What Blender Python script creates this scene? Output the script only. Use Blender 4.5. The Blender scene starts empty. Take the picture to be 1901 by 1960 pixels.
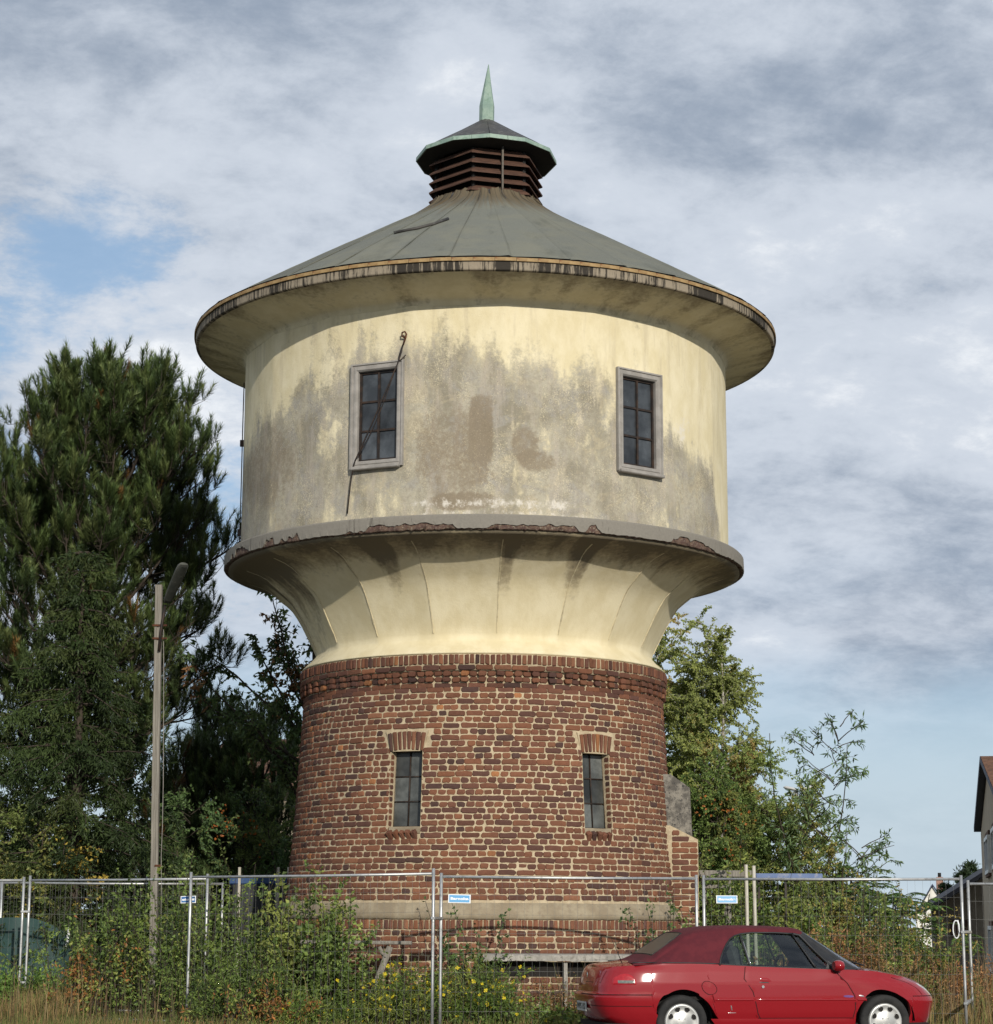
import bpy, math, random
import numpy as np
from mathutils import Vector, Matrix

# ------------------------------------------------------------------ camera, sky, sun, exposure
S = bpy.context.scene
COL = S.collection
PI = math.pi
IW, IH, FOC = 1901.0, 1960.0, 4024.0        # picture frame in the units the photograph was measured in
PITCH = math.atan(790 / FOC)
ROLL = math.radians(0.25)
HC = 1.47                                    # camera height above the ground

cam_data = bpy.data.cameras.new('camera')
cam = bpy.data.objects.new('camera', cam_data)
COL.objects.link(cam)
cam_data.sensor_fit = 'HORIZONTAL'
cam_data.sensor_width = 36.0
cam_data.lens = 36.0 * FOC / IW
cam_data.clip_start = 0.1
cam_data.clip_end = 3000
cam.matrix_world = (Matrix.Translation((0, 0, HC)) @ Matrix.Rotation(PI / 2 + PITCH, 4, 'X')
                    @ Matrix.Rotation(ROLL, 4, 'Z'))
S.camera = cam

SUN_EL, SUN_AZ = math.radians(20.5), math.radians(16)   # azimuth to the right of straight behind the camera
SUN_STRENGTH = 3.3
sun_data = bpy.data.lights.new('sun', 'SUN')
sun_data.energy = SUN_STRENGTH
sun_data.angle = math.radians(0.55)
sun_data.color = (1.0, 0.94, 0.84)
sun = bpy.data.objects.new('sun', sun_data)
COL.objects.link(sun)
sun_dir = Vector((math.sin(SUN_AZ) * math.cos(SUN_EL), -math.cos(SUN_AZ) * math.cos(SUN_EL), math.sin(SUN_EL)))
sun.rotation_euler = sun_dir.to_track_quat('Z', 'Y').to_euler()

world = bpy.data.worlds.new('World')
S.world = world
world.use_nodes = True


class NT:
    """tiny helper for building node trees"""
    def __init__(self, tree):
        self.t = tree
        self.n = tree.nodes
        self.l = tree.links

    def node(self, typ, **kw):
        nd = self.n.new(typ)
        for k, v in kw.items():
            setattr(nd, k, v)
        return nd

    def put(self, sock, val):
        if isinstance(val, bpy.types.NodeSocket):
            self.l.new(val, sock)
        elif val is not None:
            if isinstance(val, (tuple, list)) and len(val) == 3 and sock.type == 'RGBA':
                val = (*val, 1)
            sock.default_value = val

    def math(self, op, a, b=None, c=None, clamp=False):
        nd = self.node('ShaderNodeMath', operation=op, use_clamp=clamp)
        self.put(nd.inputs[0], a)
        self.put(nd.inputs[1], b)
        self.put(nd.inputs[2], c)
        return nd.outputs[0]

    def vmath(self, op, a, b=None, out=0):
        nd = self.node('ShaderNodeVectorMath', operation=op)
        self.put(nd.inputs[0], a)
        self.put(nd.inputs[1], b)
        return nd.outputs[out]

    def mix(self, f, a, b, blend='MIX'):
        nd = self.node('ShaderNodeMix', data_type='RGBA', blend_type=blend)
        self.put(nd.inputs[0], f)
        self.put(nd.inputs[6], a)
        self.put(nd.inputs[7], b)
        return nd.outputs[2]

    def ramp(self, f, lo, hi, smooth=True):
        nd = self.node('ShaderNodeMapRange', interpolation_type='SMOOTHSTEP' if smooth else 'LINEAR')
        self.put(nd.inputs[0], f)
        nd.inputs[1].default_value = lo
        nd.inputs[2].default_value = hi
        return nd.outputs[0]

    def noise(self, vec, scale, detail=4, rough=0.55, dist=0.0, out=0):
        nd = self.node('ShaderNodeTexNoise')
        self.put(nd.inputs['Vector'], vec)
        nd.inputs['Scale'].default_value = scale
        nd.inputs['Detail'].default_value = detail
        nd.inputs['Roughness'].default_value = rough
        nd.inputs['Distortion'].default_value = dist
        return nd.outputs[out]

    def scalev(self, vec, s):
        return self.vmath('MULTIPLY', vec, s)

    def attr(self, name, out='Color'):
        return self.node('ShaderNodeAttribute', attribute_name=name).outputs[out]


def dir_of(u, v):
    """viewing direction through a picture point"""
    x, y = u - IW / 2, v - IH / 2
    xr = x * math.cos(ROLL) + y * math.sin(ROLL)
    yr = -x * math.sin(ROLL) + y * math.cos(ROLL)
    c, s = math.cos(PITCH), math.sin(PITCH)
    return Vector((xr / FOC, c + yr / FOC * s, s - yr / FOC * c))


def at(u, v, Y):
    """point of the place at distance Y that is seen at picture point (u, v)"""
    d = dir_of(u, v)
    k = Y / d.y
    return Vector((d.x * k, Y, HC + d.z * k))


def project(P):
    P = np.asarray(P, float)
    X, Y, Z = P[..., 0], P[..., 1], P[..., 2] - HC
    c, s = math.cos(PITCH), math.sin(PITCH)
    d = Y * c + Z * s
    up = Z * c - Y * s
    x, y = FOC * X / d, -FOC * up / d
    return IW / 2 + x * math.cos(ROLL) - y * math.sin(ROLL), IH / 2 + x * math.sin(ROLL) + y * math.cos(ROLL)


# sky: Nishita sky with broken cloud layers drawn by direction
w = NT(world.node_tree)
w.n.clear()
out = w.node('ShaderNodeOutputWorld')
bg = w.node('ShaderNodeBackground')
bg.inputs['Strength'].default_value = 0.1
w.l.new(bg.outputs[0], out.inputs[0])
sky = w.node('ShaderNodeTexSky', sky_type='NISHITA')
sky.sun_disc = False
sky.sun_elevation = SUN_EL
sky.sun_rotation = math.pi - SUN_AZ
sky.altitude = 100
sky.air_density = 1.0
sky.dust_density = 1.2
sky.ozone_density = 1.0
tc = w.node('ShaderNodeTexCoord')
d = w.vmath('NORMALIZE', tc.outputs['Generated'])
sep = w.node('ShaderNodeSeparateXYZ')
w.l.new(d, sep.inputs[0])
zz = w.math('MAXIMUM', sep.outputs[2], 0.0)
zden = w.math('ADD', zz, 0.34)
px = w.math('DIVIDE', sep.outputs[0], zden)
py = w.math('DIVIDE', sep.outputs[1], zden)
cmb = w.node('ShaderNodeCombineXYZ')
w.put(cmb.inputs[0], px)
w.put(cmb.inputs[1], py)
pl = cmb.outputs[0]
plr = w.node('ShaderNodeMapping')
plr.inputs['Rotation'].default_value = (0, 0, math.radians(-14))
plr.inputs['Scale'].default_value = (0.9, 1.0, 1.0)
w.l.new(pl, plr.inputs[0])
pl = plr.outputs[0]


def toward(u, v, r0, r1):
    """1 near the given sky direction, falling to 0 at angular distance r1 (degrees)"""
    dv = dir_of(u, v).normalized()
    dt = w.vmath('DOT_PRODUCT', d, tuple(dv), out=1)
    return w.ramp(dt, math.cos(math.radians(r1)), math.cos(math.radians(r0)))


n_big = w.noise(w.vmath('ADD', pl, (3.1, 1.7, 0.4)), 2.7, 5, 0.55, 0.3)
n_mid = w.noise(w.vmath('ADD', pl, (7.3, 2.9, 1.4)), 7.0, 6, 0.60, 0.25)
n_fine = w.noise(w.vmath('ADD', pl, (1.3, 9.9, 2.4)), 17.0, 8, 0.68, 0.15)
body = w.math('ADD', w.math('MULTIPLY', n_big, 0.55), w.math('MULTIPLY', n_mid, 0.55))
dark = w.math('MAXIMUM', toward(300, -150, 0, 9), w.math('MULTIPLY', toward(1500, 100, 0, 6), 0.4))
dark = w.math('MAXIMUM', dark, w.math('MULTIPLY', toward(60, 150, 1, 5), 0.75))
dark = w.math('MAXIMUM', dark, w.math('MULTIPLY', toward(1750, 1180, 0, 5), 0.45))
lightm = w.math('MAXIMUM', toward(330, 600, 0, 6), w.math('MULTIPLY', toward(1750, 640, 0, 6), 0.6))
lightm = w.math('MAXIMUM', lightm, w.math('MULTIPLY', toward(900, 110, 0, 2.2), 0.8))
val = w.math('ADD', body, w.math('MULTIPLY', lightm, 0.14))
val = w.math('SUBTRACT', val, w.math('MULTIPLY', dark, 0.10))
val = w.math('ADD', val, w.math('MULTIPLY', w.math('SUBTRACT', n_fine, 0.5), 0.40))
val = w.math('SUBTRACT', val, w.math('MULTIPLY', toward(1800, 1240, 0, 3.4), 0.12))
k_light = w.ramp(val, 0.33, 0.66)
k_white = w.ramp(val, 0.64, 0.87)
ccol = w.mix(k_light, (2.6, 3.15, 4.0), (5.5, 6.0, 6.75))
ccol = w.mix(k_white, ccol, (8.6, 8.8, 9.0))
# clear blue gaps low on the left, pale clear band low on the right
gap = w.math('MAXIMUM', toward(80, 640, 0.5, 6.5), w.math('MULTIPLY', toward(400, 950, 0, 7), 0.95))
gapn = w.math('ADD', w.math('MULTIPLY', n_mid, 0.75), w.math('MULTIPLY', n_fine, 0.55))
gapn = w.math('SUBTRACT', gapn, 0.15)
holes = w.math('MULTIPLY', w.ramp(w.math('SUBTRACT', w.math('MULTIPLY', gap, 0.24), w.math('SUBTRACT', gapn, 0.36)), 0.03, 0.24), 0.8)
low = w.math('MULTIPLY', w.ramp(zz, 0.20, 0.02), 0.82)
hole = w.math('MAXIMUM', holes, w.math('MULTIPLY', low, w.ramp(n_big, 0.62, 0.40)))
hole = w.math('MAXIMUM', hole, w.math('MULTIPLY', w.ramp(w.math('ADD', zz, w.math('MULTIPLY', w.math('SUBTRACT', n_big, 0.5), 0.10)), 0.15, 0.085), 0.86))
blue = w.mix(0.55, sky.outputs[0], (2.6, 4.3, 6.6))
blue = w.mix(w.ramp(zz, 0.16, 0.0), blue, (4.9, 5.9, 6.6))
final = w.mix(hole, ccol, blue)
w.l.new(final, bg.inputs['Color'])

S.view_settings.view_transform = 'Standard'
S.view_settings.look = 'None'
S.view_settings.exposure = 0.2
S.view_settings.gamma = 1.0
S.view_settings.use_curve_mapping = False

# ------------------------------------------------------------------ helpers
RNG = np.random.default_rng(11)
ORG = {}


def tag(o, label=None, cat=None, group=None, kind=None):
    if label: o['label'] = label
    if cat: o['category'] = cat
    if group: o['group'] = group
    if kind: o['kind'] = kind
    return o


def thing(name, label, cat, loc=(0, 0, 0), group=None):
    o = bpy.data.objects.new(name, None)
    o.empty_display_size = 0.2
    o.location = loc
    COL.objects.link(o)
    ORG[o] = np.array(loc, float)
    return tag(o, label, cat, group)


class MB:
    """collects vertices and polygons for one mesh"""
    def __init__(self):
        self.v, self.f, self.c, self.n = [], [], [], 0
        self.smooth = []

    def add(self, V, F, tint=None, smooth=False):
        V = np.asarray(V, float).reshape(-1, 3)
        if isinstance(F, np.ndarray):
            self.f.append((F.astype(np.int64) + self.n, smooth))
        else:
            by = {}
            for q in F:
                by.setdefault(len(q), []).append(q)
            for k, qs in by.items():
                self.f.append((np.array(qs, np.int64) + self.n, smooth))
        self.v.append(V)
        if tint is None:
            tint = (1, 1, 1)
        t = np.asarray(tint, float)
        if t.ndim == 1:
            t = np.tile(t, (len(V), 1))
        self.c.append(t)
        self.n += len(V)
        return self

    def box(self, c, s, R=None, tint=None, bev=0.0):
        hx, hy, hz = np.array(s) / 2.0
        if bev <= 0:
            V = np.array([[x, y, z] for x in (-hx, hx) for y in (-hy, hy) for z in (-hz, hz)])
            F = [(0, 1, 3, 2), (4, 6, 7, 5), (0, 4, 5, 1), (2, 3, 7, 6), (0, 2, 6, 4), (1, 5, 7, 3)]
        else:
            b = min(bev, hx * .9, hy * .9, hz * .9)
            V, F = [], []
            # chamfered box: three rectangles per corner
            idx = {}
            for sx in (-1, 1):
                for sy in (-1, 1):
                    for sz in (-1, 1):
                        for ax in range(3):
                            p = [sx * (hx - b), sy * (hy - b), sz * (hz - b)]
                            p[ax] = (sx * hx, sy * hy, sz * hz)[ax]
                            idx[(sx, sy, sz, ax)] = len(V)
                            V.append(p)
            def g(sx, sy, sz, ax): return idx[(sx, sy, sz, ax)]
            for s_ in (-1, 1):
                q = [g(s_, -1, -1, 0), g(s_, 1, -1, 0), g(s_, 1, 1, 0), g(s_, -1, 1, 0)]
                F.append(q if s_ > 0 else q[::-1])
                q = [g(-1, s_, -1, 1), g(-1, s_, 1, 1), g(1, s_, 1, 1), g(1, s_, -1, 1)]
                F.append(q if s_ > 0 else q[::-1])
                q = [g(-1, -1, s_, 2), g(1, -1, s_, 2), g(1, 1, s_, 2), g(-1, 1, s_, 2)]
                F.append(q if s_ > 0 else q[::-1])
                for t_ in (-1, 1):
                    F.append([g(s_, t_, -1, 0), g(s_, t_, 1, 0), g(s_, t_, 1, 1), g(s_, t_, -1, 1)])
                    F.append([g(s_, -1, t_, 0), g(s_, 1, t_, 0), g(s_, 1, t_, 2), g(s_, -1, t_, 2)])
                    F.append([g(-1, s_, t_, 1), g(1, s_, t_, 1), g(1, s_, t_, 2), g(-1, s_, t_, 2)])
                    for r_ in (-1, 1):
                        F.append([g(s_, t_, r_, 0), g(s_, t_, r_, 1), g(s_, t_, r_, 2)])
            V = np.array(V)
        if R is not None:
            V = V @ np.array(R, float).T
        return self.add(V + np.array(c, float), F, tint)

    def tube(self, pts, rad, n=6, tint=None, cap=True, smooth=True, spin=0.0):
        P = np.array([tuple(p) for p in pts], float)
        k = len(P)
        r = np.full(k, rad, float) if np.isscalar(rad) else np.array(rad, float)
        T = np.gradient(P, axis=0)
        T /= np.linalg.norm(T, axis=1)[:, None] + 1e-12
        ref = np.array([0, 0, 1.0]) if abs(T[0, 2]) < 0.9 else np.array([1.0, 0, 0])
        A = np.zeros_like(P)
        a = np.cross(T[0], ref)
        a /= np.linalg.norm(a)
        for i in range(k):
            a = a - T[i] * np.dot(a, T[i])
            a /= np.linalg.norm(a) + 1e-12
            A[i] = a
        B = np.cross(T, A)
        an = np.arange(n) * 2 * PI / n + spin
        V = (P[:, None] + (A[:, None] * np.cos(an)[None, :, None] + B[:, None] * np.sin(an)[None, :, None]) * r[:, None, None])
        V = V.reshape(-1, 3)
        i = np.arange(k - 1)[:, None] * n
        j = np.arange(n)[None, :]
        j2 = (j + 1) % n
        F = np.stack([i + j, i + j2, i + n + j2, i + n + j], -1).reshape(-1, 4)
        self.add(V, F, tint, smooth)
        if cap:
            self.f.append((np.array([np.arange(n)[::-1] + self.n - k * n]), False))
            self.f.append((np.array([np.arange(n) + self.n - n]), False))
        return self

    def grid(self, P, close_u=False, tint=None, smooth=True, skip=None, flip=False):
        """P: (nu, nv, 3)"""
        nu, nv = P.shape[:2]
        iu = np.arange(nu if close_u else nu - 1)
        ju = (iu + 1) % nu
        jv = np.arange(nv - 1)
        F = np.stack([iu[:, None] * nv + jv, ju[:, None] * nv + jv, ju[:, None] * nv + jv + 1, iu[:, None] * nv + jv + 1], -1)
        if skip is not None:
            F = F[~skip]
        F = F.reshape(-1, 4)
        if flip:
            F = F[:, ::-1]
        if tint is not None and np.ndim(tint) == 3:
            tint = tint.reshape(-1, 3)
        return self.add(P.reshape(-1, 3), F, tint, smooth)

    def build(self, name, mat, parent=None, kind=None, extra=None):
        V = np.concatenate(self.v)
        org = ORG.get(parent, np.zeros(3)) if parent is not None else np.zeros(3)
        me = bpy.data.meshes.new(name)
        Vl = (V - org).astype(np.float32)
        me.vertices.add(len(V))
        me.vertices.foreach_set('co', Vl.ravel())
        sizes = np.concatenate([np.full(len(f), f.shape[1]) for f, _ in self.f]).astype(np.int32)
        loops = np.concatenate([f.ravel() for f, _ in self.f]).astype(np.int32)
        sm = np.concatenate([np.full(len(f), s) for f, s in self.f])
        me.loops.add(len(loops))
        me.loops.foreach_set('vertex_index', loops)
        me.polygons.add(len(sizes))
        me.polygons.foreach_set('loop_start', np.concatenate([[0], np.cumsum(sizes)[:-1]]).astype(np.int32))
        me.polygons.foreach_set('loop_total', sizes)
        me.polygons.foreach_set('use_smooth', sm.astype(bool))
        C = np.concatenate(self.c)
        a = me.attributes.new('tint', 'FLOAT_COLOR', 'POINT')
        a.data.foreach_set('color', np.concatenate([C, np.ones((len(C), 1))], 1).astype(np.float32).ravel())
        if extra is not None:
            for k, arr in extra.items():
                a = me.attributes.new(k, 'FLOAT_COLOR', 'POINT')
                a.data.foreach_set('color', np.concatenate([arr, np.ones((len(arr), 1))], 1).astype(np.float32).ravel())
        me.update(calc_edges=True)
        me.validate()
        if mat is not None:
            me.materials.append(mat)
        o = bpy.data.objects.new(name, me)
        COL.objects.link(o)
        if parent is not None:
            o.parent = parent
        ORG[o] = org
        if kind:
            o['kind'] = kind
        return o


def place(mesh, name, M, parent):
    """another object that shares a mesh, standing at world matrix M under parent (parents are never rotated)"""
    o = bpy.data.objects.new(name, mesh)
    COL.objects.link(o)
    o.parent = parent
    o.matrix_basis = Matrix.Translation(Vector(-ORG[parent])) @ M
    ORG[o] = ORG[parent]
    return o


def hash2(ix, iy, seed):
    h = (ix.astype(np.int64) * 374761393 + iy.astype(np.int64) * 668265263 + seed * 974634777) & 0xFFFFFFFF
    h = ((h ^ (h >> 13)) * 1274126177) & 0xFFFFFFFF
    return ((h ^ (h >> 16)) & 0xFFFF) / 65535.0


def vnoise(x, y, seed):
    ix, iy = np.floor(x), np.floor(y)
    fx, fy = x - ix, y - iy
    fx, fy = fx * fx * (3 - 2 * fx), fy * fy * (3 - 2 * fy)
    a, b = hash2(ix, iy, seed), hash2(ix + 1, iy, seed)
    c, d_ = hash2(ix, iy + 1, seed), hash2(ix + 1, iy + 1, seed)
    return (a * (1 - fx) + b * fx) * (1 - fy) + (c * (1 - fx) + d_ * fx) * fy


def fbm(x, y, seed, octv=5, gain=0.55):
    s, amp, tot = 0, 1, 0
    for k in range(octv):
        s = s + amp * vnoise(x * 2 ** k, y * 2 ** k, seed + k)
        tot += amp
        amp *= gain
    return s / tot


def sstep(x, a, b):
    t = np.clip((x - a) / (b - a), 0, 1)
    return t * t * (3 - 2 * t)


# ------------------------------------------------------------------ materials
def material(name, fn, rough=0.8, metal=0.0, spec=0.3):
    m = bpy.data.materials.new(name)
    m.use_nodes = True
    nt = NT(m.node_tree)
    bs = nt.n['Principled BSDF']
    bs.inputs['Roughness'].default_value = rough
    bs.inputs['Metallic'].default_value = metal
    bs.inputs['Specular IOR Level'].default_value = spec
    fn(nt, bs)
    return m


def bump(nt, bs, h, strength=0.3, dist=0.02):
    b = nt.node('ShaderNodeBump')
    b.inputs['Strength'].default_value = strength
    b.inputs['Distance'].default_value = dist
    nt.put(b.inputs['Height'], h)
    nt.l.new(b.outputs[0], bs.inputs['Normal'])


def simple(name, c1, c2=None, scale=6.0, rough=0.8, metal=0.0, spec=0.3, bmp=0.0, tint=False, c3=None, streak=None, lo=0.38, hi=0.64):
    def fn(nt, bs):
        tc_ = nt.node('ShaderNodeTexCoord').outputs['Object']
        vec = tc_ if streak is None else nt.scalev(tc_, streak)
        n1 = nt.noise(vec, scale, 6, 0.62)
        col = nt.mix(nt.ramp(n1, lo, hi), c1, c2 or c1)
        if c3 is not None:
            n2 = nt.noise(nt.vmath('ADD', vec, (5.2, 1.3, 8.8)), scale * 2.7, 5, 0.65)
            col = nt.mix(nt.ramp(n2, 0.52, 0.70), col, c3)
        if tint:
            col = nt.mix(1.0, col, nt.attr('tint'), 'MULTIPLY')
        nt.put(bs.inputs['Base Color'], col)
        nt.put(bs.inputs['Roughness'], nt.math('ADD', rough - 0.08, nt.math('MULTIPLY', n1, 0.16)))
        if bmp:
            bump(nt, bs, nt.noise(vec, scale * 6, 5, 0.65), bmp, 0.01)
    return material(name, fn, rough, metal, spec)


def leaf_material(name, trans=0.3, rough=0.55):
    m = bpy.data.materials.new(name)
    m.use_nodes = True
    nt = NT(m.node_tree)
    bs = nt.n['Principled BSDF']
    bs.inputs['Roughness'].default_value = rough
    bs.inputs['Specular IOR Level'].default_value = 0.25
    col = nt.attr('tint')
    nt.put(bs.inputs['Base Color'], col)
    tr = nt.node('ShaderNodeBsdfTranslucent')
    nt.put(tr.inputs[0], nt.mix(1.0, col, (1.1, 1.15, 0.7), 'MULTIPLY'))
    mx = nt.node('ShaderNodeMixShader')
    mx.inputs[0].default_value = trans
    nt.l.new(bs.outputs[0], mx.inputs[1])
    nt.l.new(tr.outputs[0], mx.inputs[2])
    nt.l.new(mx.outputs[0], nt.n['Material Output'].inputs[0])
    return m


def brick_fn(nt, bs):
    tc_ = nt.node('ShaderNodeNewGeometry').outputs['Position']
    n1 = nt.noise(tc_, 22, 5, 0.65)
    n2 = nt.noise(tc_, 90, 4, 0.6)
    n3 = nt.noise(nt.scalev(tc_, (1, 1, 0.6)), 1.3, 4, 0.6)
    col = nt.mix(1.0, nt.attr('tint'), nt.mix(n1, (0.68, 0.66, 0.66), (1.42, 1.36, 1.30)), 'MULTIPLY')
    col = nt.mix(nt.math('MULTIPLY', nt.ramp(n2, 0.55, 0.75), 0.45), col, (0.05, 0.032, 0.03))
    col = nt.mix(nt.math('MULTIPLY', nt.ramp(n3, 0.50, 0.72), 0.35), col, (0.09, 0.045, 0.036))
    nt.put(bs.inputs['Base Color'], col)
    bump(nt, bs, nt.math('ADD', n1, n2), 0.5, 0.006)


def plaster_fn(nt, bs):
    tc_ = nt.node('ShaderNodeTexCoord').outputs['Object']
    wear = nt.attr('wear')
    sp = nt.node('ShaderNodeSeparateColor')
    nt.l.new(wear, sp.inputs[0])
    paint, brown, white = sp.outputs
    nf = nt.noise(tc_, 16, 8, 0.72)
    nm = nt.noise(nt.scalev(tc_, (1, 1, 0.55)), 3.2, 7, 0.68)
    ns = nt.noise(nt.scalev(tc_, (1, 1, 0.12)), 7.0, 6, 0.65)
    grit = nt.noise(tc_, 55, 4, 0.7)
    jit = nt.math('ADD', nt.math('MULTIPLY', nt.math('SUBTRACT', nf, 0.5), 1.3), nt.math('MULTIPLY', nt.math('SUBTRACT', nm, 0.5), 0.9))
    cream = nt.mix(nt.ramp(nm, 0.35, 0.66), (0.62, 0.54, 0.345), (0.70, 0.625, 0.435))
    cream = nt.mix(nt.math('MULTIPLY', nt.ramp(ns, 0.48, 0.70), 0.55), cream, (0.50, 0.43, 0.29))
    cream = nt.mix(nt.math('MULTIPLY', nt.ramp(nf, 0.60, 0.72), 0.4), cream, (0.42, 0.36, 0.26))
    nl = nt.noise(nt.scalev(tc_, (1, 1, 0.8)), 1.5, 5, 0.6, 0.4)
    nw = nt.noise(nt.vmath('ADD', tc_, (4.0, 7.0, 1.0)), 2.6, 6, 0.66, 0.6)
    bare = nt.mix(nt.ramp(nl, 0.36, 0.62), (0.245, 0.222, 0.165), (0.400, 0.368, 0.285))
    bare = nt.mix(nt.math('MULTIPLY', nt.ramp(nw, 0.50, 0.62), 0.7), bare, (0.30, 0.285, 0.255))
    bare = nt.mix(nt.math('MULTIPLY', nt.ramp(nw, 0.46, 0.36), 0.6), bare, (0.42, 0.36, 0.245))
    bare = nt.mix(nt.math('MULTIPLY', nt.ramp(nf, 0.40, 0.64), 0.45), bare, (0.22, 0.19, 0.145))
    bare = nt.mix(nt.math('MULTIPLY', nt.ramp(ns, 0.46, 0.66), 0.6), bare, (0.40, 0.35, 0.285))
    bare = nt.mix(nt.math('MULTIPLY', nt.ramp(nt.math('ADD', grit, nt.math('MULTIPLY', nt.math('SUBTRACT', nm, .5), .5)), 0.55, 0.68), 0.7), bare, (0.60, 0.52, 0.35))
    bare = nt.mix(nt.math('MULTIPLY', nt.ramp(grit, 0.41, 0.32), 0.6), bare, (0.15, 0.12, 0.09))
    brn = nt.mix(nf, (0.135, 0.108, 0.075), (0.28, 0.225, 0.155))
    brn = nt.mix(nt.math('MULTIPLY', nt.ramp(grit, 0.58, 0.70), 0.5), brn, (0.50, 0.43, 0.30))
    wht = nt.mix(nf, (0.52, 0.47, 0.39), (0.72, 0.69, 0.63))
    kp = nt.ramp(nt.math('ADD', paint, nt.math('MULTIPLY', jit, 1.15)), 0.10, 0.90)
    kb = nt.math('MULTIPLY', nt.ramp(nt.math('ADD', brown, nt.math('MULTIPLY', jit, 1.25)), 0.10, 1.15), 0.85)
    kw = nt.math('MULTIPLY', nt.ramp(nt.math('ADD', white, nt.math('MULTIPLY', jit, 1.4)), 0.38, 0.90), .8)
    col = nt.mix(kb, bare, brn)
    col = nt.mix(kp, col, cream)
    col = nt.mix(kw, col, wht)
    nt.put(bs.inputs['Base Color'], col)
    bump(nt, bs, nt.math('ADD', nt.math('MULTIPLY', nf, 0.6), nt.math('ADD', nt.math('MULTIPLY', grit, 0.35), nt.math('MULTIPLY', kp, 0.5))), 0.55, 0.012)


def neck_fn(nt, bs):
    tc_ = nt.node('ShaderNodeTexCoord').outputs['Object']
    wear = nt.attr('wear')
    sp = nt.node('ShaderNodeSeparateColor')
    nt.l.new(wear, sp.inputs[0])
    grime_tone = sp.outputs[0]
    nm = nt.noise(nt.scalev(tc_, (1, 1, 0.35)), 3.0, 6, 0.65)
    nf = nt.noise(tc_, 14, 7, 0.68)
    grit = nt.noise(tc_, 60, 3, 0.6)
    jit = nt.math('ADD', nt.math('MULTIPLY', nt.math('SUBTRACT', nf, 0.5), 0.9), nt.math('MULTIPLY', nt.math('SUBTRACT', nm, 0.5), 1.1))
    col = nt.mix(nt.ramp(nm, 0.35, 0.66), (0.61, 0.53, 0.34), (0.69, 0.615, 0.425))
    col = nt.mix(nt.math('MULTIPLY', nt.ramp(nt.math('ADD', grime_tone, jit), 0.25, 0.85), 0.85), col, (0.28, 0.23, 0.145))
    col = nt.mix(nt.math('MULTIPLY', nt.ramp(nt.math('ADD', grime_tone, jit), 0.75, 1.15), 0.75), col, (0.12, 0.10, 0.07))
    nt.put(bs.inputs['Base Color'], col)
    bump(nt, bs, nt.math('ADD', nf, nt.math('MULTIPLY', grit, 0.4)), 0.35, 0.012)


def streak_fn(base, base2, dark_c, amount):
    """concrete with vertical run-off stains; needs the attribute surf = (arc length, height, 0)"""
    def fn(nt, bs):
        sv = nt.attr('surf', 'Vector')
        tc_ = nt.node('ShaderNodeTexCoord').outputs['Object']
        n1 = nt.noise(nt.scalev(sv, (1, 0.06, 1)), 17, 7, 0.75)
        n0 = nt.noise(nt.scalev(sv, (1, 0.2, 1)), 1.3, 3, 0.5)
        n2 = nt.noise(tc_, 30, 5, 0.65)
        col = nt.mix(n2, base, base2)
        k = nt.ramp(nt.math('ADD', n1, nt.math('MULTIPLY', nt.math('SUBTRACT', n0, 0.5), 0.9)), 0.52 - amount, 0.60 - amount)
        col = nt.mix(nt.math('MULTIPLY', k, 0.92), col, dark_c)
        nt.put(bs.inputs['Base Color'], col)
        bump(nt, bs, n2, 0.4, 0.01)
    return fn


def roof_fn(nt, bs):
    tc_ = nt.node('ShaderNodeTexCoord').outputs['Object']
    g = nt.noise(tc_, 120, 3, 0.7)
    n = nt.noise(tc_, 1.6, 5, 0.6)
    n2 = nt.noise(tc_, 7, 6, 0.65)
    sv = nt.attr('surf', 'Vector')
    col = nt.mix(nt.ramp(g, 0.35, 0.65), (0.122, 0.126, 0.108), (0.178, 0.182, 0.156))
    col = nt.mix(nt.math('MULTIPLY', nt.ramp(n, 0.42, 0.66), 0.5), col, (0.19, 0.185, 0.14))
    col = nt.mix(nt.math('MULTIPLY', nt.ramp(n2, 0.58, 0.74), 0.4), col, (0.10, 0.105, 0.09))
    seps = nt.node('ShaderNodeSeparateXYZ')
    nt.l.new(sv, seps.inputs[0])
    run = nt.noise(nt.scalev(sv, (9.0, 0.25, 1)), 2.0, 5, 0.6)
    top = nt.ramp(nt.math('ADD', seps.outputs[1], nt.math('MULTIPLY', nt.math('SUBTRACT', run, 0.5), 2.6)), 1.25, 0.10)
    col = nt.mix(nt.math('MULTIPLY', top, 0.8), col, (0.115, 0.083, 0.046))
    col = nt.mix(nt.math('MULTIPLY', nt.math('MULTIPLY', top, nt.ramp(run, 0.50, 0.60)), 0.8), col, (0.040, 0.033, 0.024))
    n4 = nt.noise(nt.scalev(sv, (1, 0.25, 1)), 3.0, 6, 0.65)
    col = nt.mix(nt.math('MULTIPLY', nt.ramp(n4, 0.50, 0.70), 0.45), col, (0.075, 0.078, 0.066))
    col = nt.mix(1.0, col, nt.attr('tint'), 'MULTIPLY')
    nt.put(bs.inputs['Base Color'], col)
    bump(nt, bs, nt.math('ADD', g, n2), 0.4, 0.01)


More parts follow.
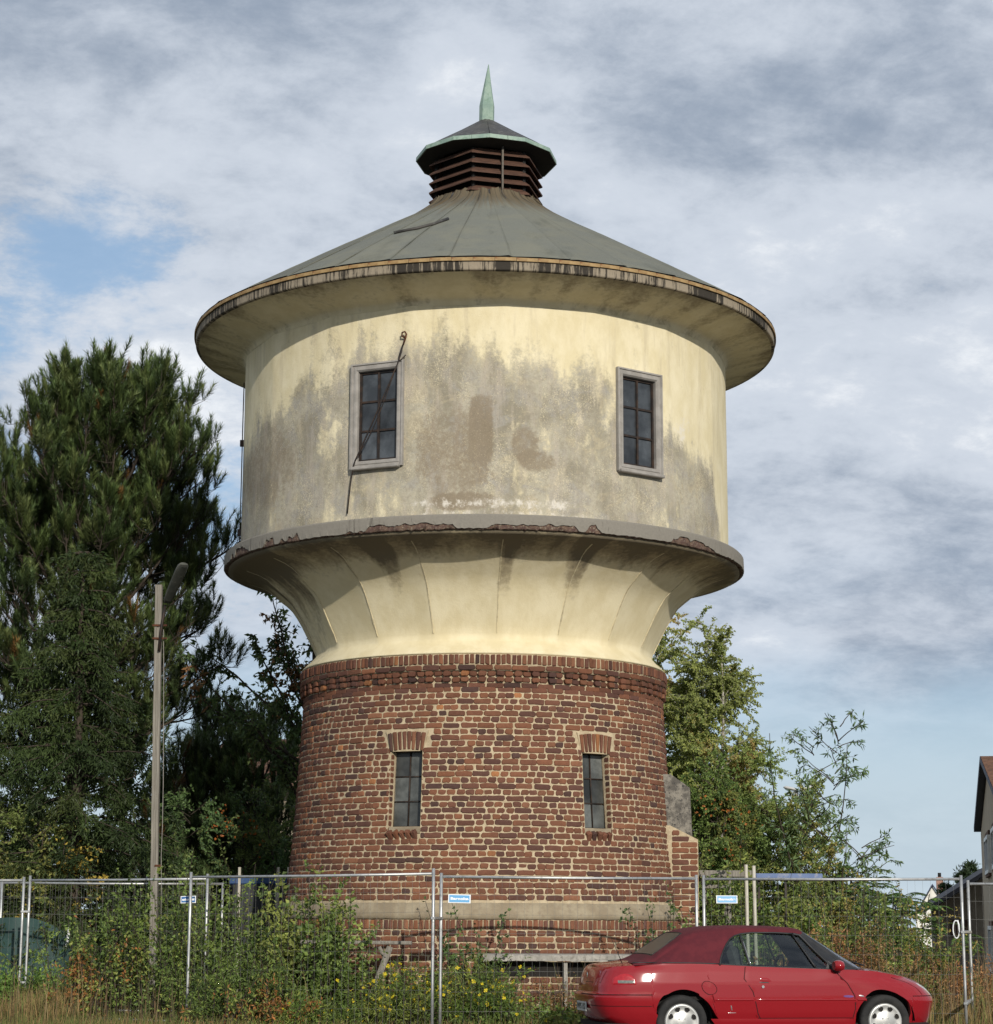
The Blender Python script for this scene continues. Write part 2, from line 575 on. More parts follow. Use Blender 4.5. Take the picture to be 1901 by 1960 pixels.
M = {}
M['brick'] = material('brick', brick_fn, 0.85, 0, 0.25)
M['mortar'] = simple('mortar', (0.37, 0.295, 0.19), (0.48, 0.395, 0.265), 9, 0.95, bmp=0.5, c3=(0.34, 0.27, 0.17))
M['cement'] = simple('cement_band', (0.23, 0.185, 0.125), (0.31, 0.26, 0.18), 3.5, 0.95, bmp=0.5, c3=(0.24, 0.19, 0.13))
M['plaster'] = material('weathered_plaster', plaster_fn, 0.92, 0, 0.2)
M['neck'] = material('neck_plaster', neck_fn, 0.9, 0, 0.2)
M['fascia'] = material('fascia', streak_fn((0.30, 0.25, 0.18), (0.22, 0.185, 0.14), (0.018, 0.016, 0.014), 0.06), 0.9, 0, 0.2)
M['ledge'] = material('ledge_concrete', streak_fn((0.245, 0.225, 0.19), (0.165, 0.152, 0.13), (0.10, 0.09, 0.075), -0.12), 0.9, 0, 0.2)
M['roof'] = material('roofing_felt', roof_fn, 0.95, 0, 0.15)
M['gold'] = simple('rusty_drip_edge', (0.26, 0.165, 0.070), (0.35, 0.24, 0.11), 7, 0.7, bmp=0.2, c3=(0.20, 0.09, 0.035))
M['wood_brown'] = simple('brown_louver', (0.060, 0.031, 0.021), (0.105, 0.053, 0.034), 5, 0.75, bmp=0.3, streak=(1, 1, 8))
M['dark'] = simple('near_black', (0.012, 0.011, 0.010), (0.02, 0.018, 0.016), 4, 0.9)  # near black, also painted as the shade in gaps, hollows and undersides
M['slate'] = simple('cap_sheet', (0.035, 0.033, 0.032), (0.06, 0.055, 0.05), 4, 0.55, c3=(0.11, 0.11, 0.10))
M['copper'] = simple('green_copper', (0.195, 0.275, 0.232), (0.265, 0.345, 0.285), 6, 0.6, c3=(0.16, 0.24, 0.18), bmp=0.1)
M['frame_grey'] = simple('grey_window_surround', (0.235, 0.22, 0.20), (0.31, 0.29, 0.265), 5, 0.85, bmp=0.4, c3=(0.26, 0.235, 0.21))
M['iron'] = simple('dark_iron', (0.016, 0.013, 0.012), (0.04, 0.024, 0.016), 10, 0.6)
M['rust'] = simple('rust', (0.10, 0.035, 0.015), (0.05, 0.022, 0.014), 20, 0.9, bmp=0.3)
M['galv'] = simple('galvanised_steel', (0.40, 0.41, 0.41), (0.50, 0.50, 0.49), 6, 0.45, metal=0.7, spec=0.5, c3=(0.30, 0.30, 0.29))
M['wire'] = simple('mesh_wire', (0.20, 0.20, 0.19), (0.26, 0.26, 0.25), 6, 0.5, metal=0.5)
M['concrete'] = simple('concrete', (0.28, 0.265, 0.235), (0.38, 0.36, 0.32), 7, 0.92, bmp=0.5, c3=(0.20, 0.185, 0.16))
M['oldwood'] = simple('grey_wood', (0.175, 0.16, 0.135), (0.255, 0.235, 0.20), 3, 0.9, bmp=0.4, streak=(14, 14, 0.6), c3=(0.17, 0.145, 0.115))
M['bark'] = simple('bark', (0.040, 0.031, 0.024), (0.072, 0.056, 0.042), 6, 0.95, bmp=0.6, streak=(3, 3, 0.6))
M['birch_bark'] = simple('birch_bark', (0.40, 0.38, 0.34), (0.22, 0.19, 0.16), 5, 0.9, c3=(0.06, 0.05, 0.045), streak=(1, 1, 4))
M['leaf'] = leaf_material('leaf', 0.30, 0.5)
M['needle'] = leaf_material('needle', 0.12, 0.55)
M['grass'] = leaf_material('grass', 0.30, 0.7)


def glass_fn(c, rough, spec):
    def fn(nt, bs):
        tc_ = nt.node('ShaderNodeTexCoord').outputs['Object']
        n = nt.noise(tc_, 2.5, 5, 0.6)
        col = nt.mix(nt.ramp(n, 0.35, 0.7), c, tuple(min(1, x * 2.4 + 0.012) for x in c))
        col = nt.mix(1.0, col, nt.attr('tint'), 'MULTIPLY')
        nt.put(bs.inputs['Base Color'], col)
        nt.put(bs.inputs['Roughness'], nt.math('ADD', rough, nt.math('MULTIPLY', n, 0.15)))
    return material('dusty_glass', fn, rough, 0, spec)


M['pane'] = glass_fn((0.018, 0.021, 0.024), 0.18, 0.5)
M['pane_dusty'] = glass_fn((0.030, 0.032, 0.030), 0.28, 0.4)
# ------------------------------------------------------------------ ground, verge and road
TX, TY = -0.194, 33.2                        # axis of the water tower


def ground():
    def fn(nt, bs):
        tc_ = nt.node('ShaderNodeTexCoord').outputs['Object']
        n = nt.noise(tc_, 0.35, 6, 0.65)
        n2 = nt.noise(tc_, 6, 6, 0.7)
        col = nt.mix(nt.ramp(n, 0.4, 0.62), (0.055, 0.062, 0.022), (0.12, 0.095, 0.045))
        col = nt.mix(nt.math('MULTIPLY', nt.ramp(n2, 0.48, 0.7), 0.7), col, (0.05, 0.04, 0.022))
        nt.put(bs.inputs['Base Color'], col)
        bump(nt, bs, n2, 0.6, 0.05)
    g = material('weedy_ground', fn, 0.95, 0, 0.1)
    m = MB()
    xs = np.concatenate([-np.geomspace(1200, 16, 14), np.linspace(-14, 14, 29), np.geomspace(16, 1200, 14)])
    ys = np.concatenate([np.linspace(27.72, 44, 24), np.geomspace(46, 1600, 16)])
    X, Y = np.meshgrid(xs, ys, indexing='ij')
    Z = (fbm(X * .5, Y * .5, 5) - 0.5) * 0.08
    Z[:, 0] = 0.0
    m.grid(np.stack([X, Y, Z], -1))
    m.build('ground', g, kind='structure')
    def road_fn(nt, bs):
        tc_ = nt.node('ShaderNodeTexCoord').outputs['Object']
        n = nt.noise(tc_, 60, 4, 0.7)
        n2 = nt.noise(tc_, 0.8, 5, 0.6)
        col = nt.mix(n, (0.085, 0.083, 0.080), (0.135, 0.130, 0.122))
        col = nt.mix(nt.math('MULTIPLY', nt.ramp(n2, 0.5, 0.7), 0.4), col, (0.03, 0.03, 0.03))
        nt.put(bs.inputs['Base Color'], col)
        bump(nt, bs, n, 0.4, 0.01)
    r = material('asphalt', road_fn, 0.9, 0, 0.2)
    m = MB()
    xs = np.array([-400, -60, -20, 0, 20, 60, 400.])
    ys = np.array([-60, -20, 0, 10, 18, 27.58])
    X, Y = np.meshgrid(xs, ys, indexing='ij')
    m.grid(np.stack([X, Y, np.full_like(X, 0.04)], -1))
    m.build('road', r, kind='structure')
    k = MB()
    x = -30.0
    while x < 30:
        k.box((x + 0.5, 27.65, 0.03), (0.985, 0.14, 0.26), bev=0.02)
        x += 1.0
    k.build('kerb', M['concrete'], kind='structure')


ground()

# ------------------------------------------------------------------ water tower
tower = thing('water_tower', 'round water tower of brown brick with a bulging cream tank and grey conical roof', 'water tower', (TX, TY, 0))


def cyl(phi, r, z):
    """point on the tower: phi = 0 faces the camera side, positive to the right"""
    phi = np.asarray(phi, float)
    r, z = np.broadcast_arrays(np.asarray(r, float), np.asarray(z, float)) if np.ndim(r) or np.ndim(z) else (r, z)
    return np.stack(np.broadcast_arrays(TX + r * np.sin(phi), TY - r * np.cos(phi), z), -1)


def on_cyl(u, v, R):
    dd = dir_of(u, v)
    a = dd.x ** 2 + dd.y ** 2
    b = -2 * (dd.x * TX + dd.y * TY)
    c = TX ** 2 + TY ** 2 - R * R
    t = (-b - math.sqrt(max(0, b * b - 4 * a * c))) / 2 / a
    return math.atan2(dd.x * t - TX, TY - dd.y * t), dd.z * t + HC


def lathe(m, prof, phis, closed=True, smooth=True, sides=0, blend=None, off=0.0):
    """prof: list of (r, z); sides > 0 flattens the ring into facets by blend (per profile point)"""
    prof = np.array(prof, float)
    ph = np.asarray(phis, float)
    r = np.tile(prof[:, 0], (len(ph), 1))
    if sides:
        st = 2 * PI / sides
        loc = (ph - off + st / 2) % st - st / 2          # 0 at facet centre when off is a centre
        poly = math.cos(st / 2) / np.cos(loc)
        bl = np.asarray(blend, float)[None, :]
        r = r * (1 - bl + bl * poly[:, None])
    P = cyl(ph[:, None], r, np.tile(prof[:, 1], (len(ph), 1)))
    m.grid(P, close_u=closed, smooth=smooth, flip=False)
    return P


def dense_phis(front, back, extra=()):
    a = np.radians(np.arange(-104, 104, front))
    b = np.radians(np.arange(104, 256, back))
    e = np.concatenate([a, b, np.asarray(extra, float)])
    return np.unique(np.round(e, 6))


def shaft_r(z):
    return np.interp(z, [0, 1.53, 1.541, 1.773, 1.775, 2.709, 3.452, 4.886, 5.3], [3.10, 3.10, 3.10, 3.055, 3.053, 2.957, 2.905, 2.825, 2.815])


BW = [dict(c=math.radians(-22.4), h=math.radians(5.0)), dict(c=math.radians(35.4), h=math.radians(4.9))]
BZ0, BZ1 = 2.74, 3.93


def in_window(p0, p1, z0, z1, gap=0.0):
    for wd in BW:
        if p1 > wd['c'] - wd['h'] - gap and p0 < wd['c'] + wd['h'] + gap and z1 > BZ0 and z0 < BZ1:
            return wd
    return None


# --- mortar core of the brick shaft, with two window openings
edge_p = [wd['c'] + s * wd['h'] for wd in BW for s in (-1, 1)]
ph = dense_phis(1.5, 5, edge_p)
zs = np.unique(np.concatenate([np.linspace(-0.1, 1.541, 12), np.linspace(1.775, 5.18, 30), [BZ0, BZ1]]))
core = MB()
Pc = cyl(ph[:, None], np.tile(shaft_r(zs) - 0.008, (len(ph), 1)), np.tile(zs, (len(ph), 1)))
phn = np.roll(ph, -1)
phn[-1] += 2 * PI
skip = np.zeros((len(ph), len(zs) - 1), bool)
for wd in BW:
    inp = (ph >= wd['c'] - wd['h'] - 1e-5) & (phn <= wd['c'] + wd['h'] + 1e-5)
    inz = (zs[:-1] >= BZ0 - 1e-5) & (zs[1:] <= BZ1 + 1e-5)
    skip |= inp[:, None] & inz[None, :]
core.grid(Pc, close_u=True, skip=skip)
for wd in BW:       # reveals of the openings
    for s in (-1, 1):
        p = wd['c'] + s * wd['h']
        p_in = wd['c'] + s * (wd['h'] - 0.006)
        q = np.array([[cyl(p, shaft_r(z) - 0.008, z), cyl(p_in, shaft_r(z) - 0.26, z)] for z in (BZ0, BZ1)])
        core.grid(q, flip=s > 0, smooth=False)
    for z in (BZ0, BZ1):
        q = np.array([[cyl(wd['c'] + s * wd['h'], shaft_r(z) - 0.008, z), cyl(wd['c'] + s * wd['h'], shaft_r(z) - 0.26, z)] for s in (-1, 1)])
        core.grid(q, smooth=False)
shaft = core.build('brick_shaft', M['mortar'], tower)

BRICK_TINTS = [(0.162, 0.070, 0.040), (0.147, 0.064, 0.039), (0.134, 0.060, 0.039), (0.111, 0.051, 0.035), (0.184, 0.079, 0.043),
               (0.094, 0.046, 0.035), (0.066, 0.037, 0.031), (0.199, 0.092, 0.052), (0.282, 0.124, 0.053), (0.148, 0.067, 0.040)]
TINT_W = np.array([5, 6, 6, 5, 4, 3, 2, 2, 0.5, 5], float)
TINT_W /= TINT_W.sum()


def brick_geo(rng, L, H, depth=0.05, cut=0.017, bulge=0.004, jag=0.0032):
    """worn brick face: x along the wall, y inwards, z up"""
    hx, hz = L / 2, H / 2
    base = []
    nx = 3 if L > 0.18 else 2
    c = cut * rng.uniform(0.6, 1.5, 4)
    base += [(-hx + c[0], -hz), *[(-hx + L * k / nx, -hz) for k in range(1, nx)], (hx - c[1], -hz), (hx, -hz + c[1])]
    base += [(hx, hz - c[2]), (hx - c[2], hz), *[(hx - L * k / nx, hz) for k in range(1, nx)], (-hx + c[3], hz), (-hx, hz - c[3]), (-hx, -hz + c[0])]
    b = np.array(base)
    b += rng.normal(0, jag, b.shape)
    n = len(b)
    front = np.c_[b[:, 0] * (1 - 0.010 / hx), rng.normal(-0.001, 0.0012, n), b[:, 1] * (1 - 0.008 / hz)]
    mid = np.c_[b[:, 0], np.full(n, 0.008), b[:, 1]]
    back = np.c_[b[:, 0], np.full(n, depth), b[:, 1]]
    V = np.concatenate([front, mid, back, [[0, -bulge, 0]]])
    i = np.arange(n)
    j = (i + 1) % n
    F3 = np.stack([i, j, np.full(n, 3 * n)], -1)
    F4 = np.concatenate([np.stack([i + n, j + n, j, i], -1), np.stack([i + 2 * n, j + 2 * n, j + n, i + n], -1)])
    return V, F3, F4


def brick_matrix(phi, r, z, roll=0.0, sx=1.0, sz=1.0, lean=0.0):
    c, s = math.cos(phi), math.sin(phi)
    R = Matrix(((c, -s, 0, 0), (s, c, 0, 0), (0, 0, 1, 0), (0, 0, 0, 1)))
    # local x -> tangent (cos, sin), local y -> inward (-sin, cos)
    L = Matrix.Translation(cyl(phi, r, z))
    return L @ R @ Matrix.Rotation(lean, 4, 'X') @ Matrix.Rotation(roll, 4, 'Y') @ Matrix.Diagonal((sx, 1, sz, 1))


def new_brick_mesh(rng, L, H, tint, **kw):
    V, F3, F4 = brick_geo(rng, L, H, **kw)
    m = MB().add(V, F3, tint)
    m.f.append((F4, False))
    o = m.build('brick', M['brick'])
    me = o.data
    bpy.data.objects.remove(o)
    return me


BH = 0.0762
BR = np.random.default_rng(5)
stretch = [new_brick_mesh(BR, 0.263, BH, np.array(BRICK_TINTS[BR.choice(len(BRICK_TINTS), p=TINT_W)]) * BR.uniform(0.85, 1.12)) for _ in range(44)]
loose = MB()                                  # all bricks past the single ones
geo_s = [brick_geo(BR, 0.263, BH) for _ in range(24)]
geo_h = [brick_geo(BR, 0.126, BH) for _ in range(24)]
geo_r = [brick_geo(BR, 0.068, 0.145, cut=0.008) for _ in range(12)]


def rand_tint(rng, k=1.0):
    return np.array(BRICK_TINTS[rng.choice(len(BRICK_TINTS), p=TINT_W)]) * rng.uniform(0.82, 1.15) * k


def add_loose(m, geo, Mx, tint):
    V, F3, F4 = geo
    A = np.array(Mx)
    n0 = m.n
    m.add(V @ A[:3, :3].T + A[:3, 3], F3, tint)
    m.f.append((F4 + n0, False))


PITCH_Z = 0.0874
cands = []
ROWS = []
z = 1.80 + PITCH_Z / 2
k = 0
while z < 4.83:
    ROWS.append((z, 'S' if k % 2 == 0 else 'H', k))
    z += PITCH_Z
    k += 1
z = 1.395 - PITCH_Z / 2
while z > -0.05:
    ROWS.append((z, 'S' if k % 2 == 0 else 'H', k))
    z -= PITCH_Z
    k += 1
NST = 69
for z, kind, k in ROWS:
    r = float(shaft_r(z))
    n = NST if kind == 'S' else 2 * NST
    step = 2 * PI / n
    off = (0.0 if (k // 2) % 2 == 0 else 0.5) * (2 * PI / NST) + (0.25 * 2 * PI / NST if kind == 'H' else 0) + BR.uniform(-0.3, 0.3) * (2 * PI / NST)
    L0 = 0.263 if kind == 'S' else 0.126
    full = step * r - 0.0115
    for i in range(n):
        p = (off + i * step + PI) % (2 * PI) - PI
        p += BR.normal(0, 0.0022)
        dz = BR.normal(0, 0.0022)
        half = full / 2 / r * BR.uniform(0.97, 1.015)
        p0, p1 = p - half, p + half
        if kind == 'S' and BR.random() < 0.06 and abs(p) < 1.5 and not in_window(p0, p1, z - .04, z + .04):
            for s in (-1, 1):       # a stretcher made of two bats
                add_loose(loose, geo_h[BR.integers(24)], brick_matrix(p + s * (half / 2 + 0.002), r + BR.normal(0, .003), z + dz, BR.normal(0, .006), (half * r - 0.012) / 0.126), rand_tint(BR))
            continue
        wd = in_window(p0, p1, z - .03, z + .03, 0.004)
        cut = False
        if wd is not None or (BZ1 - 0.02 < z < BZ1 + 0.28):
            hw = None
            if wd is not None:
                hw = wd['h'] + 0.004
                cw = wd['c']
            else:
                for w2 in BW:                      # beside the flared arch
                    h2 = w2['h'] + 0.004 + 0.040 * (z - BZ1) / 0.28 + 0.012
                    if p1 > w2['c'] - h2 and p0 < w2['c'] + h2:
                        hw, cw = h2, w2['c']
            if hw is not None:
                if p < cw:
                    p1 = min(p1, cw - hw)
                else:
                    p0 = max(p0, cw + hw)
                if (p1 - p0) * r < 0.03:
                    continue
                p, cut = (p0 + p1) / 2, True
        Lw = (p1 - p0) * r
        rr = r + BR.normal(0.002, 0.0035)
        roll = BR.normal(0, 0.006)
        if kind == 'S' and not cut and math.cos(p) > 0.15 and z > 1.8:
            cands.append((math.cos(p) * Lw / (TY - r * math.cos(p)), p, rr, z + dz, roll, Lw / 0.263))
        else:
            g = geo_s[BR.integers(24)] if kind == 'S' and Lw > 0.16 else geo_h[BR.integers(24)]
            add_loose(loose, g, brick_matrix(p, rr, z + dz, roll, Lw / (0.263 if (kind == 'S' and Lw > 0.16) else 0.126)), rand_tint(BR))
cands.sort(key=lambda c: -c[0])
for _, p, rr, z, roll, sx in cands[:300]:
    place(stretch[BR.integers(len(stretch))], 'brick', brick_matrix(p, rr, z, roll, sx), shaft)
for _, p, rr, z, roll, sx in cands[300:]:
    add_loose(loose, geo_s[BR.integers(24)], brick_matrix(p, rr, z, roll, sx), rand_tint(BR))

# --- corbelled courses, rowlock crown, soldier course of the plinth
def course(z, r, n, geo, L0, H0, Ht, proud=lambda i: 0.0, off=0.0, tintk=1.0, gap=0.012, lo=-PI, hi=PI):
    step = 2 * PI / n
    for i in range(n):
        p = -PI + off * step + i * step
        if not lo <= p <= hi:
            continue
        add_loose(loose, geo[BR.integers(len(geo))], brick_matrix(p + BR.normal(0, .0015), r + proud(i) + BR.normal(0, .003), z + BR.normal(0, .0022), BR.normal(0, .012),
                  (step * r - gap) / L0, Ht / H0), rand_tint(BR, tintk) * (1 if BR.random() > .12 else 1.25))


geo_h2 = [brick_geo(BR, 0.126, BH, depth=0.10, cut=0.018) for _ in range(16)]
course(4.875, 2.832, NST, geo_s, 0.263, BH, 0.073, off=.2, tintk=.85)
course(4.960, 2.842, 2 * NST, geo_h2, 0.126, BH, 0.074, proud=lambda i: 0.036 if i % 2 else -0.002, tintk=.8)
course(5.045, 2.850, 2 * NST, geo_h2, 0.126, BH, 0.074, proud=lambda i: 0.034 if i % 2 else 0.002, off=.0, tintk=.8)
course(5.130, 2.884, NST, geo_s, 0.263, BH, 0.074, off=.6, tintk=.8)
course(5.249, 2.892, 236, geo_r, 0.068, 0.145, 0.138, gap=0.016, tintk=.85)
course(1.468, 3.105, 250, geo_r, 0.068, 0.145, 0.128, gap=0.016, tintk=1.05)
shelf = MB()
pp = dense_phis(3, 6)
lathe(shelf, [(2.80, 5.085), (2.868, 5.09), (2.868, 5.17), (2.876, 5.18), (2.876, 5.318), (2.84, 5.335)], pp)
shelf.build('crown_bed', M['mortar'], tower)
shelf = MB()
lathe(shelf, [(3.04, 1.395), (3.094, 1.40), (3.094, 1.541)], pp)
shelf.build('plinth_bed', M['mortar'], tower)

# --- cement band with a weathered slope
bm = MB()
ph2 = dense_phis(1.0, 5)
prof = [(3.02, 1.775), (3.058, 1.772), (3.075, 1.70), (3.112, 1.64), (3.122, 1.60), (3.122, 1.555), (3.10, 1.538), (3.02, 1.536)]
P = lathe(bm, prof, ph2)
P += 0
bm.v[-1] = bm.v[-1] + np.random.default_rng(2).normal(0, 0.0025, bm.v[-1].shape)
bm.build('cement_band', M['cement'], tower)

# --- brick windows: steel frame, panes, arch bricks, sill
for wi, wd in enumerate(BW):
    c = wd['c']
    ax = Matrix(((math.cos(c), -math.sin(c), 0), (math.sin(c), math.cos(c), 0), (0, 0, 1)))
    def wp(x, y, z_, c=c, ax=ax):
        return np.array(cyl(c, float(shaft_r(z_)), z_)) + np.array(ax @ Vector((x, y, 0)))
    hw = math.sin(wd['h']) * 2.9
    z0, z1 = BZ0 + 0.11, BZ1
    lean = math.atan2(float(shaft_r(z0) - shaft_r(z1)), z1 - z0)
    def lp(x, y, z_, wp=wp):
        return wp(x, y, z_)
    f = MB()
    dpt = 0.16
    t = 0.022
    for x in (-hw + t / 2, 0, hw - t / 2):
        f.tube([lp(x, dpt, z0), lp(x, dpt, z1)], t * 0.62 if x == 0 else t * .7, 4, spin=PI / 4)
    for q in range(4):
        zz_ = z0 + (z1 - z0) * q / 3
        f.tube([lp(-hw, dpt - .002, zz_), lp(hw, dpt - .002, zz_)], t * (0.5 if 0 < q < 3 else .7), 4, spin=PI / 4)
    win = f.build('window', M['iron'] if wi == 0 else M['iron'], tower)
    for q in range(3):
        for s in (0, 1):
            a, b = (-hw + t, -t / 2) if s == 0 else (t / 2, hw - t)
            za, zb = z0 + (z1 - z0) * q / 3 + t / 2, z0 + (z1 - z0) * (q + 1) / 3 - t / 2
            rr = random.Random(wi * 10 + q * 2 + s)
            j = [rr.uniform(-.004, .004) for _ in range(4)]
            g = MB().add([lp(a, dpt + .006 + j[0], za), lp(b, dpt + .006 + j[1], za), lp(b, dpt + .006 + j[2], zb), lp(a, dpt + .006 + j[3], zb),
                          lp(a, dpt + .012, za), lp(b, dpt + .012, za), lp(b, dpt + .012, zb), lp(a, dpt + .012, zb)],
                         [(0, 1, 2, 3), (7, 6, 5, 4), (0, 4, 5, 1), (1, 5, 6, 2), (2, 6, 7, 3), (3, 7, 4, 0)], np.ones(3) * rr.uniform(.55, 2.0))
            g.build('pane', M['pane_dusty'], win)
    sl = MB()
    sl.box(lp(0, 0.105, BZ0 + 0.055), (2 * hw, 0.15, 0.105), R=ax, bev=0.012)
    sl.build('sill', M['cement'], win)
    # segmental arch of bricks on end, sitting slightly proud
    na = 8
    for i in range(na):
        tt = (i - (na - 1) / 2) / (na / 2)
        x0 = tt * (hw + 0.022)
        V, F3, F4 = brick_geo(BR, 0.050, 0.262, cut=0.006, depth=0.09, jag=.0025)
        V = V.copy()
        V[:, 0] *= 1 + 0.40 * (V[:, 2] / 0.262 + 0.1)
        g = MB().add(V, F3, rand_tint(BR, 0.95))
        g.f.append((F4, False))
        zc_ = BZ1 + 0.128 + 0.03 * (1 - tt * tt)
        Mx = brick_matrix(c, float(shaft_r(zc_)) + 0.012 + BR.normal(0, .003), zc_, 0) @ Matrix.Translation((x0 * 1.06, 0, 0)) @ Matrix.Rotation(tt * 0.155, 4, 'Y')
        A = np.array(Mx)
        g.v[0] = g.v[0] @ A[:3, :3].T + A[:3, 3]
        g.build('arch_brick', M['brick'], win)
    back = MB()
    zc_ = BZ1 + 0.14
    A = brick_matrix(c, float(shaft_r(zc_)) + 0.0, zc_)
    pts = [Vector((x, 0.012, zz_)) for x, zz_ in ((-hw - .01, -.14), (hw + .01, -.14), (hw + .085, .155), (-hw - .085, .155))]
    pts2 = [p + Vector((0, .09, 0)) for p in pts]
    back.add([A @ p for p in pts + pts2], [(0, 1, 2, 3), (0, 4, 5, 1), (1, 5, 6, 2), (2, 6, 7, 3), (3, 7, 4, 0)])
    back.build('arch_bed', M['mortar'], win)
    for i in range(5):          # sloping sill bricks
        x0 = (i - 2) * 0.094
        V, F3, F4 = brick_geo(BR, 0.074, 0.24, cut=0.012, depth=0.07, jag=.006)
        g = MB().add(V, F3, rand_tint(BR, 0.95))
        g.f.append((F4, False))
        Mx = brick_matrix(c, float(shaft_r(2.66)) - 0.012, 2.665) @ Matrix.Translation((x0, 0, 0)) @ Matrix.Rotation(0.55, 4, 'X') @ Matrix.Rotation(-0.25, 4, 'Y')
        A = np.array(Mx)
        g.v[0] = g.v[0] @ A[:3, :3].T + A[:3, 3]
        g.build('sill_brick', M['brick'], win)
    # bricks turning into the reveals
    for z, kind, k in ROWS:
        if BZ0 + 0.05 < z < BZ1:
            for s in (-1, 1):
                pj = c + s * wd['h']
                A = Matrix.Translation(cyl(pj, float(shaft_r(z)) - 0.052, z)) @ Matrix.Rotation(c + s * math.radians(78), 4, 'Z') @ Matrix.Translation((0, -0.002, 0))
                # brick face looks across the opening
                A = Matrix.Translation(cyl(pj, float(shaft_r(z)) - 0.055, z)) @ Matrix.Rotation(c - s * math.radians(80), 4, 'Z')
                add_loose(loose, geo_h[BR.integers(24)], A @ Matrix.Translation((0, -0.005, BR.normal(0, .002))) @ Matrix.Diagonal((0.75, .6, 1, 1)), rand_tint(BR, .9))

# --- pier with a rendered stump on the right flank
pier = MB()
Yp = 32.25
xa, xb = at(1284, 1650, Yp).x, at(1337, 1650, Yp).x
zl, zr = at(1284, 1580, Yp).z, at(1336, 1607, Yp).z
def prism(m, pts, y0, y1, tint=None):
    n = len(pts)
    V = [(x, y0, z) for x, z in pts] + [(x, y1, z) for x, z in pts]
    F = [tuple(range(n)), tuple(range(2 * n - 1, n - 1, -1))] + [(i, i + n, (i + 1) % n + n, (i + 1) % n) for i in range(n)]
    return m.add(V, F, tint)
prism(pier, [(xa - .5, -0.1), (xb, -0.1), (xb, zr), (xa, zl), (xa - .5, zl)], Yp + .008, Yp + 1.6)
pier.build('pier', M['mortar'], tower)
for k in range(34):
    z = 0.05 + k * PITCH_Z
    x1 = xb - 0.002
    seq = [0.126, 0.263] if k % 2 else [0.263, 0.126]
    ztop = zr + (zl - zr) * 0.1
    for L in seq:
        Lb = L * (xb - xa) / 0.405
        xc = x1 - Lb / 2
        zlim = zr + (zl - zr) * (xb - xc) / (xb - xa)
        if z + 0.03 < zlim:
            add_loose(loose, (geo_s if L > .2 else geo_h)[BR.integers(24)], Matrix.Translation((xc, Yp - .002 + BR.normal(0, .003), z)) @ Matrix.Diagonal(((Lb - .014) / L, 1, 1, 1)), rand_tint(BR))
        x1 -= Lb
    if z < zr - .05:
        for j in range(5):
            add_loose(loose, geo_s[BR.integers(24)], Matrix.Translation((xb + .002, Yp + .14 + .28 * j + (k % 2) * .14, z)) @ Matrix.Rotation(PI / 2, 4, 'Z'), rand_tint(BR))
cap_ = MB()
Y2 = Yp + 0.12
xs0, xs1 = at(1292, 1550, Y2).x, at(1322, 1600, Y2).x
prism(cap_, [(xs0 - .6, at(1300, 1640, Y2).z), (xs1 + .03, at(1300, 1612, Y2).z), (xs1, at(1318, 1508, Y2).z), (at(1284, 1482, Y2).x, at(1284, 1482, Y2).z), (xs0 - .6, at(1284, 1482, Y2).z)], Y2, Y2 + 1.2)
cap_.build('render_stump', simple('grey_roughcast', (0.10, 0.092, 0.08), (0.24, 0.22, 0.185), 9, 0.95, bmp=0.9, c3=(0.030, 0.030, 0.032)), tower, extra=None)
loose.build('brick_courses', M['brick'], tower, kind='stuff')

# --- cream neck: facetted flare with ribs
NS = 18
RIB0 = math.radians(4.4)
FC = RIB0 + PI / NS                      # centre of a facet
ph3 = dense_phis(0.8, 4)
neck_prof = [(2.80, 5.33), (2.875, 5.342), (2.865, 5.362), (2.82, 5.41), (2.745, 5.475), (2.69, 5.535), (2.668, 5.585), (2.69, 5.66), (2.735, 5.765), (2.79, 5.87), (2.855, 6.0), (2.934, 6.15),
             (3.005, 6.27), (3.085, 6.385), (3.18, 6.475), (3.275, 6.55), (3.38, 6.64), (3.488, 6.725), (3.62, 6.79), (3.80, 6.845), (3.96, 6.885), (4.06, 6.91), (4.06, 6.95)]
np_ = np.array(neck_prof)
bl = np.interp(np_[:, 1], [5.535, 5.60, 6.62, 6.85], [0, 1, 1, 0])
nk = MB()
P = lathe(nk, neck_prof, ph3, sides=NS, blend=bl, off=FC)
phg = np.tile(ph3[:, None], (1, len(np_)))
zg = np.tile(np_[:, 1][None, :], (len(ph3), 1))
pd = np.degrees((phg + PI) % (2 * PI) - PI)
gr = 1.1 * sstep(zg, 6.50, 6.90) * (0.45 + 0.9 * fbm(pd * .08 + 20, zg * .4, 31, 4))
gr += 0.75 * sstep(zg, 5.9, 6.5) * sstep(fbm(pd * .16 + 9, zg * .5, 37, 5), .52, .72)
gr += 0.35 * sstep(-pd, 30, 75)  # darker towards the left flank
nk.build('neck', M['neck'], tower, extra={'wear': np.stack([gr, gr * 0, gr * 0], -1).reshape(-1, 3)})
neck_obj = [o for o in COL.objects if o.name == 'neck'][0]
sel = [(r_, z_) for r_, z_ in neck_prof if 5.60 <= z_ <= 6.86]
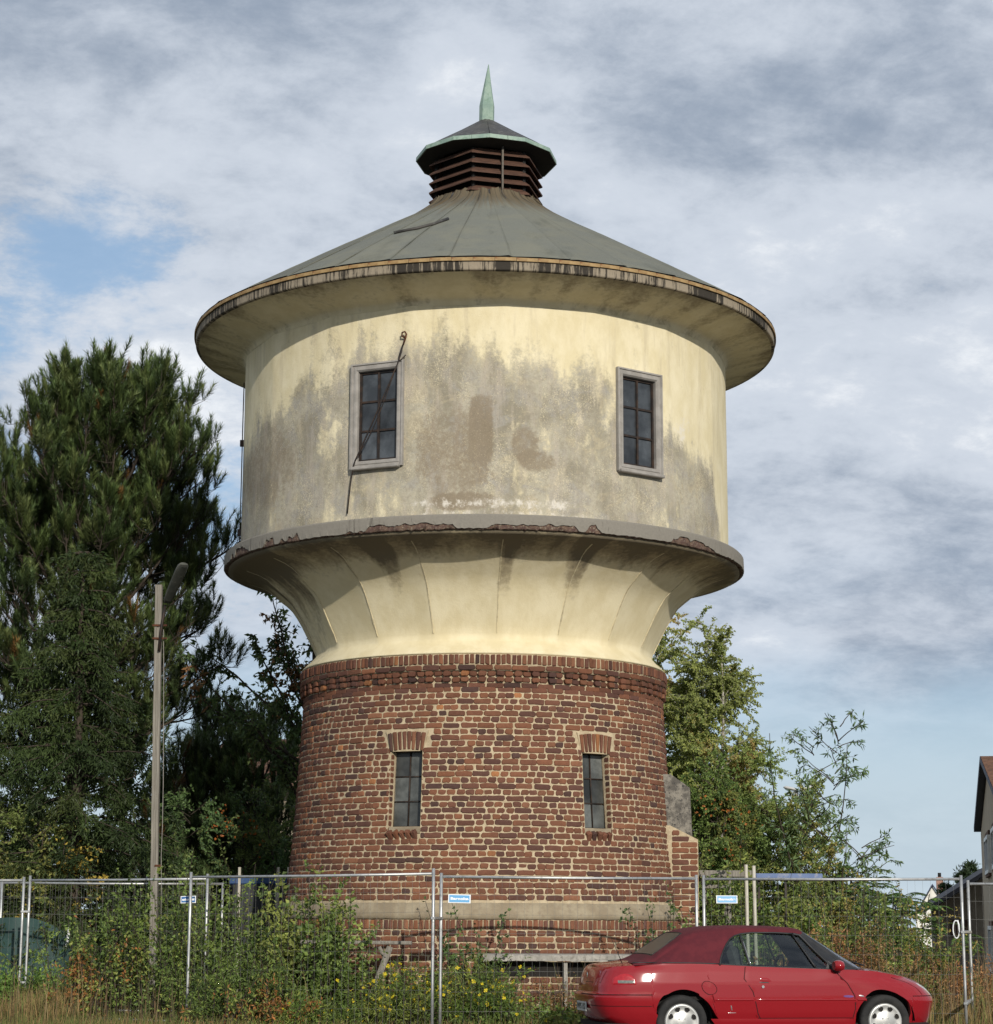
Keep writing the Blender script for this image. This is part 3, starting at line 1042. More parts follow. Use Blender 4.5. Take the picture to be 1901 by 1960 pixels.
for i in range(NS):
    a = RIB0 + i * 2 * PI / NS
    rb = MB()
    hwid = 0.009
    for side in (0,):
        rows = []
        for r_, z_ in sel:
            rows.append([cyl(a - hwid / r_ * 1.0, r_ - .006, z_), cyl(a - hwid / r_ * .8, r_ + .008, z_), cyl(a + hwid / r_ * .8, r_ + .008, z_), cyl(a + hwid / r_ * 1.0, r_ - .006, z_)])
        G = np.array(rows)
        G += np.random.default_rng(i).normal(0, .0018, G.shape)
        rb.grid(np.transpose(G, (1, 0, 2)), smooth=False)
    n_ = 4 * len(sel)
    rb.build('rib', M['neck'], neck_obj, extra={'wear': np.tile(np.array([[0.52, 0, 0]]), (n_, 1))})

# --- ledge under the tank: broken concrete skin over a dark brick course
ld = MB()
ph4 = dense_phis(0.45, 3)
phd = np.degrees(ph4)
chip = sstep(fbm(phd * .11 + 3, phd * 0, 41, 5, .6), .42, .56)
chip *= np.interp((phd + 180) % 360 - 180, [-100, -80, -55, -45, -30, 8, 30, 52, 58, 100], [.7, 1.0, 1.1, .9, .75, .5, 1, .8, 0.0, 0.0])
chip = chip * (0.7 + 0.6 * vnoise(phd * .9, phd * 0, 3))
zb_ = 6.945 + 0.115 * np.clip(chip, 0, 1)
jag = (vnoise(phd * 1.7, phd * 0, 77) - .5) * .012
rows = [(3.86, 7.19), (4.00, 7.175), (4.105, 7.155), (4.128, 7.13)]
G = [cyl(ph4, np.full_like(ph4, r_), np.full_like(ph4, z_)) for r_, z_ in rows]
G.append(cyl(ph4, np.full_like(ph4, 4.131), (7.12 + zb_) / 2))
G.append(cyl(ph4, 4.130 + jag, zb_ + jag))
G.append(cyl(ph4, np.full_like(ph4, 4.02), zb_ + .004))
G = np.stack(G, 1)
ld.grid(G, close_u=True, smooth=False)
sf = np.stack([np.tile((ph4 * 4.13)[:, None], (1, 7)), G[..., 2], np.zeros(G.shape[:2])], -1)
ledge = ld.build('ledge', M['ledge'], tower, extra={'surf': sf.reshape(-1, 3)})
ub = MB()
lathe(ub, [(4.05, 6.935), (4.105, 6.94), (4.112, 6.95), (4.108, 7.075), (4.02, 7.08)], ph4)
ub.v[-1] += np.random.default_rng(9).normal(0, .006, ub.v[-1].shape)
ub.build('exposed_course', simple('exposed_brick', (0.085, 0.050, 0.042), (0.13, 0.085, 0.06), 14, 0.95, bmp=0.8, c3=(0.27, 0.23, 0.17)), ledge)

# --- tank drum with weathered plaster
DR = 3.893
DW = [dict(c=math.radians(-23.4), h=math.radians(4.6), z0=8.045, z1=9.385), dict(c=math.radians(36.1), h=math.radians(4.6), z0=8.06, z1=9.385)]
ep = [wd['c'] + s * wd['h'] for wd in DW for s in (-1, 1)]
ez = [wd[k_] for wd in DW for k_ in ('z0', 'z1')]
ph5 = dense_phis(0.4, 4, ep)
z5 = np.unique(np.round(np.concatenate([np.linspace(7.12, 10.34, 130), ez]), 5))
rr5 = np.full((len(ph5), len(z5)), DR)
st = 2 * PI / NS
loc = (ph5 - FC + st / 2) % st - st / 2
rr5 *= (1 - 0.30 + 0.30 * math.cos(st / 2) / np.cos(loc))[:, None]
PD, ZD = np.meshgrid(np.degrees(ph5), z5, indexing='ij')
PD = (PD + 180) % 360 - 180
rr5 += (fbm(PD * .12, ZD * 1.0, 51, 4) - .5) * .012
zb = np.interp(PD, [-180, -90, -76, -62, -50, -44, -38.6, -38.4, -25, -18, -8, 0, 6, 10, 18, 24, 31, 38, 46, 52, 58, 64, 68, 75, 90, 180],
               [8.7, 8.7, 8.8, 9.12, 9.2, 9.2, 9.3, 9.62, 9.64, 9.70, 9.62, 9.66, 9.58, 9.40, 9.32, 9.52, 9.35, 9.15, 8.75, 8.35, 8.45, 8.3, 7.6, 7.25, 7.2, 8.7])
fn_ = fbm(PD * .22, ZD * 1.1, 61, 6, .62)
fs_ = fbm(PD * .5, ZD * .35, 67, 5, .6)
paint = 0.5 + (ZD - zb) / 0.75
paint = np.clip(paint, -0.22, 1.05) + (fn_ - .5) * 1.5 + (fs_ - .5) * .85
low = sstep(zb - ZD, 0.15, 0.6)
paint += low * 0.42 * sstep(fbm(PD * .11 + 5, ZD * .9, 71, 5), .50, .66)
g1 = np.exp(-((PD + 45) / 9) ** 2 - ((ZD - 8.1) / .45) ** 2)
paint += .35 * g1
paint += .5 * sstep(PD, 40, 66) * sstep(ZD, 7.3, 9.0) * (1 - .6 * sstep(fs_, .5, .62))
paint += .9 * sstep(PD, 67, 76)
under = np.exp(-((PD + 24.5) / 6.5) ** 4) * sstep(7.95 - ZD, 0, .25)
paint += .55 * under
brown = np.zeros_like(PD)
brown += 1.0 * sstep(1 - np.maximum(np.abs((PD + 0.4) / 2.9), 0), 0, .35) * (sstep(9.02 - ZD - .05 * ((PD + .4) / 2) ** 2, 0, .12)) * sstep(ZD, 7.9, 8.15)
brown += 0.8 * sstep(1.25 - np.hypot((PD + 7) / 9.0, (ZD - 8.15) / .72) + (fn_ - .5) * .9, 0, .6)
brown += 0.9 * sstep(1.1 - np.hypot((PD - 8.8) / 3.4, (ZD - 8.22) / .27) + (fn_ - .5) * .8, 0, .45)
brown += 0.8 * sstep(1.1 - np.hypot((PD - 11.5) / 4.5, (ZD - 7.98) / .16) + (fn_ - .5) * .8, 0, .45)
brown += 0.7 * sstep(1.1 - np.hypot((PD + 57) / 15, (ZD - 8.2) / .7) + (fn_ - .5) * 1.2, 0, .6)
brown += 0.9 * sstep(1.1 - np.hypot((PD + 4) / 9, (ZD - 7.38) / .12) + (fn_ - .5) * 1.5, 0, .5)
brown += 0.5 * sstep(-PD, 62, 84) * sstep(8.9 - ZD, 0, .5)
paint -= np.clip(brown, 0, 1) * .5
for (pa, pb_, za_, zb3, k3) in ((-40, -31, 9.25, 9.62, .5), (-18.2, -14.5, 7.6, 8.75, .45), (-37, -33.5, 8.5, 9.2, .35), (30, 31.2, 7.9, 9.5, .4), (-30, -17, 7.3, 7.9, .25)):
    inside_p = sstep(PD, pa - .2, pa + .2) * sstep(pb_ - PD, -.2, .2) * sstep(ZD, za_ - .02, za_ + .02) * sstep(zb3 - ZD, -.02, .02)
    paint += inside_p * (k3 - .25)
    brown -= inside_p * .5
white = -0.25 + 0.9 * np.exp(-((ZD - 7.36) / .13) ** 2) * sstep(PD, -20, -14) * sstep(26 - PD, 0, 8) + .55 * (fs_ - .5)
white += 0.85 * np.exp(-((PD - 51) / 5) ** 2 - ((ZD - 8.75) / .45) ** 2)
white += 0.5 * np.exp(-((PD + 26) / 3) ** 2 - ((ZD - 7.5) / .25) ** 2)
white += 0.5 * sstep(7.27 - ZD, 0, .05)
dm = MB()
phn = np.roll(ph5, -1)
phn[-1] += 2 * PI
skip = np.zeros((len(ph5), len(z5) - 1), bool)
for wd in DW:
    inp = (ph5 >= wd['c'] - wd['h'] - 1e-5) & (phn <= wd['c'] + wd['h'] + 1e-5)
    inz = (z5[:-1] >= wd['z0'] - 1e-4) & (z5[1:] <= wd['z1'] + 1e-4)
    skip |= inp[:, None] & inz[None, :]
dm.grid(cyl(ph5[:, None], rr5, np.tile(z5, (len(ph5), 1))), close_u=True, skip=skip)
dm.build('tank_wall', M['plaster'], tower, extra={'wear': np.stack([paint, brown, white], -1).reshape(-1, 3)})

for wi, wd in enumerate(DW):
    c = wd['c']
    ax = Matrix(((math.cos(c), -math.sin(c), 0), (math.sin(c), math.cos(c), 0), (0, 0, 1)))
    hw = DR * math.sin(wd['h'])
    rc = DR * math.cos(wd['h'])
    def wp(x, y, z_, c=c, ax=ax, rc=rc):
        return np.array(cyl(c, rc, z_)) + np.array(ax @ Vector((x, y, 0)))
    z0, z1 = wd['z0'], wd['z1']
    fr = MB()
    bw = 0.102
    # moulded surround: outer fillet, flat, inner bead, mitred as stacked rings
    rings = [(bw + .012, .012), (bw + .012, -.040), (bw - .012, -.044), (bw - .020, -.026), (.060, -.026), (.052, -.036), (.022, -.036), (.0, -.012), (-.004, .10)]
    G = []
    for e, y in rings:
        G.append([wp(-hw - e, y, z0 - e), wp(hw + e, y, z0 - e), wp(hw + e, y, z1 + e), wp(-hw - e, y, z1 + e)])
    G = np.transpose(np.array(G), (1, 0, 2))
    fr.grid(G, close_u=True, smooth=False)
    win = fr.build('window', M['frame_grey'], tower)
    sl = MB()
    sl.box(wp(0, -.045, z0 - bw - .012), (2 * (hw + bw) * (.93 if wi == 0 else 1.0), .10, .05), R=ax, bev=.012)
    sl.build('sill', M['frame_grey'], win)
    bar = MB()
    y = 0.055
    for x in (-hw + .018, 0, hw - .018):
        wdt = .03 if x == 0 else .036
        bar.box(wp(x, y, (z0 + z1) / 2), (wdt, .035, z1 - z0), R=ax)
    for q in range(4):
        zq = z0 + .016 + (z1 - z0 - .032) * q / 3
        bar.box(wp(0, y + .003, zq), (2 * hw, .032, .030 if 0 < q < 3 else .034), R=ax)
    bar.build('glazing_bars', M['iron'], win)
    for q in range(3):
        for s in (0, 1):
            xa_, xb_ = (-hw + .03, -.012) if s == 0 else (.012, hw - .03)
            za = z0 + .016 + (z1 - z0 - .032) * q / 3 + .01
            zb2 = z0 + .016 + (z1 - z0 - .032) * (q + 1) / 3 - .01
            MB().box(wp((xa_ + xb_) / 2, y + .012, (za + zb2) / 2), (xb_ - xa_, .005, zb2 - za), R=ax @ Matrix.Rotation(random.Random(wi * 7 + q * 2 + s).uniform(-.012, .012), 3, 'X'), tint=np.ones(3) * random.Random(wi + q * 3 + s * 5).uniform(.6, 1.7)).build('pane', M['pane'], win)
    bx = MB()
    bx.box(wp(0, .30, (z0 + z1) / 2), (2 * hw + .1, .02, z1 - z0 + .1), R=ax)
    bx.build('dark_backing', M['dark'], win)  # dark sheet standing in for the unlit space behind the panes

# --- eaves: cove, fascia, drip edge sheets
cv = MB()
cove = [(3.88, 10.28), (3.897, 10.315), (3.91, 10.345), (3.95, 10.372), (4.05, 10.405), (4.2, 10.445), (4.4, 10.495), (4.60, 10.545), (4.672, 10.565)]
lathe(cv, cove, ph3)
cz = np.array(cove)
phg = np.degrees(np.tile(ph3[:, None], (1, len(cove))))
phg = (phg + 180) % 360 - 180
rg = np.tile(cz[:, 0][None], (len(ph3), 1))
gr = 0.30 + .35 * sstep(rg, 4.3, 4.66) + 1.1 * (fbm(phg * .25, rg * .7, 81, 5) - .5)
cv.build('eaves_cove', M['neck'], tower, extra={'wear': np.stack([gr, gr * 0, gr * 0], -1).reshape(-1, 3)})
fa = MB()
fprof = [(4.60, 10.548), (4.676, 10.562), (4.684, 10.575), (4.684, 10.69), (4.60, 10.70)]
P = lathe(fa, fprof, ph4, smooth=False)
sf = np.stack([np.tile((ph4 * 4.68)[:, None], (1, 5)), P[..., 2], np.zeros(P.shape[:2])], -1)
fa.build('fascia', M['fascia'], tower, extra={'surf': sf.reshape(-1, 3)})
ND = 96
dp = MB()
aw = PI / ND - 0.0006
for k_ in range(3):
    a0 = -aw + 2 * aw * k_ / 3
    a1 = -aw + 2 * aw * (k_ + 1) / 3
    sec = [(4.62, 10.752), (4.705, 10.744), (4.712, 10.736), (4.712, 10.692), (4.694, 10.690)]
    G = np.array([[(r_ * math.sin(a), -r_ * math.cos(a), z_) for r_, z_ in sec] for a in (a0, a1)])
    dp.grid(G, smooth=False)
tmp = dp.build('drip_edge', M['gold'])
dmesh = tmp.data
bpy.data.objects.remove(tmp)
rb_ = MB()
lathe(rb_, [(4.56, 10.700), (4.688, 10.696), (4.70, 10.735), (4.56, 10.745)], pp)
drip = rb_.build('drip_batten', M['iron'], tower)
rs = random.Random(4)
for i in range(ND):
    a = -PI + 2 * PI * i / ND
    place(dmesh, 'drip_sheet', Matrix.Translation((TX, TY, rs.uniform(-.003, .003))) @ Matrix.Rotation(a, 4, 'Z'), drip)

# --- roof: felt lengths with lapped joints
roof_prof = [(0.90, 13.14), (0.945, 13.06), (1.02, 12.985), (1.13, 12.905), (1.30, 12.79), (1.55, 12.635), (1.90, 12.43), (2.35, 12.165), (2.85, 11.87), (3.40, 11.545), (3.85, 11.275), (4.25, 11.035), (4.55, 10.852), (4.705, 10.756)]
rp = np.array(roof_prof)
rbase = MB()
lathe(rbase, [(r_, z_ - .014) for r_, z_ in roof_prof], pp)
roof = rbase.build('roof', M['slate'], tower)
NP = 34
slen = np.concatenate([[0], np.cumsum(np.hypot(np.diff(rp[:, 0]), np.diff(rp[:, 1])))])
for i in range(NP):
    rg_ = np.random.default_rng(100 + i)
    a0 = RIB0 + 2 * PI * i / NP
    na = 6
    na = 7
    aa = np.array([a0 + .0016, a0 + .010, *np.linspace(a0 + .03, a0 + 2 * PI / NP - .03, 3), a0 + 2 * PI / NP - .004, a0 + 2 * PI / NP + .004])
    lift = np.linspace(0.0, 0.014, na)
    wob = rg_.normal(0, .0035, (na, len(rp)))
    wr = np.exp(-((slen) / .45) ** 2)[None] * rg_.normal(0, .020, (na, 1))
    G = cyl(np.tile(aa[:, None], (1, len(rp))) + rg_.normal(0, .0012, (1, len(rp))) * np.array([0] + [1] * (na - 2) + [0])[:, None], np.tile(rp[:, 0], (na, 1)),
            np.tile(rp[:, 1], (na, 1)) + lift[:, None] + wob + wr)
    pm = MB()
    tn = np.ones((na, len(rp), 3)) * rg_.uniform(.86, 1.12)
    tn[0] *= .70; tn[-1] *= .85  # edge columns tinted darker: lap shadow painted along each seam
    pm.grid(G, smooth=True, tint=tn)
    edge = G[-1].copy(); edge[:, 2] -= .014
    pm.grid(np.stack([G[-1], edge]), smooth=False)
    edge = G[0].copy(); edge[:, 2] -= .012
    pm.grid(np.stack([edge, G[0]]), smooth=False)
    s0 = np.stack([np.tile((aa * 2.0)[:, None], (1, len(rp))), np.tile(slen, (na, 1)), np.zeros((na, len(rp)))], -1)
    e1 = np.concatenate([s0.reshape(-1, 3), s0[-1], s0[-1], s0[0], s0[0]])
    pm.build('roof_panel', M['roof'], roof, extra={'surf': e1})

# --- hexagonal louvred lantern
HEXR = 0.90
hx0 = math.radians(-13.9)
lan = MB()
ang = hx0 + np.arange(6) * PI / 3
G = np.array([[cyl(a, HEXR - .16, z_) for z_ in (12.9, 13.88)] for a in ang])
lan.grid(G, close_u=True, smooth=False)
for a in ang:
    lan.tube([cyl(a, HEXR - .05, 12.95), cyl(a, HEXR - .05, 13.86)], .035, 4)
lantern = lan.build('lantern', M['dark'], tower)
NR = 6
for q in range(NR):
    zt = 13.868 - q * 0.158
    for i in range(6):
        a, b = ang[i], ang[i] + PI / 3
        sm = MB()
        rin, rout = HEXR - .075, HEXR + .082
        zi, zo = zt, zt - .118
        e = .002
        def q4(r_, z_, t_): return [cyl(a + e, r_, z_ + t_), cyl(b - e, r_, z_ + t_)]
        V = q4(rin, zi, 0) + q4(rout, zo, 0) + q4(rout - .006, zo - .016, 0) + q4(rin - .006, zi - .016, 0)
        jj = random.Random(q * 6 + i)
        V = np.array(V) + np.array([[0, 0, jj.uniform(-.007, .007)] for _ in range(8)])
        sm.add(V, [(0, 2, 3, 1), (2, 4, 5, 3), (4, 6, 7, 5), (6, 0, 1, 7), (0, 6, 4, 2), (1, 3, 5, 7)])
        sm.build('louver_slat', M['wood_brown'], lantern)
stp = MB()
mid = ang[0] + PI / 3 * 0.53
ri = HEXR * math.cos(PI / 6) / math.cos(mid - ang[0] - PI / 6)
stp.tube([cyl(mid, ri + .10, 13.87), cyl(mid, ri + .10, 13.3), cyl(mid, ri + .10, 13.02)], .022, 4, spin=PI / 4)
stp.build('strap', simple('grey_strap', (0.16, 0.14, 0.115), (0.10, 0.085, 0.07), 8, 0.8), lantern)

# --- lantern cap and spire
NC = 12
cang = math.radians(3) + np.arange(NC) * 2 * PI / NC
cp = MB()
G = np.array([[cyl(a, r_, z_) for r_, z_ in ((HEXR - .1, 13.875), (1.155, 13.905), (1.155, 13.92), (.10, 14.60))] for a in cang])
cp.grid(G, close_u=True, smooth=False)
cap = cp.build('lantern_cap', M['dark'], tower)
for i in range(NC):
    a, b = cang[i] + .004, cang[i] + 2 * PI / NC - .004
    jj = random.Random(50 + i)
    l0 = jj.uniform(.004, .016)
    G = np.array([[cyl(x_, r_, z_ + l0) for r_, z_ in ((1.15, 13.955), (.85, 14.15), (.5, 14.37), (.125, 14.615))] for x_ in (a, (a + b) / 2, b)])
    # keep the sheet flat between its edges
    G[1] = (G[0] + G[2]) / 2
    G[1][:, 2] += .01
    MB().grid(G, smooth=False).build('cap_sheet', M['slate'], cap)
    rm = MB()
    for aa_, bb_ in ((a - .003, (a + b) / 2 - .002), ((a + b) / 2 + .002, b + .003)):
        rr_ = lambda t_, r_: r_ * math.cos(PI / NC) / math.cos(t_ - (cang[i] + PI / NC))
        V = []
        for t_ in (aa_, bb_):
            k1 = rr_(t_, 1.168)
            V += [cyl(t_, k1, 13.972), cyl(t_, k1 + .006, 13.905), cyl(t_, k1 - .03, 13.905), cyl(t_, k1 - .05, 13.99)]
        rm.add(V, [(0, 1, 5, 4), (1, 2, 6, 5), (3, 0, 4, 7), (2, 3, 7, 6), (0, 3, 2, 1), (4, 5, 6, 7)])
    rm.build('cap_rim', M['copper'], cap)
sp_ = MB()
n8 = 8
rings = [(.132, 14.56, 0), (.134, 14.60, 0), (.127, 14.62, 0), (.128, 14.90, .004), (.085, 15.15, .010), (.045, 15.40, .018), (.006, 15.645, .028)]
G = np.array([[cyl(k_ * PI / 4 + .2, r_, z_) + np.array([o_, 0, 0]) for r_, z_, o_ in rings] for k_ in range(n8)])
sp_.grid(G, close_u=True, smooth=False)
sp_.build('spire', M['copper'], tower)

# --- conductor down the left flank, iron anchors, cable
lc = MB()
al = math.radians(-83.5)
lc.tube([cyl(al, DR + .004, 10.0), cyl(al + .01, DR + .006, 9.2), cyl(al - .005, DR + .004, 8.4), cyl(al, DR + .006, 7.2)], .009, 5)
for zz_ in (9.0, 7.55):
    lc.box(cyl(al, DR + .01, zz_), (.06, .06, .10))
lc.build('lightning_conductor', M['iron'], tower)

cab = thing('cable', 'thin black cable hanging from a rusty hook and slanting down across the left tank window', 'cable', tuple(cyl(math.radians(-18.5), DR, 9.95)))
def onw(u, v, off=.03):
    p_, z_ = on_cyl(u, v, DR)
    return cyl(p_, DR + off, z_)
hk = MB()
loop = [onw(777, 648, .02), onw(772, 645, .06), onw(773, 639, .07), onw(778, 637, .07), onw(781, 642, .07), onw(778, 652, .06), onw(774, 662, .05)]
hk.tube(loop, .013, 6)
hk.build('hook', M['rust'], cab)
cb = MB()
cb.tube([onw(774, 660, .05), onw(770, 678, .05), onw(764, 698, .06), onw(757, 718, .085)] + [onw(757 + (686 - 757) * t_, 718 + (884 - 718) * t_ + 10 * t_ * (1 - t_), .09) for t_ in np.linspace(.1, 1, 10)]
        + [onw(681, 897, .07), onw(674, 925, .04), onw(670, 955, .03), onw(667, 984, .03)], .011, 6)
cb.tube([onw(757, 720, .08)] + [onw(757 + (688 - 757) * t_, 720 + (878 - 720) * t_ + 60 * t_ * (1 - t_), .085) for t_ in np.linspace(.1, 1, 10)], .008, 5)
cb.tube([onw(773, 662, .05), onw(768, 680, .06), onw(766, 692, .06), onw(771, 690, .06), onw(779, 681, .05)], .009, 5)
cb.build('cord', M['iron'], cab)

# --- loose batten lying on the roof
def on_roof(u, v):
    dd = dir_of(u, v)
    best = None
    for k_ in range(1200):
        Y = 28.5 + k_ * .005
        p = dd * (Y / dd.y)
        r_ = math.hypot(p.x - TX, p.y - TY)
        if r_ < 4.7 and np.interp(r_, rp[:, 0], rp[:, 1]) >= p.z + HC:
            return np.array([p.x, p.y, p.z + HC])
    return np.array(at(u, v, 30))
bt = MB()
bt.tube([on_roof(754, 449) + [0, 0, .03], on_roof(800, 440) + [0, 0, .03], on_roof(830, 432) + [0, 0, .03], on_roof(858, 422) + [0, 0, .03]], .026, 4, spin=PI / 4)
tag(bt.build('batten', M['slate']), 'dark narrow batten lying slantwise on the left side of the grey conical roof', 'batten')
# ------------------------------------------------------------------ vegetation
def unit(v):
    return v / (np.linalg.norm(v, axis=-1, keepdims=True) + 1e-12)


def rand_dirs(rng, n):
    return unit(rng.normal(0, 1, (n, 3)))


def leaves(m, P, D, L, W, rng, tint, fold=0.18, curl=0.12):
    """one folded leaf (two triangles) per point P growing along D"""
    n = len(P)
    D = unit(D)
    N = unit(np.cross(D, rand_dirs(rng, n)))
    B = np.cross(D, N)
    L = np.broadcast_to(np.asarray(L, float), (n,))[:, None]
    W = np.broadcast_to(np.asarray(W, float), (n,))[:, None]
    V = np.stack([P, P + D * L * .45 + B * W * .5 + N * W * fold, P + D * L - N * L * curl, P + D * L * .45 - B * W * .5 + N * W * fold], 1)
    i = np.arange(n)[:, None] * 4
    F = np.concatenate([i + [0, 1, 2], i + [0, 2, 3]], 0)
    m.add(V.reshape(-1, 3), F, np.repeat(tint, 4, 0))


def tints(rng, n, palette, weights=None, var=0.25):
    pal = np.array(palette, float)
    w_ = None if weights is None else np.array(weights, float) / np.sum(weights)
    t = pal[rng.choice(len(pal), n, p=w_)]
    return t * (1 + rng.normal(0, var, (n, 1))).clip(.45, 1.7)


def patch_tints(rng, P, pal, weights, seed, var=.22, scale=1.6):
    """colour varies by clump, not leaf by leaf"""
    pal = np.array(pal, float)
    w_ = np.ones(len(pal)) if weights is None else np.array(weights, float)
    cw = np.cumsum(w_ / w_.sum())
    v = fbm(P[:, 0] * scale + seed * 1.7, P[:, 2] * scale + P[:, 1] * scale * .6 + seed, seed + 5, 4)
    r_ = np.argsort(np.argsort(v)) / len(v)
    q = (r_ + rng.normal(0, .10, len(v))).clip(0, .999)
    return pal[np.searchsorted(cw, q).clip(0, len(pal) - 1)] * (1 + rng.normal(0, var, (len(v), 1))).clip(.5, 1.6)


def needles(m, P, D, L, rng, tint, n=84, nl=0.15, wd=0.0135, ang=0.95):
    """needle-clad shoots: P base, D direction, L length of the shoot"""
    k = len(P)
    D = unit(D)
    A = unit(np.cross(D, rand_dirs(rng, k)))
    B = np.cross(D, A)
    t = rng.uniform(0.0, 1.0, (k, n)) ** 0.85
    ph = rng.uniform(0, 2 * PI, (k, n))
    rad = A[:, None] * np.cos(ph)[..., None] + B[:, None] * np.sin(ph)[..., None]
    base = P[:, None] + D[:, None] * (t * np.broadcast_to(L, (k,))[:, None])[..., None]
    a = ang * rng.uniform(.7, 1.3, (k, n)) * (1.05 - .45 * t)
    dirn = D[:, None] * np.cos(a)[..., None] + rad * np.sin(a)[..., None]
    ln = nl * rng.uniform(.75, 1.15, (k, n))
    side = np.cross(dirn, rad)
    side = unit(side) * wd / 2
    V = np.stack([base - side, base + side, base + dirn * ln[..., None]], 2).reshape(-1, 3)
    F = np.arange(k * n * 3).reshape(-1, 3)
    sh = rng.uniform(.8, 1.25, (k, n, 1)) * (0.55 + .80 * t[..., None])
    T = np.repeat((tint[:, None] * sh).reshape(-1, 3), 3, 0)
    m.add(V, F, T)


def limb(p0, d0, length, nseg, rng, up=0.0, wob=0.12):
    pts = [np.array(p0, float)]
    d_ = unit(np.array(d0, float))
    for _ in range(nseg):
        d_ = unit(d_ + np.array([0, 0, up / nseg]) + rng.normal(0, wob / math.sqrt(nseg), 3))
        pts.append(pts[-1] + d_ * length / nseg)
    return np.array(pts)


def along(pts, t):
    k = len(pts) - 1
    x = np.clip(np.asarray(t) * k, 0, k - 1e-6)
    i = x.astype(int)
    f = (x - i)[..., None]
    p = pts[i] * (1 - f) + pts[i + 1] * f
    return p, unit(pts[i + 1] - pts[i])


def pine_tree(base, top_z, prof, label, seed, shoots=12, dens=1.0, palette=None, nl=.15, group=None, sector=None, level=0.42, per=(5, 7), trunk_r=.2, thin=1.0):
    rng = np.random.default_rng(seed)
    t = thing('pine_tree', label, 'tree', tuple(base), group)
    wood, nd = MB(), MB()
    trunk = limb(base, (0.02, 0, 1), top_z - base[2] - .4, 12, rng, up=.3, wob=.06)
    wood.tube(trunk, np.linspace(trunk_r, .035, len(trunk)), 8)
    Ps, Ds, Ls, Ts = [], [], [], []
    pal = palette or [(.085, .125, .044), (.10, .145, .050), (.070, .105, .040), (.12, .15, .055)]
    z = prof[0][0]
    pz, pr = np.array([q[0] for q in prof]), np.array([q[1] for q in prof])
    while z < top_z - .15:
        R = float(np.interp(z, pz, pr))
        nb = rng.integers(*per)
        a0 = rng.uniform(0, 2 * PI)
        for b in range(nb):
            a = a0 + b * 2 * PI / nb + rng.normal(0, .22)
            if sector and not (sector[0] <= (a % (2 * PI)) <= sector[1]) and rng.random() < .7:
                continue
            ln = R * rng.uniform(.72, 1.12)
            hrel = (z - base[2]) / (top_z - base[2])
            zst = z - .25 * ln
            tz = np.clip((zst - base[2]) / (trunk[-1, 2] - base[2]), 0, 1)
            p0, _ = along(trunk, tz)
            br = limb(p0, (math.cos(a), math.sin(a), .05 + .75 * hrel ** 2), ln, 7, rng, up=.55, wob=.22)
            wood.tube(br, np.linspace(.012 + .013 * ln, .008, len(br)), 5)
            nt_ = max(3, int(shoots * ln * dens * (thin if hrel < .58 else 1.0)))
            for q in range(nt_):
                u_ = rng.uniform(.28, 1.0) ** .8
                p, dr = along(br, np.array(u_))
                sd = unit(dr * .7 + rng.normal(0, .55, 3) + np.array([0, 0, .35]))
                tw = limb(p, sd, rng.uniform(.18, .55) * (1.15 - .4 * u_), 3, rng, up=.5, wob=.15)
                wood.tube(tw, [.008, .007, .006, .005], 3, cap=False)
                base_t = np.array(pal[rng.integers(len(pal))])
                if rng.random() < .012:
                    base_t = np.array([.13, .07, .022])
                nk_ = rng.integers(1, 3)
                for _ in range(nk_):
                    Ps.append(tw[-1] - (tw[-1] - tw[-2]) * rng.uniform(0, .8))
                    Ds.append(unit((tw[-1] - tw[-2])) * .6 + rng.normal(0, .26, 3) + np.array([0, 0, 1.0]))
                    Ls.append(rng.uniform(.28, .46))
                    Ts.append(base_t * rng.uniform(.8, 1.2))
        z += level * rng.uniform(.8, 1.2)
    for _ in range(5):
        Ps.append(trunk[-1] + rng.normal(0, .08, 3)); Ds.append(np.array([0, 0, 1]) + rng.normal(0, .3, 3)); Ls.append(.45); Ts.append(np.array(pal[1]))
    needles(nd, np.array(Ps), np.array(Ds), np.array(Ls), rng, np.array(Ts), nl=nl)
    wood.build('trunk', M['bark'], t)
    nd.build('crown', M['needle'], t)
    return t


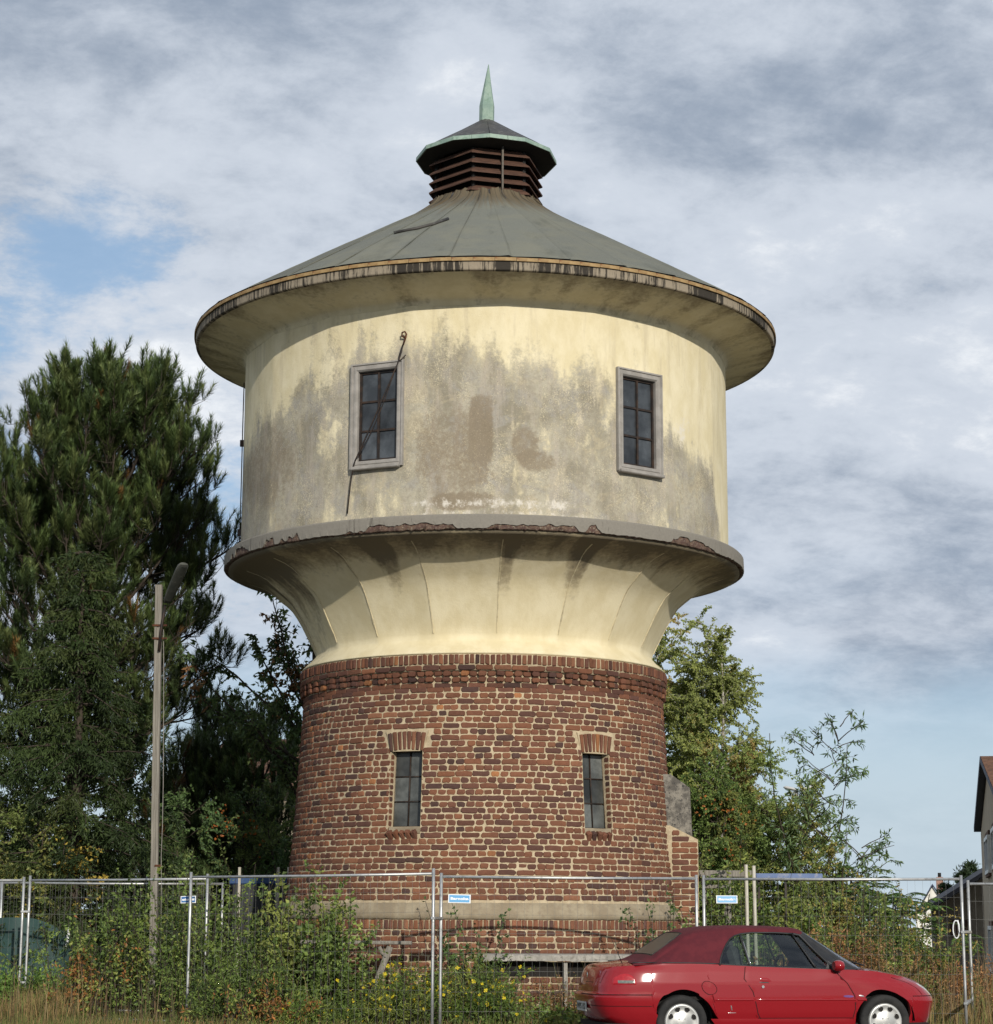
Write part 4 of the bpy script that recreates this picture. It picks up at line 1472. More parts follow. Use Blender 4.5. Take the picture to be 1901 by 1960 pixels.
def spruce_tree(base, top_z, prof, label, seed, palette, droop=1.0, dens=1.0, name='spruce_tree', leafy=.06, tw=1.0):
    rng = np.random.default_rng(seed)
    t = thing(name, label, 'tree', tuple(base))
    wood, nd = MB(), MB()
    trunk = limb(base, (0, 0, 1), top_z - base[2] - .35, 14, rng, up=.2, wob=.05)
    wood.tube(trunk, np.linspace(.15, .02, len(trunk)), 7)
    pz, pr = np.array([q[0] for q in prof]), np.array([q[1] for q in prof])
    P, D, T = [], [], []
    z = base[2] + .3
    while z < top_z - .1:
        R = float(np.interp(z, pz, pr))
        nb = rng.integers(6, 9)
        a0 = rng.uniform(0, 2 * PI)
        for b in range(nb):
            a = a0 + b * 2 * PI / nb + rng.normal(0, .25)
            ln = R * rng.uniform(.6, 1.15)
            p0, _ = along(trunk, np.clip((z - base[2]) / (top_z - base[2] - .35), 0, 1))
            br = limb(p0, (math.cos(a), math.sin(a), .12), ln, 6, rng, up=-.55 * droop, wob=.2)
            wood.tube(br, np.linspace(.02, .006, len(br)), 4, cap=False)
            ns = int(24 * ln * dens) + 4
            us = rng.uniform(.2, 1, ns)
            p, dr = along(br, us)
            sd = unit(dr * .6 + np.c_[rng.normal(0, .6, (ns, 2)), rng.normal(-.45 * droop, .3, ns)])
            tl = rng.uniform(.15, .5, ns) * tw
            bt_ = np.array(palette[rng.integers(len(palette))]) * rng.uniform(.75, 1.2)
            for j in range(ns):
                kk = 9
                s_ = rng.uniform(0, 1, kk)
                q = p[j] + sd[j] * tl[j] * s_[:, None] + rng.normal(0, .018, (kk, 3)) - np.array([0, 0, .25]) * (s_ ** 2)[:, None] * tl[j] * droop
                P.append(q)
                D.append(unit(sd[j] + rng.normal(0, .55, (kk, 3)) - np.array([0, 0, .3 * droop])))
                T.append(np.tile(bt_, (kk, 1)) * rng.uniform(.75, 1.35, (kk, 1)))
        z += rng.uniform(.22, .36)
    P, D, T = np.concatenate(P), np.concatenate(D), np.concatenate(T)
    leaves(nd, P, D, leafy * rng.uniform(.7, 1.3, len(P)) * 1.5, leafy * .42, rng, T)
    wood.build('trunk', M['bark'], t)
    nd.build('crown', M['leaf'], t)
    return t


def broad_tree(name, label, cat, base, limbs, seed, palette, weights=None, leaf=(.09, .045), twigs=9, per=16, droop=.3, bark='bark', trunk_r=.1, twig_len=(.35, .8), group=None, extra=None, var=.25, start=.25, hang=.4, berries=None, gain=1.0):
    """limbs: list of (p0, direction, length, up) grown from the trunk; leaves sit along the twigs"""
    rng = np.random.default_rng(seed)
    t = thing(name, label, cat, tuple(base), group)
    wood, lf = MB(), MB()
    P, D = [], []
    for p0, d0, ln, up, r0 in limbs:
        br = limb(p0, d0, ln, 9, rng, up=up, wob=.22)
        wood.tube(br, np.linspace(r0, max(.005, r0 * .18), len(br)), 6)
        nt_ = int(twigs * ln)
        for q in range(nt_):
            u_ = rng.uniform(start, 1.0)
            p, dr = along(br, np.array(u_))
            sd = unit(dr * .75 + rng.normal(0, .6, 3))
            tw = limb(p, sd, rng.uniform(*twig_len) * (1.2 - .6 * u_), 5, rng, up=-droop, wob=.3)
            wood.tube(tw, np.linspace(max(.004, r0 * .16), .003, len(tw)), 3, cap=False)
            k = max(3, int(per * rng.uniform(.6, 1.3)))
            us = rng.uniform(.08, 1.0, k)
            pp_, dd_ = along(tw, us)
            P.append(pp_ + rng.normal(0, .015, pp_.shape))
            D.append(unit(dd_ * .5 + rng.normal(0, .6, (k, 3)) + np.array([0, 0, -hang])))
    P, D = np.concatenate(P), np.concatenate(D)
    n = len(P)
    # clumps differ a little in hue
    cl = fbm(P[:, 0] * 1.7 + P[:, 1], P[:, 2] * 1.7, seed, 3)[:, None]
    T = patch_tints(rng, P, palette, weights, seed, .2, .9) * (.85 + .75 * cl) * gain
    leaves(lf, P, D, leaf[0] * rng.uniform(.65, 1.25, n), leaf[1] * rng.uniform(.75, 1.2, n), rng, T)
    wood.build('trunk', M[bark], t)
    lf.build('crown', M['leaf'], t)
    if berries:
        bm_ = MB()
        for c_ in berries[0]:
            kk = 20
            q = np.array(c_) + rng.normal(0, .15, (kk, 3)) * [1, .6, .8]
            leaves(bm_, q, rand_dirs(rng, kk), .055, .05, rng, tints(rng, kk, berries[1], None, .2))
        bm_.build('orange_leaves', M['leaf'], t, kind='stuff')
    return t


def fan_limbs(base, n, rng, spread, length, up, r0, low=.0, up_dir=.9):
    out_ = []
    for i in range(n):
        a = rng.uniform(0, 2 * PI)
        out_.append((np.array(base) + np.array([rng.normal(0, .05), rng.normal(0, .05), low]), (math.cos(a) * spread * rng.uniform(.3, 1), math.sin(a) * spread * rng.uniform(.3, 1), up_dir), length * rng.uniform(.6, 1.1), up, r0))
    return out_


def crown_limbs(base, height, prof, n, rng, rise=.5, up=.2, r0=.04, lean=(0, 0)):
    """trunk plus side limbs that fill a crown profile [(z, radius)]"""
    base = np.array(base, float)
    out_ = [(base, (lean[0], lean[1], 1), height * .97, .1, r0 * 2.2)]
    pz, pr = np.array([q[0] for q in prof]), np.array([q[1] for q in prof])
    for i in range(n):
        z = rng.uniform(pz[0], pz[-1])
        R = np.interp(z, pz, pr) * rng.uniform(.65, 1.15)
        a = rng.uniform(0, 2 * PI)
        h = (z - base[2])
        p0 = base + np.array([lean[0] * h, lean[1] * h, max(.2, h - R * rise * .9)])
        out_.append((p0, (math.cos(a), math.sin(a), rise), max(.3, R * 1.12), up, r0 * (1.1 - .7 * h / height)))
    return out_


R3 = np.random.default_rng(21)
# --- the big pine on the left
pb = at(122, 1700, 38.5)
pine_tree((pb.x, 38.5, 0), 11.15, [(4.0, 1.3), (4.8, 2.3), (5.6, 2.75), (6.8, 2.95), (7.8, 2.95), (8.6, 2.75), (9.2, 2.45), (9.8, 2.1), (10.3, 1.7), (10.8, 1.2), (11.2, .7)],
          'tall dark green pine left of the tower, taller than the lamp post', 3, shoots=14, dens=1.05, level=.36, per=(7, 10), trunk_r=.24, thin=.6, palette=[(.062, .092, .030), (.080, .112, .034), (.050, .076, .026), (.095, .118, .040)])
# --- spruce standing in front of the pine
sb = at(178, 1700, 35.5)
spruce_tree((sb.x - .25, 35.5, 0), 8.0, [(0, 1.9), (2, 1.85), (3.5, 1.55), (5, 1.25), (6.3, .85), (7.2, .45), (8.0, .1)],
            'green drooping spruce in front of the tall pine, behind the wooden lamp post', 8,
            [(0.042, 0.066, 0.021), (0.054, 0.080, 0.025), (0.034, 0.053, 0.019), (0.070, 0.092, 0.029)], dens=1.15)
lb = at(30, 1700, 36.5)
spruce_tree((lb.x - .6, 36.5, 0), 5.4, [(0, 1.7), (2, 1.6), (3.5, 1.2), (4.6, .7), (5.4, .1)],
            'smaller dull green conifer at the left edge beside the drooping spruce', 9,
            [(0.055, 0.082, 0.026), (0.068, 0.095, 0.030), (0.044, 0.066, 0.024), (0.085, 0.105, 0.034)], droop=.7, dens=1.1)
# --- young pine between pine and tower
yb = at(418, 1700, 42)
pine_tree((yb.x, 42, 0), at(416, 1368, 42).z, [(1.0, 1.1), (2.5, 1.5), (4.0, 1.0), (5.2, .45)], 'small young pine between the tall pine and the brick tower', 14, shoots=14, dens=1.0, level=.36, trunk_r=.08, nl=.13)
y2 = at(492, 1700, 41)
pine_tree((y2.x, 41, 0), at(490, 1398, 41).z, [(1.0, 1.2), (2.5, 1.4), (4.0, 1.1), (4.9, .5)], 'dark bushy pine close to the left side of the brick tower, below the cherry branches', 15, shoots=14, dens=1.0, level=.36, trunk_r=.08, nl=.13)
y3 = at(345, 1700, 41)
pine_tree((y3.x, 41, 0), at(345, 1440, 41).z, [(.8, 1.2), (2.3, 1.4), (3.6, 1.0), (4.6, .4)], 'dark low pine behind the wooden lamp post', 16, shoots=13, dens=1.0, level=.38, trunk_r=.08, nl=.13)

# --- dark shrubs in the shade behind them
for i, (u, vt, Y, wd_, lab) in enumerate([(360, 1525, 38.0, 1.0, 'dark green shaded bush just right of the wooden lamp post'),
                                          (470, 1500, 39.2, 1.15, 'dark shaded bush with a few orange leaves midway between lamp post and tower'),
                                          (560, 1465, 38.6, 1.0, 'dark green bush touching the left edge of the brick tower'),
                                          (250, 1560, 37.0, 1.1, 'low dark bush behind the lamp post foot, left of it'),
                                          (60, 1535, 35.0, 1.35, 'olive green bush with yellowing leaves at the far left')]):
    b = at(u, 1700, Y)
    zt = at(u, vt, Y).z
    rng = np.random.default_rng(60 + i)
    pal = [(0.046, 0.078, 0.028), (0.062, 0.096, 0.034), (0.037, 0.062, 0.025), (0.085, 0.109, 0.037)] if i < 4 else [(0.093, 0.116, 0.034), (0.132, 0.132, 0.039), (0.070, 0.093, 0.031), (0.248, 0.186, 0.039)]
    broad_tree('shrub', lab, 'shrub', (b.x, Y, 0), crown_limbs((b.x, Y, 0), zt * .9, [(.5, wd_), (zt * .5, wd_ * 1.1), (zt * .8, wd_ * .8), (zt * .97, wd_ * .3)], 22, rng, rise=.7, up=.3, r0=.02),
               70 + i, pal, gain=1.5, leaf=(.078, .044), twigs=16, per=22, droop=.15, hang=.25, twig_len=(.3, .7), start=.15,
               berries=([tuple(at(u + rng.uniform(-45, 45), vt + rng.uniform(60, 160), Y - .9)) for _ in range(3)], [(.34, .11, .025), (.25, .08, .02)]) if i == 1 else None)

for i, (u, vt, Y, wd_, lab) in enumerate([(90, 1330, 44.0, 1.7, 'dark leafy tree behind the pine trunk at the far left'), (235, 1400, 44.5, 1.6, 'dark leafy tree behind the lamp post, between pine and young pines'), (330, 1470, 45.0, 1.3, 'lower dark leafy tree right of the lamp post, behind the dark pine')]):
    b = at(u, 1700, Y)
    zt = at(u, vt, Y).z
    rng = np.random.default_rng(160 + i)
    broad_tree('leafy_tree', lab, 'tree', (b.x, Y, 0), crown_limbs((b.x, Y, 0), zt * .9, [(.4, wd_), (zt * .5, wd_ * 1.1), (zt * .8, wd_ * .8), (zt * .97, wd_ * .3)], 34, rng, rise=.7, up=.3, r0=.03),
               170 + i, [(.050, .075, .028), (.065, .09, .03), (.04, .06, .025)], leaf=(.09, .055), twigs=14, per=22, droop=.15, hang=.25, twig_len=(.3, .7), start=.1)

# --- cherry tree whose branches reach out from behind the tower
ch = at(615, 1600, 37.2)
rng = np.random.default_rng(33)
limbs_ = [((ch.x, 37.2, 0), (-.02, 0, 1), 7.2, .0, .12)]
for u, v, zz_, up in [(470, 1140, 5.3, .35), (372, 1245, 4.6, .25), (410, 1190, 5.0, .25), (405, 1290, 4.3, .1), (440, 1330, 4.0, .1), (470, 1240, 4.8, .2), (500, 1355, 3.8, 0), (520, 1200, 5.2, .3), (490, 1290, 4.4, .1),
                      (545, 1150, 5.6, .4), (560, 1330, 4.0, .1), (530, 1390, 3.6, -.1), (590, 1410, 3.4, -.2), (545, 1265, 4.6, .2), (460, 1375, 3.7, 0), (575, 1210, 5.2, .3)]:
    e = at(u, v, 37.2 + rng.uniform(-.9, .5))
    p0 = np.array([ch.x + .05, 37.2, zz_ - .6])
    dv = np.array(e) - p0
    L = np.linalg.norm(dv)
    limbs_.append((p0, tuple(dv / L - np.array([0, 0, up * .42])), L * 1.03, up, .035))
broad_tree('cherry_tree', 'broadleaf cherry tree with reddish drooping leaves reaching out from behind the left of the tower', 'tree', (ch.x, 37.2, 0), limbs_, 34,
           [(0.053, 0.081, 0.031), (0.070, 0.093, 0.034), (0.040, 0.062, 0.026), (0.139, 0.074, 0.034)], [4, 3, 4, 1.2], gain=1.45, leaf=(.115, .056), twigs=8, per=15, droop=.35, hang=.55, start=.30, twig_len=(.3, .62), trunk_r=.14)

# --- birch right of the tower
bb = at(1358, 1700, 41)
rng = np.random.default_rng(41)
hb = at(1345, 1190, 41).z
pal_b = [(.135, .155, .048), (.160, .175, .052), (.115, .140, .044), (.195, .180, .058), (.19, .14, .05)]
broad_tree('birch_tree', 'tall yellowing birch with fine leaves just right of the tower', 'tree', (bb.x, 41, 0),
           crown_limbs((bb.x, 41, 0), hb * .98, [(1.4, 1.5), (2.8, 1.75), (4.0, 1.6), (5.0, 1.4), (6.0, 1.05), (6.8, .6), (hb, .1)], 84, rng, rise=1.0, up=-.25, r0=.035), 42, pal_b, [4, 4, 4, 2, 1.2],
           leaf=(.058, .036), twigs=18, per=66, droop=.7, hang=.5, gain=1.5, bark='birch_bark', twig_len=(.35, .85), start=.2)
b2 = at(1268, 1700, 42.5)
hb2 = at(1290, 1140, 42.5).z
broad_tree('birch_tree', 'second birch almost hidden behind the tower, its yellowish top showing beside the neck', 'tree', (b2.x, 42.5, 0),
           crown_limbs((b2.x, 42.5, 0), hb2 * .98, [(2.5, 1.1), (4.2, 1.2), (5.5, 1.0), (6.6, .7), (hb2, .1)], 40, rng, rise=1.0, up=-.25, r0=.035), 43, pal_b, [4, 4, 4, 3, 2],
           leaf=(.058, .036), twigs=16, per=56, droop=.7, hang=.5, gain=1.5, bark='birch_bark', twig_len=(.35, .85), start=.2)
# --- green tree with orange leaves low in front of the birch
hw_ = at(1375, 1700, 38.2)
rng = np.random.default_rng(45)
zt = at(1375, 1450, 38.2).z
broad_tree('hawthorn_tree', 'dense green hawthorn with clusters of orange leaves right of the brick pier', 'tree', (hw_.x, 38.2, 0),
           crown_limbs((hw_.x, 38.2, 0), zt * .93, [(.6, 1.0), (1.8, 1.15), (2.8, 1.05), (3.7, .75), (zt, .2)], 44, rng, rise=.7, up=.1, r0=.03), 46,
           [(0.093, 0.139, 0.037), (0.116, 0.163, 0.043), (0.070, 0.112, 0.034), (0.147, 0.163, 0.046)], gain=1.15, leaf=(.062, .040), twigs=16, per=42, droop=.25, hang=.3, twig_len=(.3, .7), start=.15,
           berries=([tuple(at(u, v, 37.25)) for u, v in ((1349, 1550), (1398, 1548), (1416, 1580), (1405, 1642))], [(.36, .12, .03), (.28, .09, .025), (.40, .16, .04)]))
# --- shrubbery to its right
for i, (u, vt, Y, wd_, lab, pal) in enumerate([
        (1470, 1425, 39.5, 1.15, 'light green bushy tree between the birch and the feathery ash saplings', [(0.116, 0.147, 0.043), (0.147, 0.171, 0.046), (0.085, 0.121, 0.037)]),
        (1535, 1510, 38.0, .85, 'thin yellow green bush under the feathery saplings, in front of the street lamp pole', [(0.132, 0.155, 0.043), (0.171, 0.163, 0.046), (0.093, 0.124, 0.037)]),
        (1420, 1600, 36.2, .8, 'low green bush behind the two white poles', [(0.093, 0.132, 0.037), (0.132, 0.155, 0.043), (0.070, 0.101, 0.031)]),
        (1585, 1610, 35.5, .9, 'low yellowing bush behind the blue beam', [(0.132, 0.147, 0.040), (0.186, 0.155, 0.046), (0.093, 0.116, 0.034)])]):
    b = at(u, 1700, Y)
    zt = at(u, vt, Y).z
    rng = np.random.default_rng(80 + i)
    broad_tree('shrub', lab, 'shrub', (b.x, Y, 0), crown_limbs((b.x, Y, 0), zt * .92, [(.4, wd_), (zt * .45, wd_ * 1.05), (zt * .75, wd_ * .75), (zt, wd_ * .2)], 26, rng, rise=.9, up=.1, r0=.02), 90 + i, pal,
               gain=1.55, leaf=(.058, .034), twigs=18, per=48, droop=.35, hang=.3, twig_len=(.3, .65), start=.15)
# --- sparse saplings with long narrow leaflets
for i, (ub, ut, vt, Y, n, lab) in enumerate([
        (1545, 1612, 1352, 36.5, 12, 'tall sparse ash sapling with narrow leaflets leaning right against the sky'),
        (1530, 1560, 1400, 36.8, 9, 'shorter sparse sapling close left of the leaning ash sapling'),
        (1590, 1655, 1590, 36.0, 10, 'low arching sapling right of the tall ash sapling')]):
    b = at(ub, 1700, Y)
    rng = np.random.default_rng(120 + i)
    tp = at(ut, vt, Y)
    L = math.hypot(tp.x - b.x, tp.z)
    main = ((b.x, Y, 0), ((tp.x - b.x) / L, 0, tp.z / L), L, .1, .028)
    lim = [main]
    for k in range(n * 2):
        t_ = rng.uniform(.35, .95)
        p0 = np.array([b.x + (tp.x - b.x) * t_, Y, tp.z * t_])
        a = rng.uniform(0, 2 * PI)
        lim.append((p0, (math.cos(a) * .8 + .15, math.sin(a) * .8, .55), (1.15 - .6 * t_) * rng.uniform(.7, 1.1), -.1, .010))
    broad_tree('ash_sapling', lab, 'sapling', (b.x, Y, 0), lim, 125 + i, [(0.070, 0.109, 0.046), (0.093, 0.132, 0.054), (0.054, 0.085, 0.043)], gain=1.5, leaf=(.125, .030), twigs=5, per=11, droop=.5, hang=.35, twig_len=(.18, .42), start=.35)
# --- sumacs with feathery fronds
for i, (u, vt, Y, n, lab) in enumerate([(1660, 1640, 36.5, 16, 'bright green feathery sumac just above the fence rail, right of the saplings'),
                                        (1712, 1690, 35.6, 12, 'smaller green sumac right of the bright feathery one'),
                                        (1733, 1666, 38.0, 11, 'sumac with palm like fronds rising above the rail near the white gable')]):
    b = at(u, 1750, Y)
    zt = at(u, vt, Y).z
    rng = np.random.default_rng(140 + i)
    t = thing('sumac', lab, 'shrub', (b.x, Y, 0))
    wd_m, lf = MB(), MB()
    for k in range(n):
        x0 = b.x + rng.normal(0, .42)
        h = (zt - .15) * rng.uniform(.55, 1.0)
        st_ = limb((x0, Y + rng.normal(0, .25), 0), (rng.normal(0, .12), 0, 1), h, 6, rng, up=.2, wob=.12)
        wd_m.tube(st_, np.linspace(.018, .008, 7), 5)
        for f_ in range(9):
            a = rng.uniform(0, 2 * PI)
            fr_ = limb(st_[-1] - np.array([0, 0, rng.uniform(0, .35)]), (math.cos(a), math.sin(a), .75), rng.uniform(.30, .48), 6, rng, up=-1.1, wob=.08)
            wd_m.tube(fr_, .004, 3, cap=False)
            us = np.linspace(.15, 1, 11)
            p, dr = along(fr_, us)
            sd = unit(np.cross(dr, np.array([0, 0, 1.0])))
            for s in (-1, 1):
                leaves(lf, p, unit(sd * s + dr * .45 - np.array([0, 0, .35])), .10, .026, rng, tints(rng, 11, [(0.085, 0.163, 0.040), (0.116, 0.194, 0.046), (0.070, 0.132, 0.040)], None, .2))
    wd_m.build('stem', M['bark'], t)
    lf.build('foliage', M['leaf'], t)

# --- weeds and bushes on both sides of the fence
def bush(name, label, cat, u, Y, half_w, h, seed, pal, weights=None, stems=46, leaf=(.06, .042), per=34, depth=.5, flowers=None, group=None, lean=.22, up=.25, first=.12):
    rng = np.random.default_rng(seed)
    b = at(u, 1800, Y)
    t = thing(name, label, cat, (b.x, Y, 0), group)
    st_m, lf, P, D = MB(), MB(), [], []
    tips = []
    for k in range(stems):
        x = b.x + rng.uniform(-1, 1) * half_w
        y = Y + rng.uniform(-1, 1) * depth
        env = 1 - .45 * ((x - b.x) / half_w) ** 2
        hh = h * env * rng.uniform(.45, 1.0)
        s_ = limb((x, y, 0), (rng.normal(0, lean), rng.normal(0, lean), 1), hh, 7, rng, up=up, wob=.25)
        st_m.tube(s_, np.linspace(.009, .003, 8), 4, cap=False)
        tips.append(s_)
        for q in range(7):
            p, dr = along(s_, np.array(rng.uniform(.25, .95)))
            tw = limb(p, unit(dr * .6 + rng.normal(0, .55, 3)), rng.uniform(.12, .42), 3, rng, up=.1, wob=.2)
            kk = int(per * .12) + 2
            pp_, dd_ = along(tw, rng.uniform(.1, 1, kk))
            P.append(pp_); D.append(unit(dd_ * .4 + rng.normal(0, .6, (kk, 3)) + np.array([0, 0, -.15])))
        pp_, dd_ = along(s_, rng.uniform(first, 1, per))
        P.append(pp_ + rng.normal(0, .025, pp_.shape)); D.append(unit(dd_ * .25 + rng.normal(0, .6, (per, 3)) + np.array([0, 0, -.1])))
    P, D = np.concatenate(P), np.concatenate(D)
    cl = fbm(P[:, 0] * 2.1 + seed, P[:, 2] * 2.1, seed, 3)[:, None]
    T = patch_tints(rng, P, pal, weights, seed, .2) * (.85 + 1.0 * cl)
    leaves(lf, P, D, leaf[0] * rng.uniform(.6, 1.25, len(P)), leaf[1] * rng.uniform(.7, 1.2, len(P)), rng, T)
    st_m.build('stem', M['bark'], t)
    lf.build('foliage', M['leaf'], t)
    if flowers:
        fm = MB()
        nfl, col = flowers
        for k in range(nfl):
            s_ = tips[rng.integers(len(tips))]
            p, dr = along(s_, np.array(rng.uniform(.72, 1.02)))
            p = p + rng.normal(0, .05, 3)
            ax_ = unit(rng.normal(0, .5, 3) + np.array([0, -.8, .3]))
            e1 = unit(np.cross(ax_, rand_dirs(rng, 1)[0])); e2 = np.cross(ax_, e1)
            for q in range(4):
                a = q * PI / 2 + .2
                dq = e1 * math.cos(a) + e2 * math.sin(a)
                sd = np.cross(ax_, dq)
                r_ = rng.uniform(.019, .035)
                fm.add(np.array([p, p + dq * r_ * .7 + sd * r_ * .5, p + dq * r_ * 1.05 + ax_ * .004, p + dq * r_ * .7 - sd * r_ * .5]), [(0, 1, 2, 3)], np.array(col) * rng.uniform(.8, 1.1))
        fm.build('flowers', M['leaf'], t, kind='stuff')
    return t


G1 = [(0.096, 0.139, 0.037), (0.132, 0.178, 0.043), (0.070, 0.105, 0.031), (0.178, 0.202, 0.053)]
G2 = G1 + [(0.264, 0.116, 0.039), (0.202, 0.101, 0.037)]
BRN = [(0.232, 0.116, 0.050), (0.171, 0.090, 0.043), (0.295, 0.163, 0.070), (0.116, 0.109, 0.037), (.24, .15, .07)]
bush('sapling_thicket', 'young birch saplings reaching above the rail right of the lamp post', 'bush', 372, 31.6, .55, 2.85, 201, G1, stems=26, leaf=(.062, .048), per=46, lean=.08)
bush('bush', 'big green and rusty brown bush behind the two overlapping fence posts on the left', 'bush', 255, 30.8, 1.05, 2.5, 202, G2, [4, 4, 4, 3, 1.2, 1], stems=70, leaf=(.064, .040), per=46)
bush('bush', 'tall green bush between the small blue sign by the lamp post and the tower', 'bush', 440, 30.2, .8, 2.55, 203, G1, stems=60, leaf=(.048, .030), per=48)
bush('bush', 'round leaved green bush hiding the lower left corner of the tower plinth', 'bush', 560, 29.7, .75, 2.35, 204, G1, stems=56, leaf=(.080, .058), per=46)
bush('bush', 'tall thin green stems against the plinth between left bush and fence joint', 'bush', 645, 29.5, .40, 2.5, 205, G1, stems=20, leaf=(.07, .05), per=54, lean=.06)
bush('bush', 'leafy young shoots in front of the cement band right of the middle fence joint', 'bush', 915, 29.6, .36, 2.1, 206, [(0.065, 0.105, 0.034), (0.085, 0.132, 0.040), (0.056, 0.087, 0.031)], stems=15, per=40, lean=.08)
bush('bush', 'dark green bush by the car', 'bush', 1275, 29.9, .36, 2.0, 207, [(0.065, 0.105, 0.034), (0.085, 0.132, 0.040), (0.056, 0.087, 0.031)], stems=26, per=46, lean=.10)['label'] = 'dark green bush at the foot of the tower above the red car boot'
EV = [(0.085, 0.132, 0.031), (0.116, 0.163, 0.037), (0.070, 0.101, 0.028), (0.163, 0.194, 0.046)]
bush('evening_primrose', 'yellow flowering bush left of the middle fence joint', 'flowering bush', 775, 28.95, .55, 1.2, 208, EV, stems=90, leaf=(.075, .016), per=42, flowers=(150, (.75, .60, .03)), lean=.35, group='yellow flowering bushes')
bush('evening_primrose', 'yellow flowering bush right of the middle fence joint', 'flowering bush', 915, 29.0, .50, 1.15, 209, EV, stems=80, leaf=(.075, .016), per=42, flowers=(100, (.75, .60, .03)), lean=.3, group='yellow flowering bushes')
bush('evening_primrose', 'yellow flowering bush farthest left, below the grey trestle', 'flowering bush', 610, 28.9, .55, .62, 210, EV, stems=70, leaf=(.075, .016), per=36, flowers=(50, (.75, .60, .03)), lean=.4, group='yellow flowering bushes')
bush('bush', 'low green and brown weeds at the bottom between left fence posts and flowering bushes', 'bush', 480, 28.9, .75, 1.25, 211, G2, [4, 4, 4, 3, 1.5, 1.5], stems=70, leaf=(.07, .024), per=36)
bush('bush', 'bright green weeds at the foot of the far left fence joint', 'bush', 70, 32.2, .75, .95, 212, [(0.116, 0.202, 0.040), (0.147, 0.232, 0.046), (0.093, 0.155, 0.037)], stems=60, per=36, leaf=(.07, .035))
bush('bush', 'green bush with small leaves behind the tarp at the left edge', 'bush', 60, 41.5, 2.2, 2.35, 213, G1, stems=90, per=40, depth=.6)
bush('bush', 'green thicket behind the red car roof, right of the tower', 'bush', 1440, 32.6, 1.2, 2.75, 214, G1, stems=90, leaf=(.088, .046), per=46, depth=.5)
bush('bush', 'green and yellow thicket above the car hood behind the right fence panel', 'bush', 1640, 33.2, 1.3, 2.7, 215, [(0.116, 0.155, 0.040), (0.155, 0.186, 0.046), (0.085, 0.121, 0.034), (0.232, 0.186, 0.054)], stems=100, leaf=(.054, .030), per=46, depth=.5)
bush('bush', 'green weeds rising toward the white gable at the right end of the fence panel', 'bush', 1775, 32.4, .65, 1.5, 216, [(0.116, 0.163, 0.040), (0.155, 0.202, 0.046), (0.085, 0.124, 0.034), (0.232, 0.186, 0.054)], stems=60, per=46, depth=.5)
bush('dock_weeds', 'rusty brown seeding weeds behind the front of the red car', 'weeds', 1620, 30.6, 1.15, 1.6, 217, BRN, stems=150, leaf=(.045, .022), per=70, lean=.12, first=.3)
bush('dock_weeds', 'brown weeds mixed with green left of the right fence joint', 'weeds', 1790, 30.4, .75, 1.05, 218, BRN + G1, [3, 3, 2, 2, 1, 1.5, 1.5, 1, 1], stems=100, leaf=(.045, .022), per=62, lean=.14, first=.2)
bush('dock_weeds', 'brown weeds at the right edge beyond the fence joint', 'weeds', 1905, 31.6, .6, 1.05, 219, BRN + G1, [3, 3, 2, 2, 1, 1, 1, 1, 1], stems=80, leaf=(.045, .022), per=56, lean=.14, first=.2)
bush('dock_weeds', 'rust brown stalks in front of the low wall left of the red car', 'weeds', 1060, 29.2, .6, .78, 220, BRN, stems=60, leaf=(.04, .014), per=26, lean=.2, first=.3)
bush('bush', 'low green creeper at the wall foot left of the red car bumper', 'bush', 1020, 28.8, .9, .42, 221, G1, stems=70, per=26, flowers=(12, (.75, .60, .03)))

# --- grass and dry stalks: nobody could count them
def blades(name, n, xr, yr, h, pal, w, seed, width=.007, lean=.25):
    rng = np.random.default_rng(seed)
    x, y = rng.uniform(*xr, n), rng.uniform(*yr, n)
    hh = h * rng.uniform(.4, 1.0, n) * (.5 + fbm(x * .8, y * .8, seed, 3))
    dx, dy = rng.normal(0, lean, n) * hh, rng.normal(0, lean, n) * hh
    a = rng.uniform(0, PI, n)
    wx, wy = np.cos(a) * width, np.sin(a) * width * .4
    z0 = np.full(n, -.02)
    V = np.stack([np.c_[x - wx, y - wy, z0], np.c_[x + wx, y + wy, z0], np.c_[x + dx * .4 + wx * .7, y + dy * .4, hh * .6], np.c_[x + dx * .4 - wx * .7, y + dy * .4, hh * .6], np.c_[x + dx, y + dy, hh]], 1).reshape(-1, 3)
    i = np.arange(n)[:, None] * 5
    m = MB().add(V, i + np.array([0, 1, 2, 3]), np.repeat(tints(rng, n, pal, w, .25), 5, 0))
    m.f.append((i + np.array([3, 2, 4]), False))
    m.build(name, M['grass'], kind='stuff')


TAN = [(.24, .17, .075), (0.264, 0.186, 0.078), (0.116, 0.139, 0.040), (0.171, 0.116, 0.050)]
blades('grass', 15000, (-9, 9), (27.75, 30.6), .30, TAN, [1, 1, 6, 2], 301)
blades('dry_grass', 2600, (-7.0, -5.75), (30.0, 33.0), .72, TAN, [4, 3, 2.5, 1], 302, lean=.18)
blades('tall_grass', 6000, (4.5, 9.5), (28.6, 34.0), .75, TAN, [2, 2, 3, 3], 303, lean=.16)
blades('rough_grass', 14000, (-16, 16), (30.6, 46), .55, TAN, [2, 2, 5, 2], 304)

STK = [(.20, .13, .07), (.13, .085, .05), (.26, .19, .10), (.10, .10, .04)]
blades('dead_stalks', 450, (-7.2, 2.2), (28.7, 31.2), 1.15, STK, None, 305, width=.006, lean=.10)
blades('dead_stems', 500, (3.6, 9.0), (28.8, 32.0), 1.25, STK, None, 306, width=.006, lean=.10)
# ------------------------------------------------------------------ site fences
FZ0, FZ1 = 0.11, 2.09


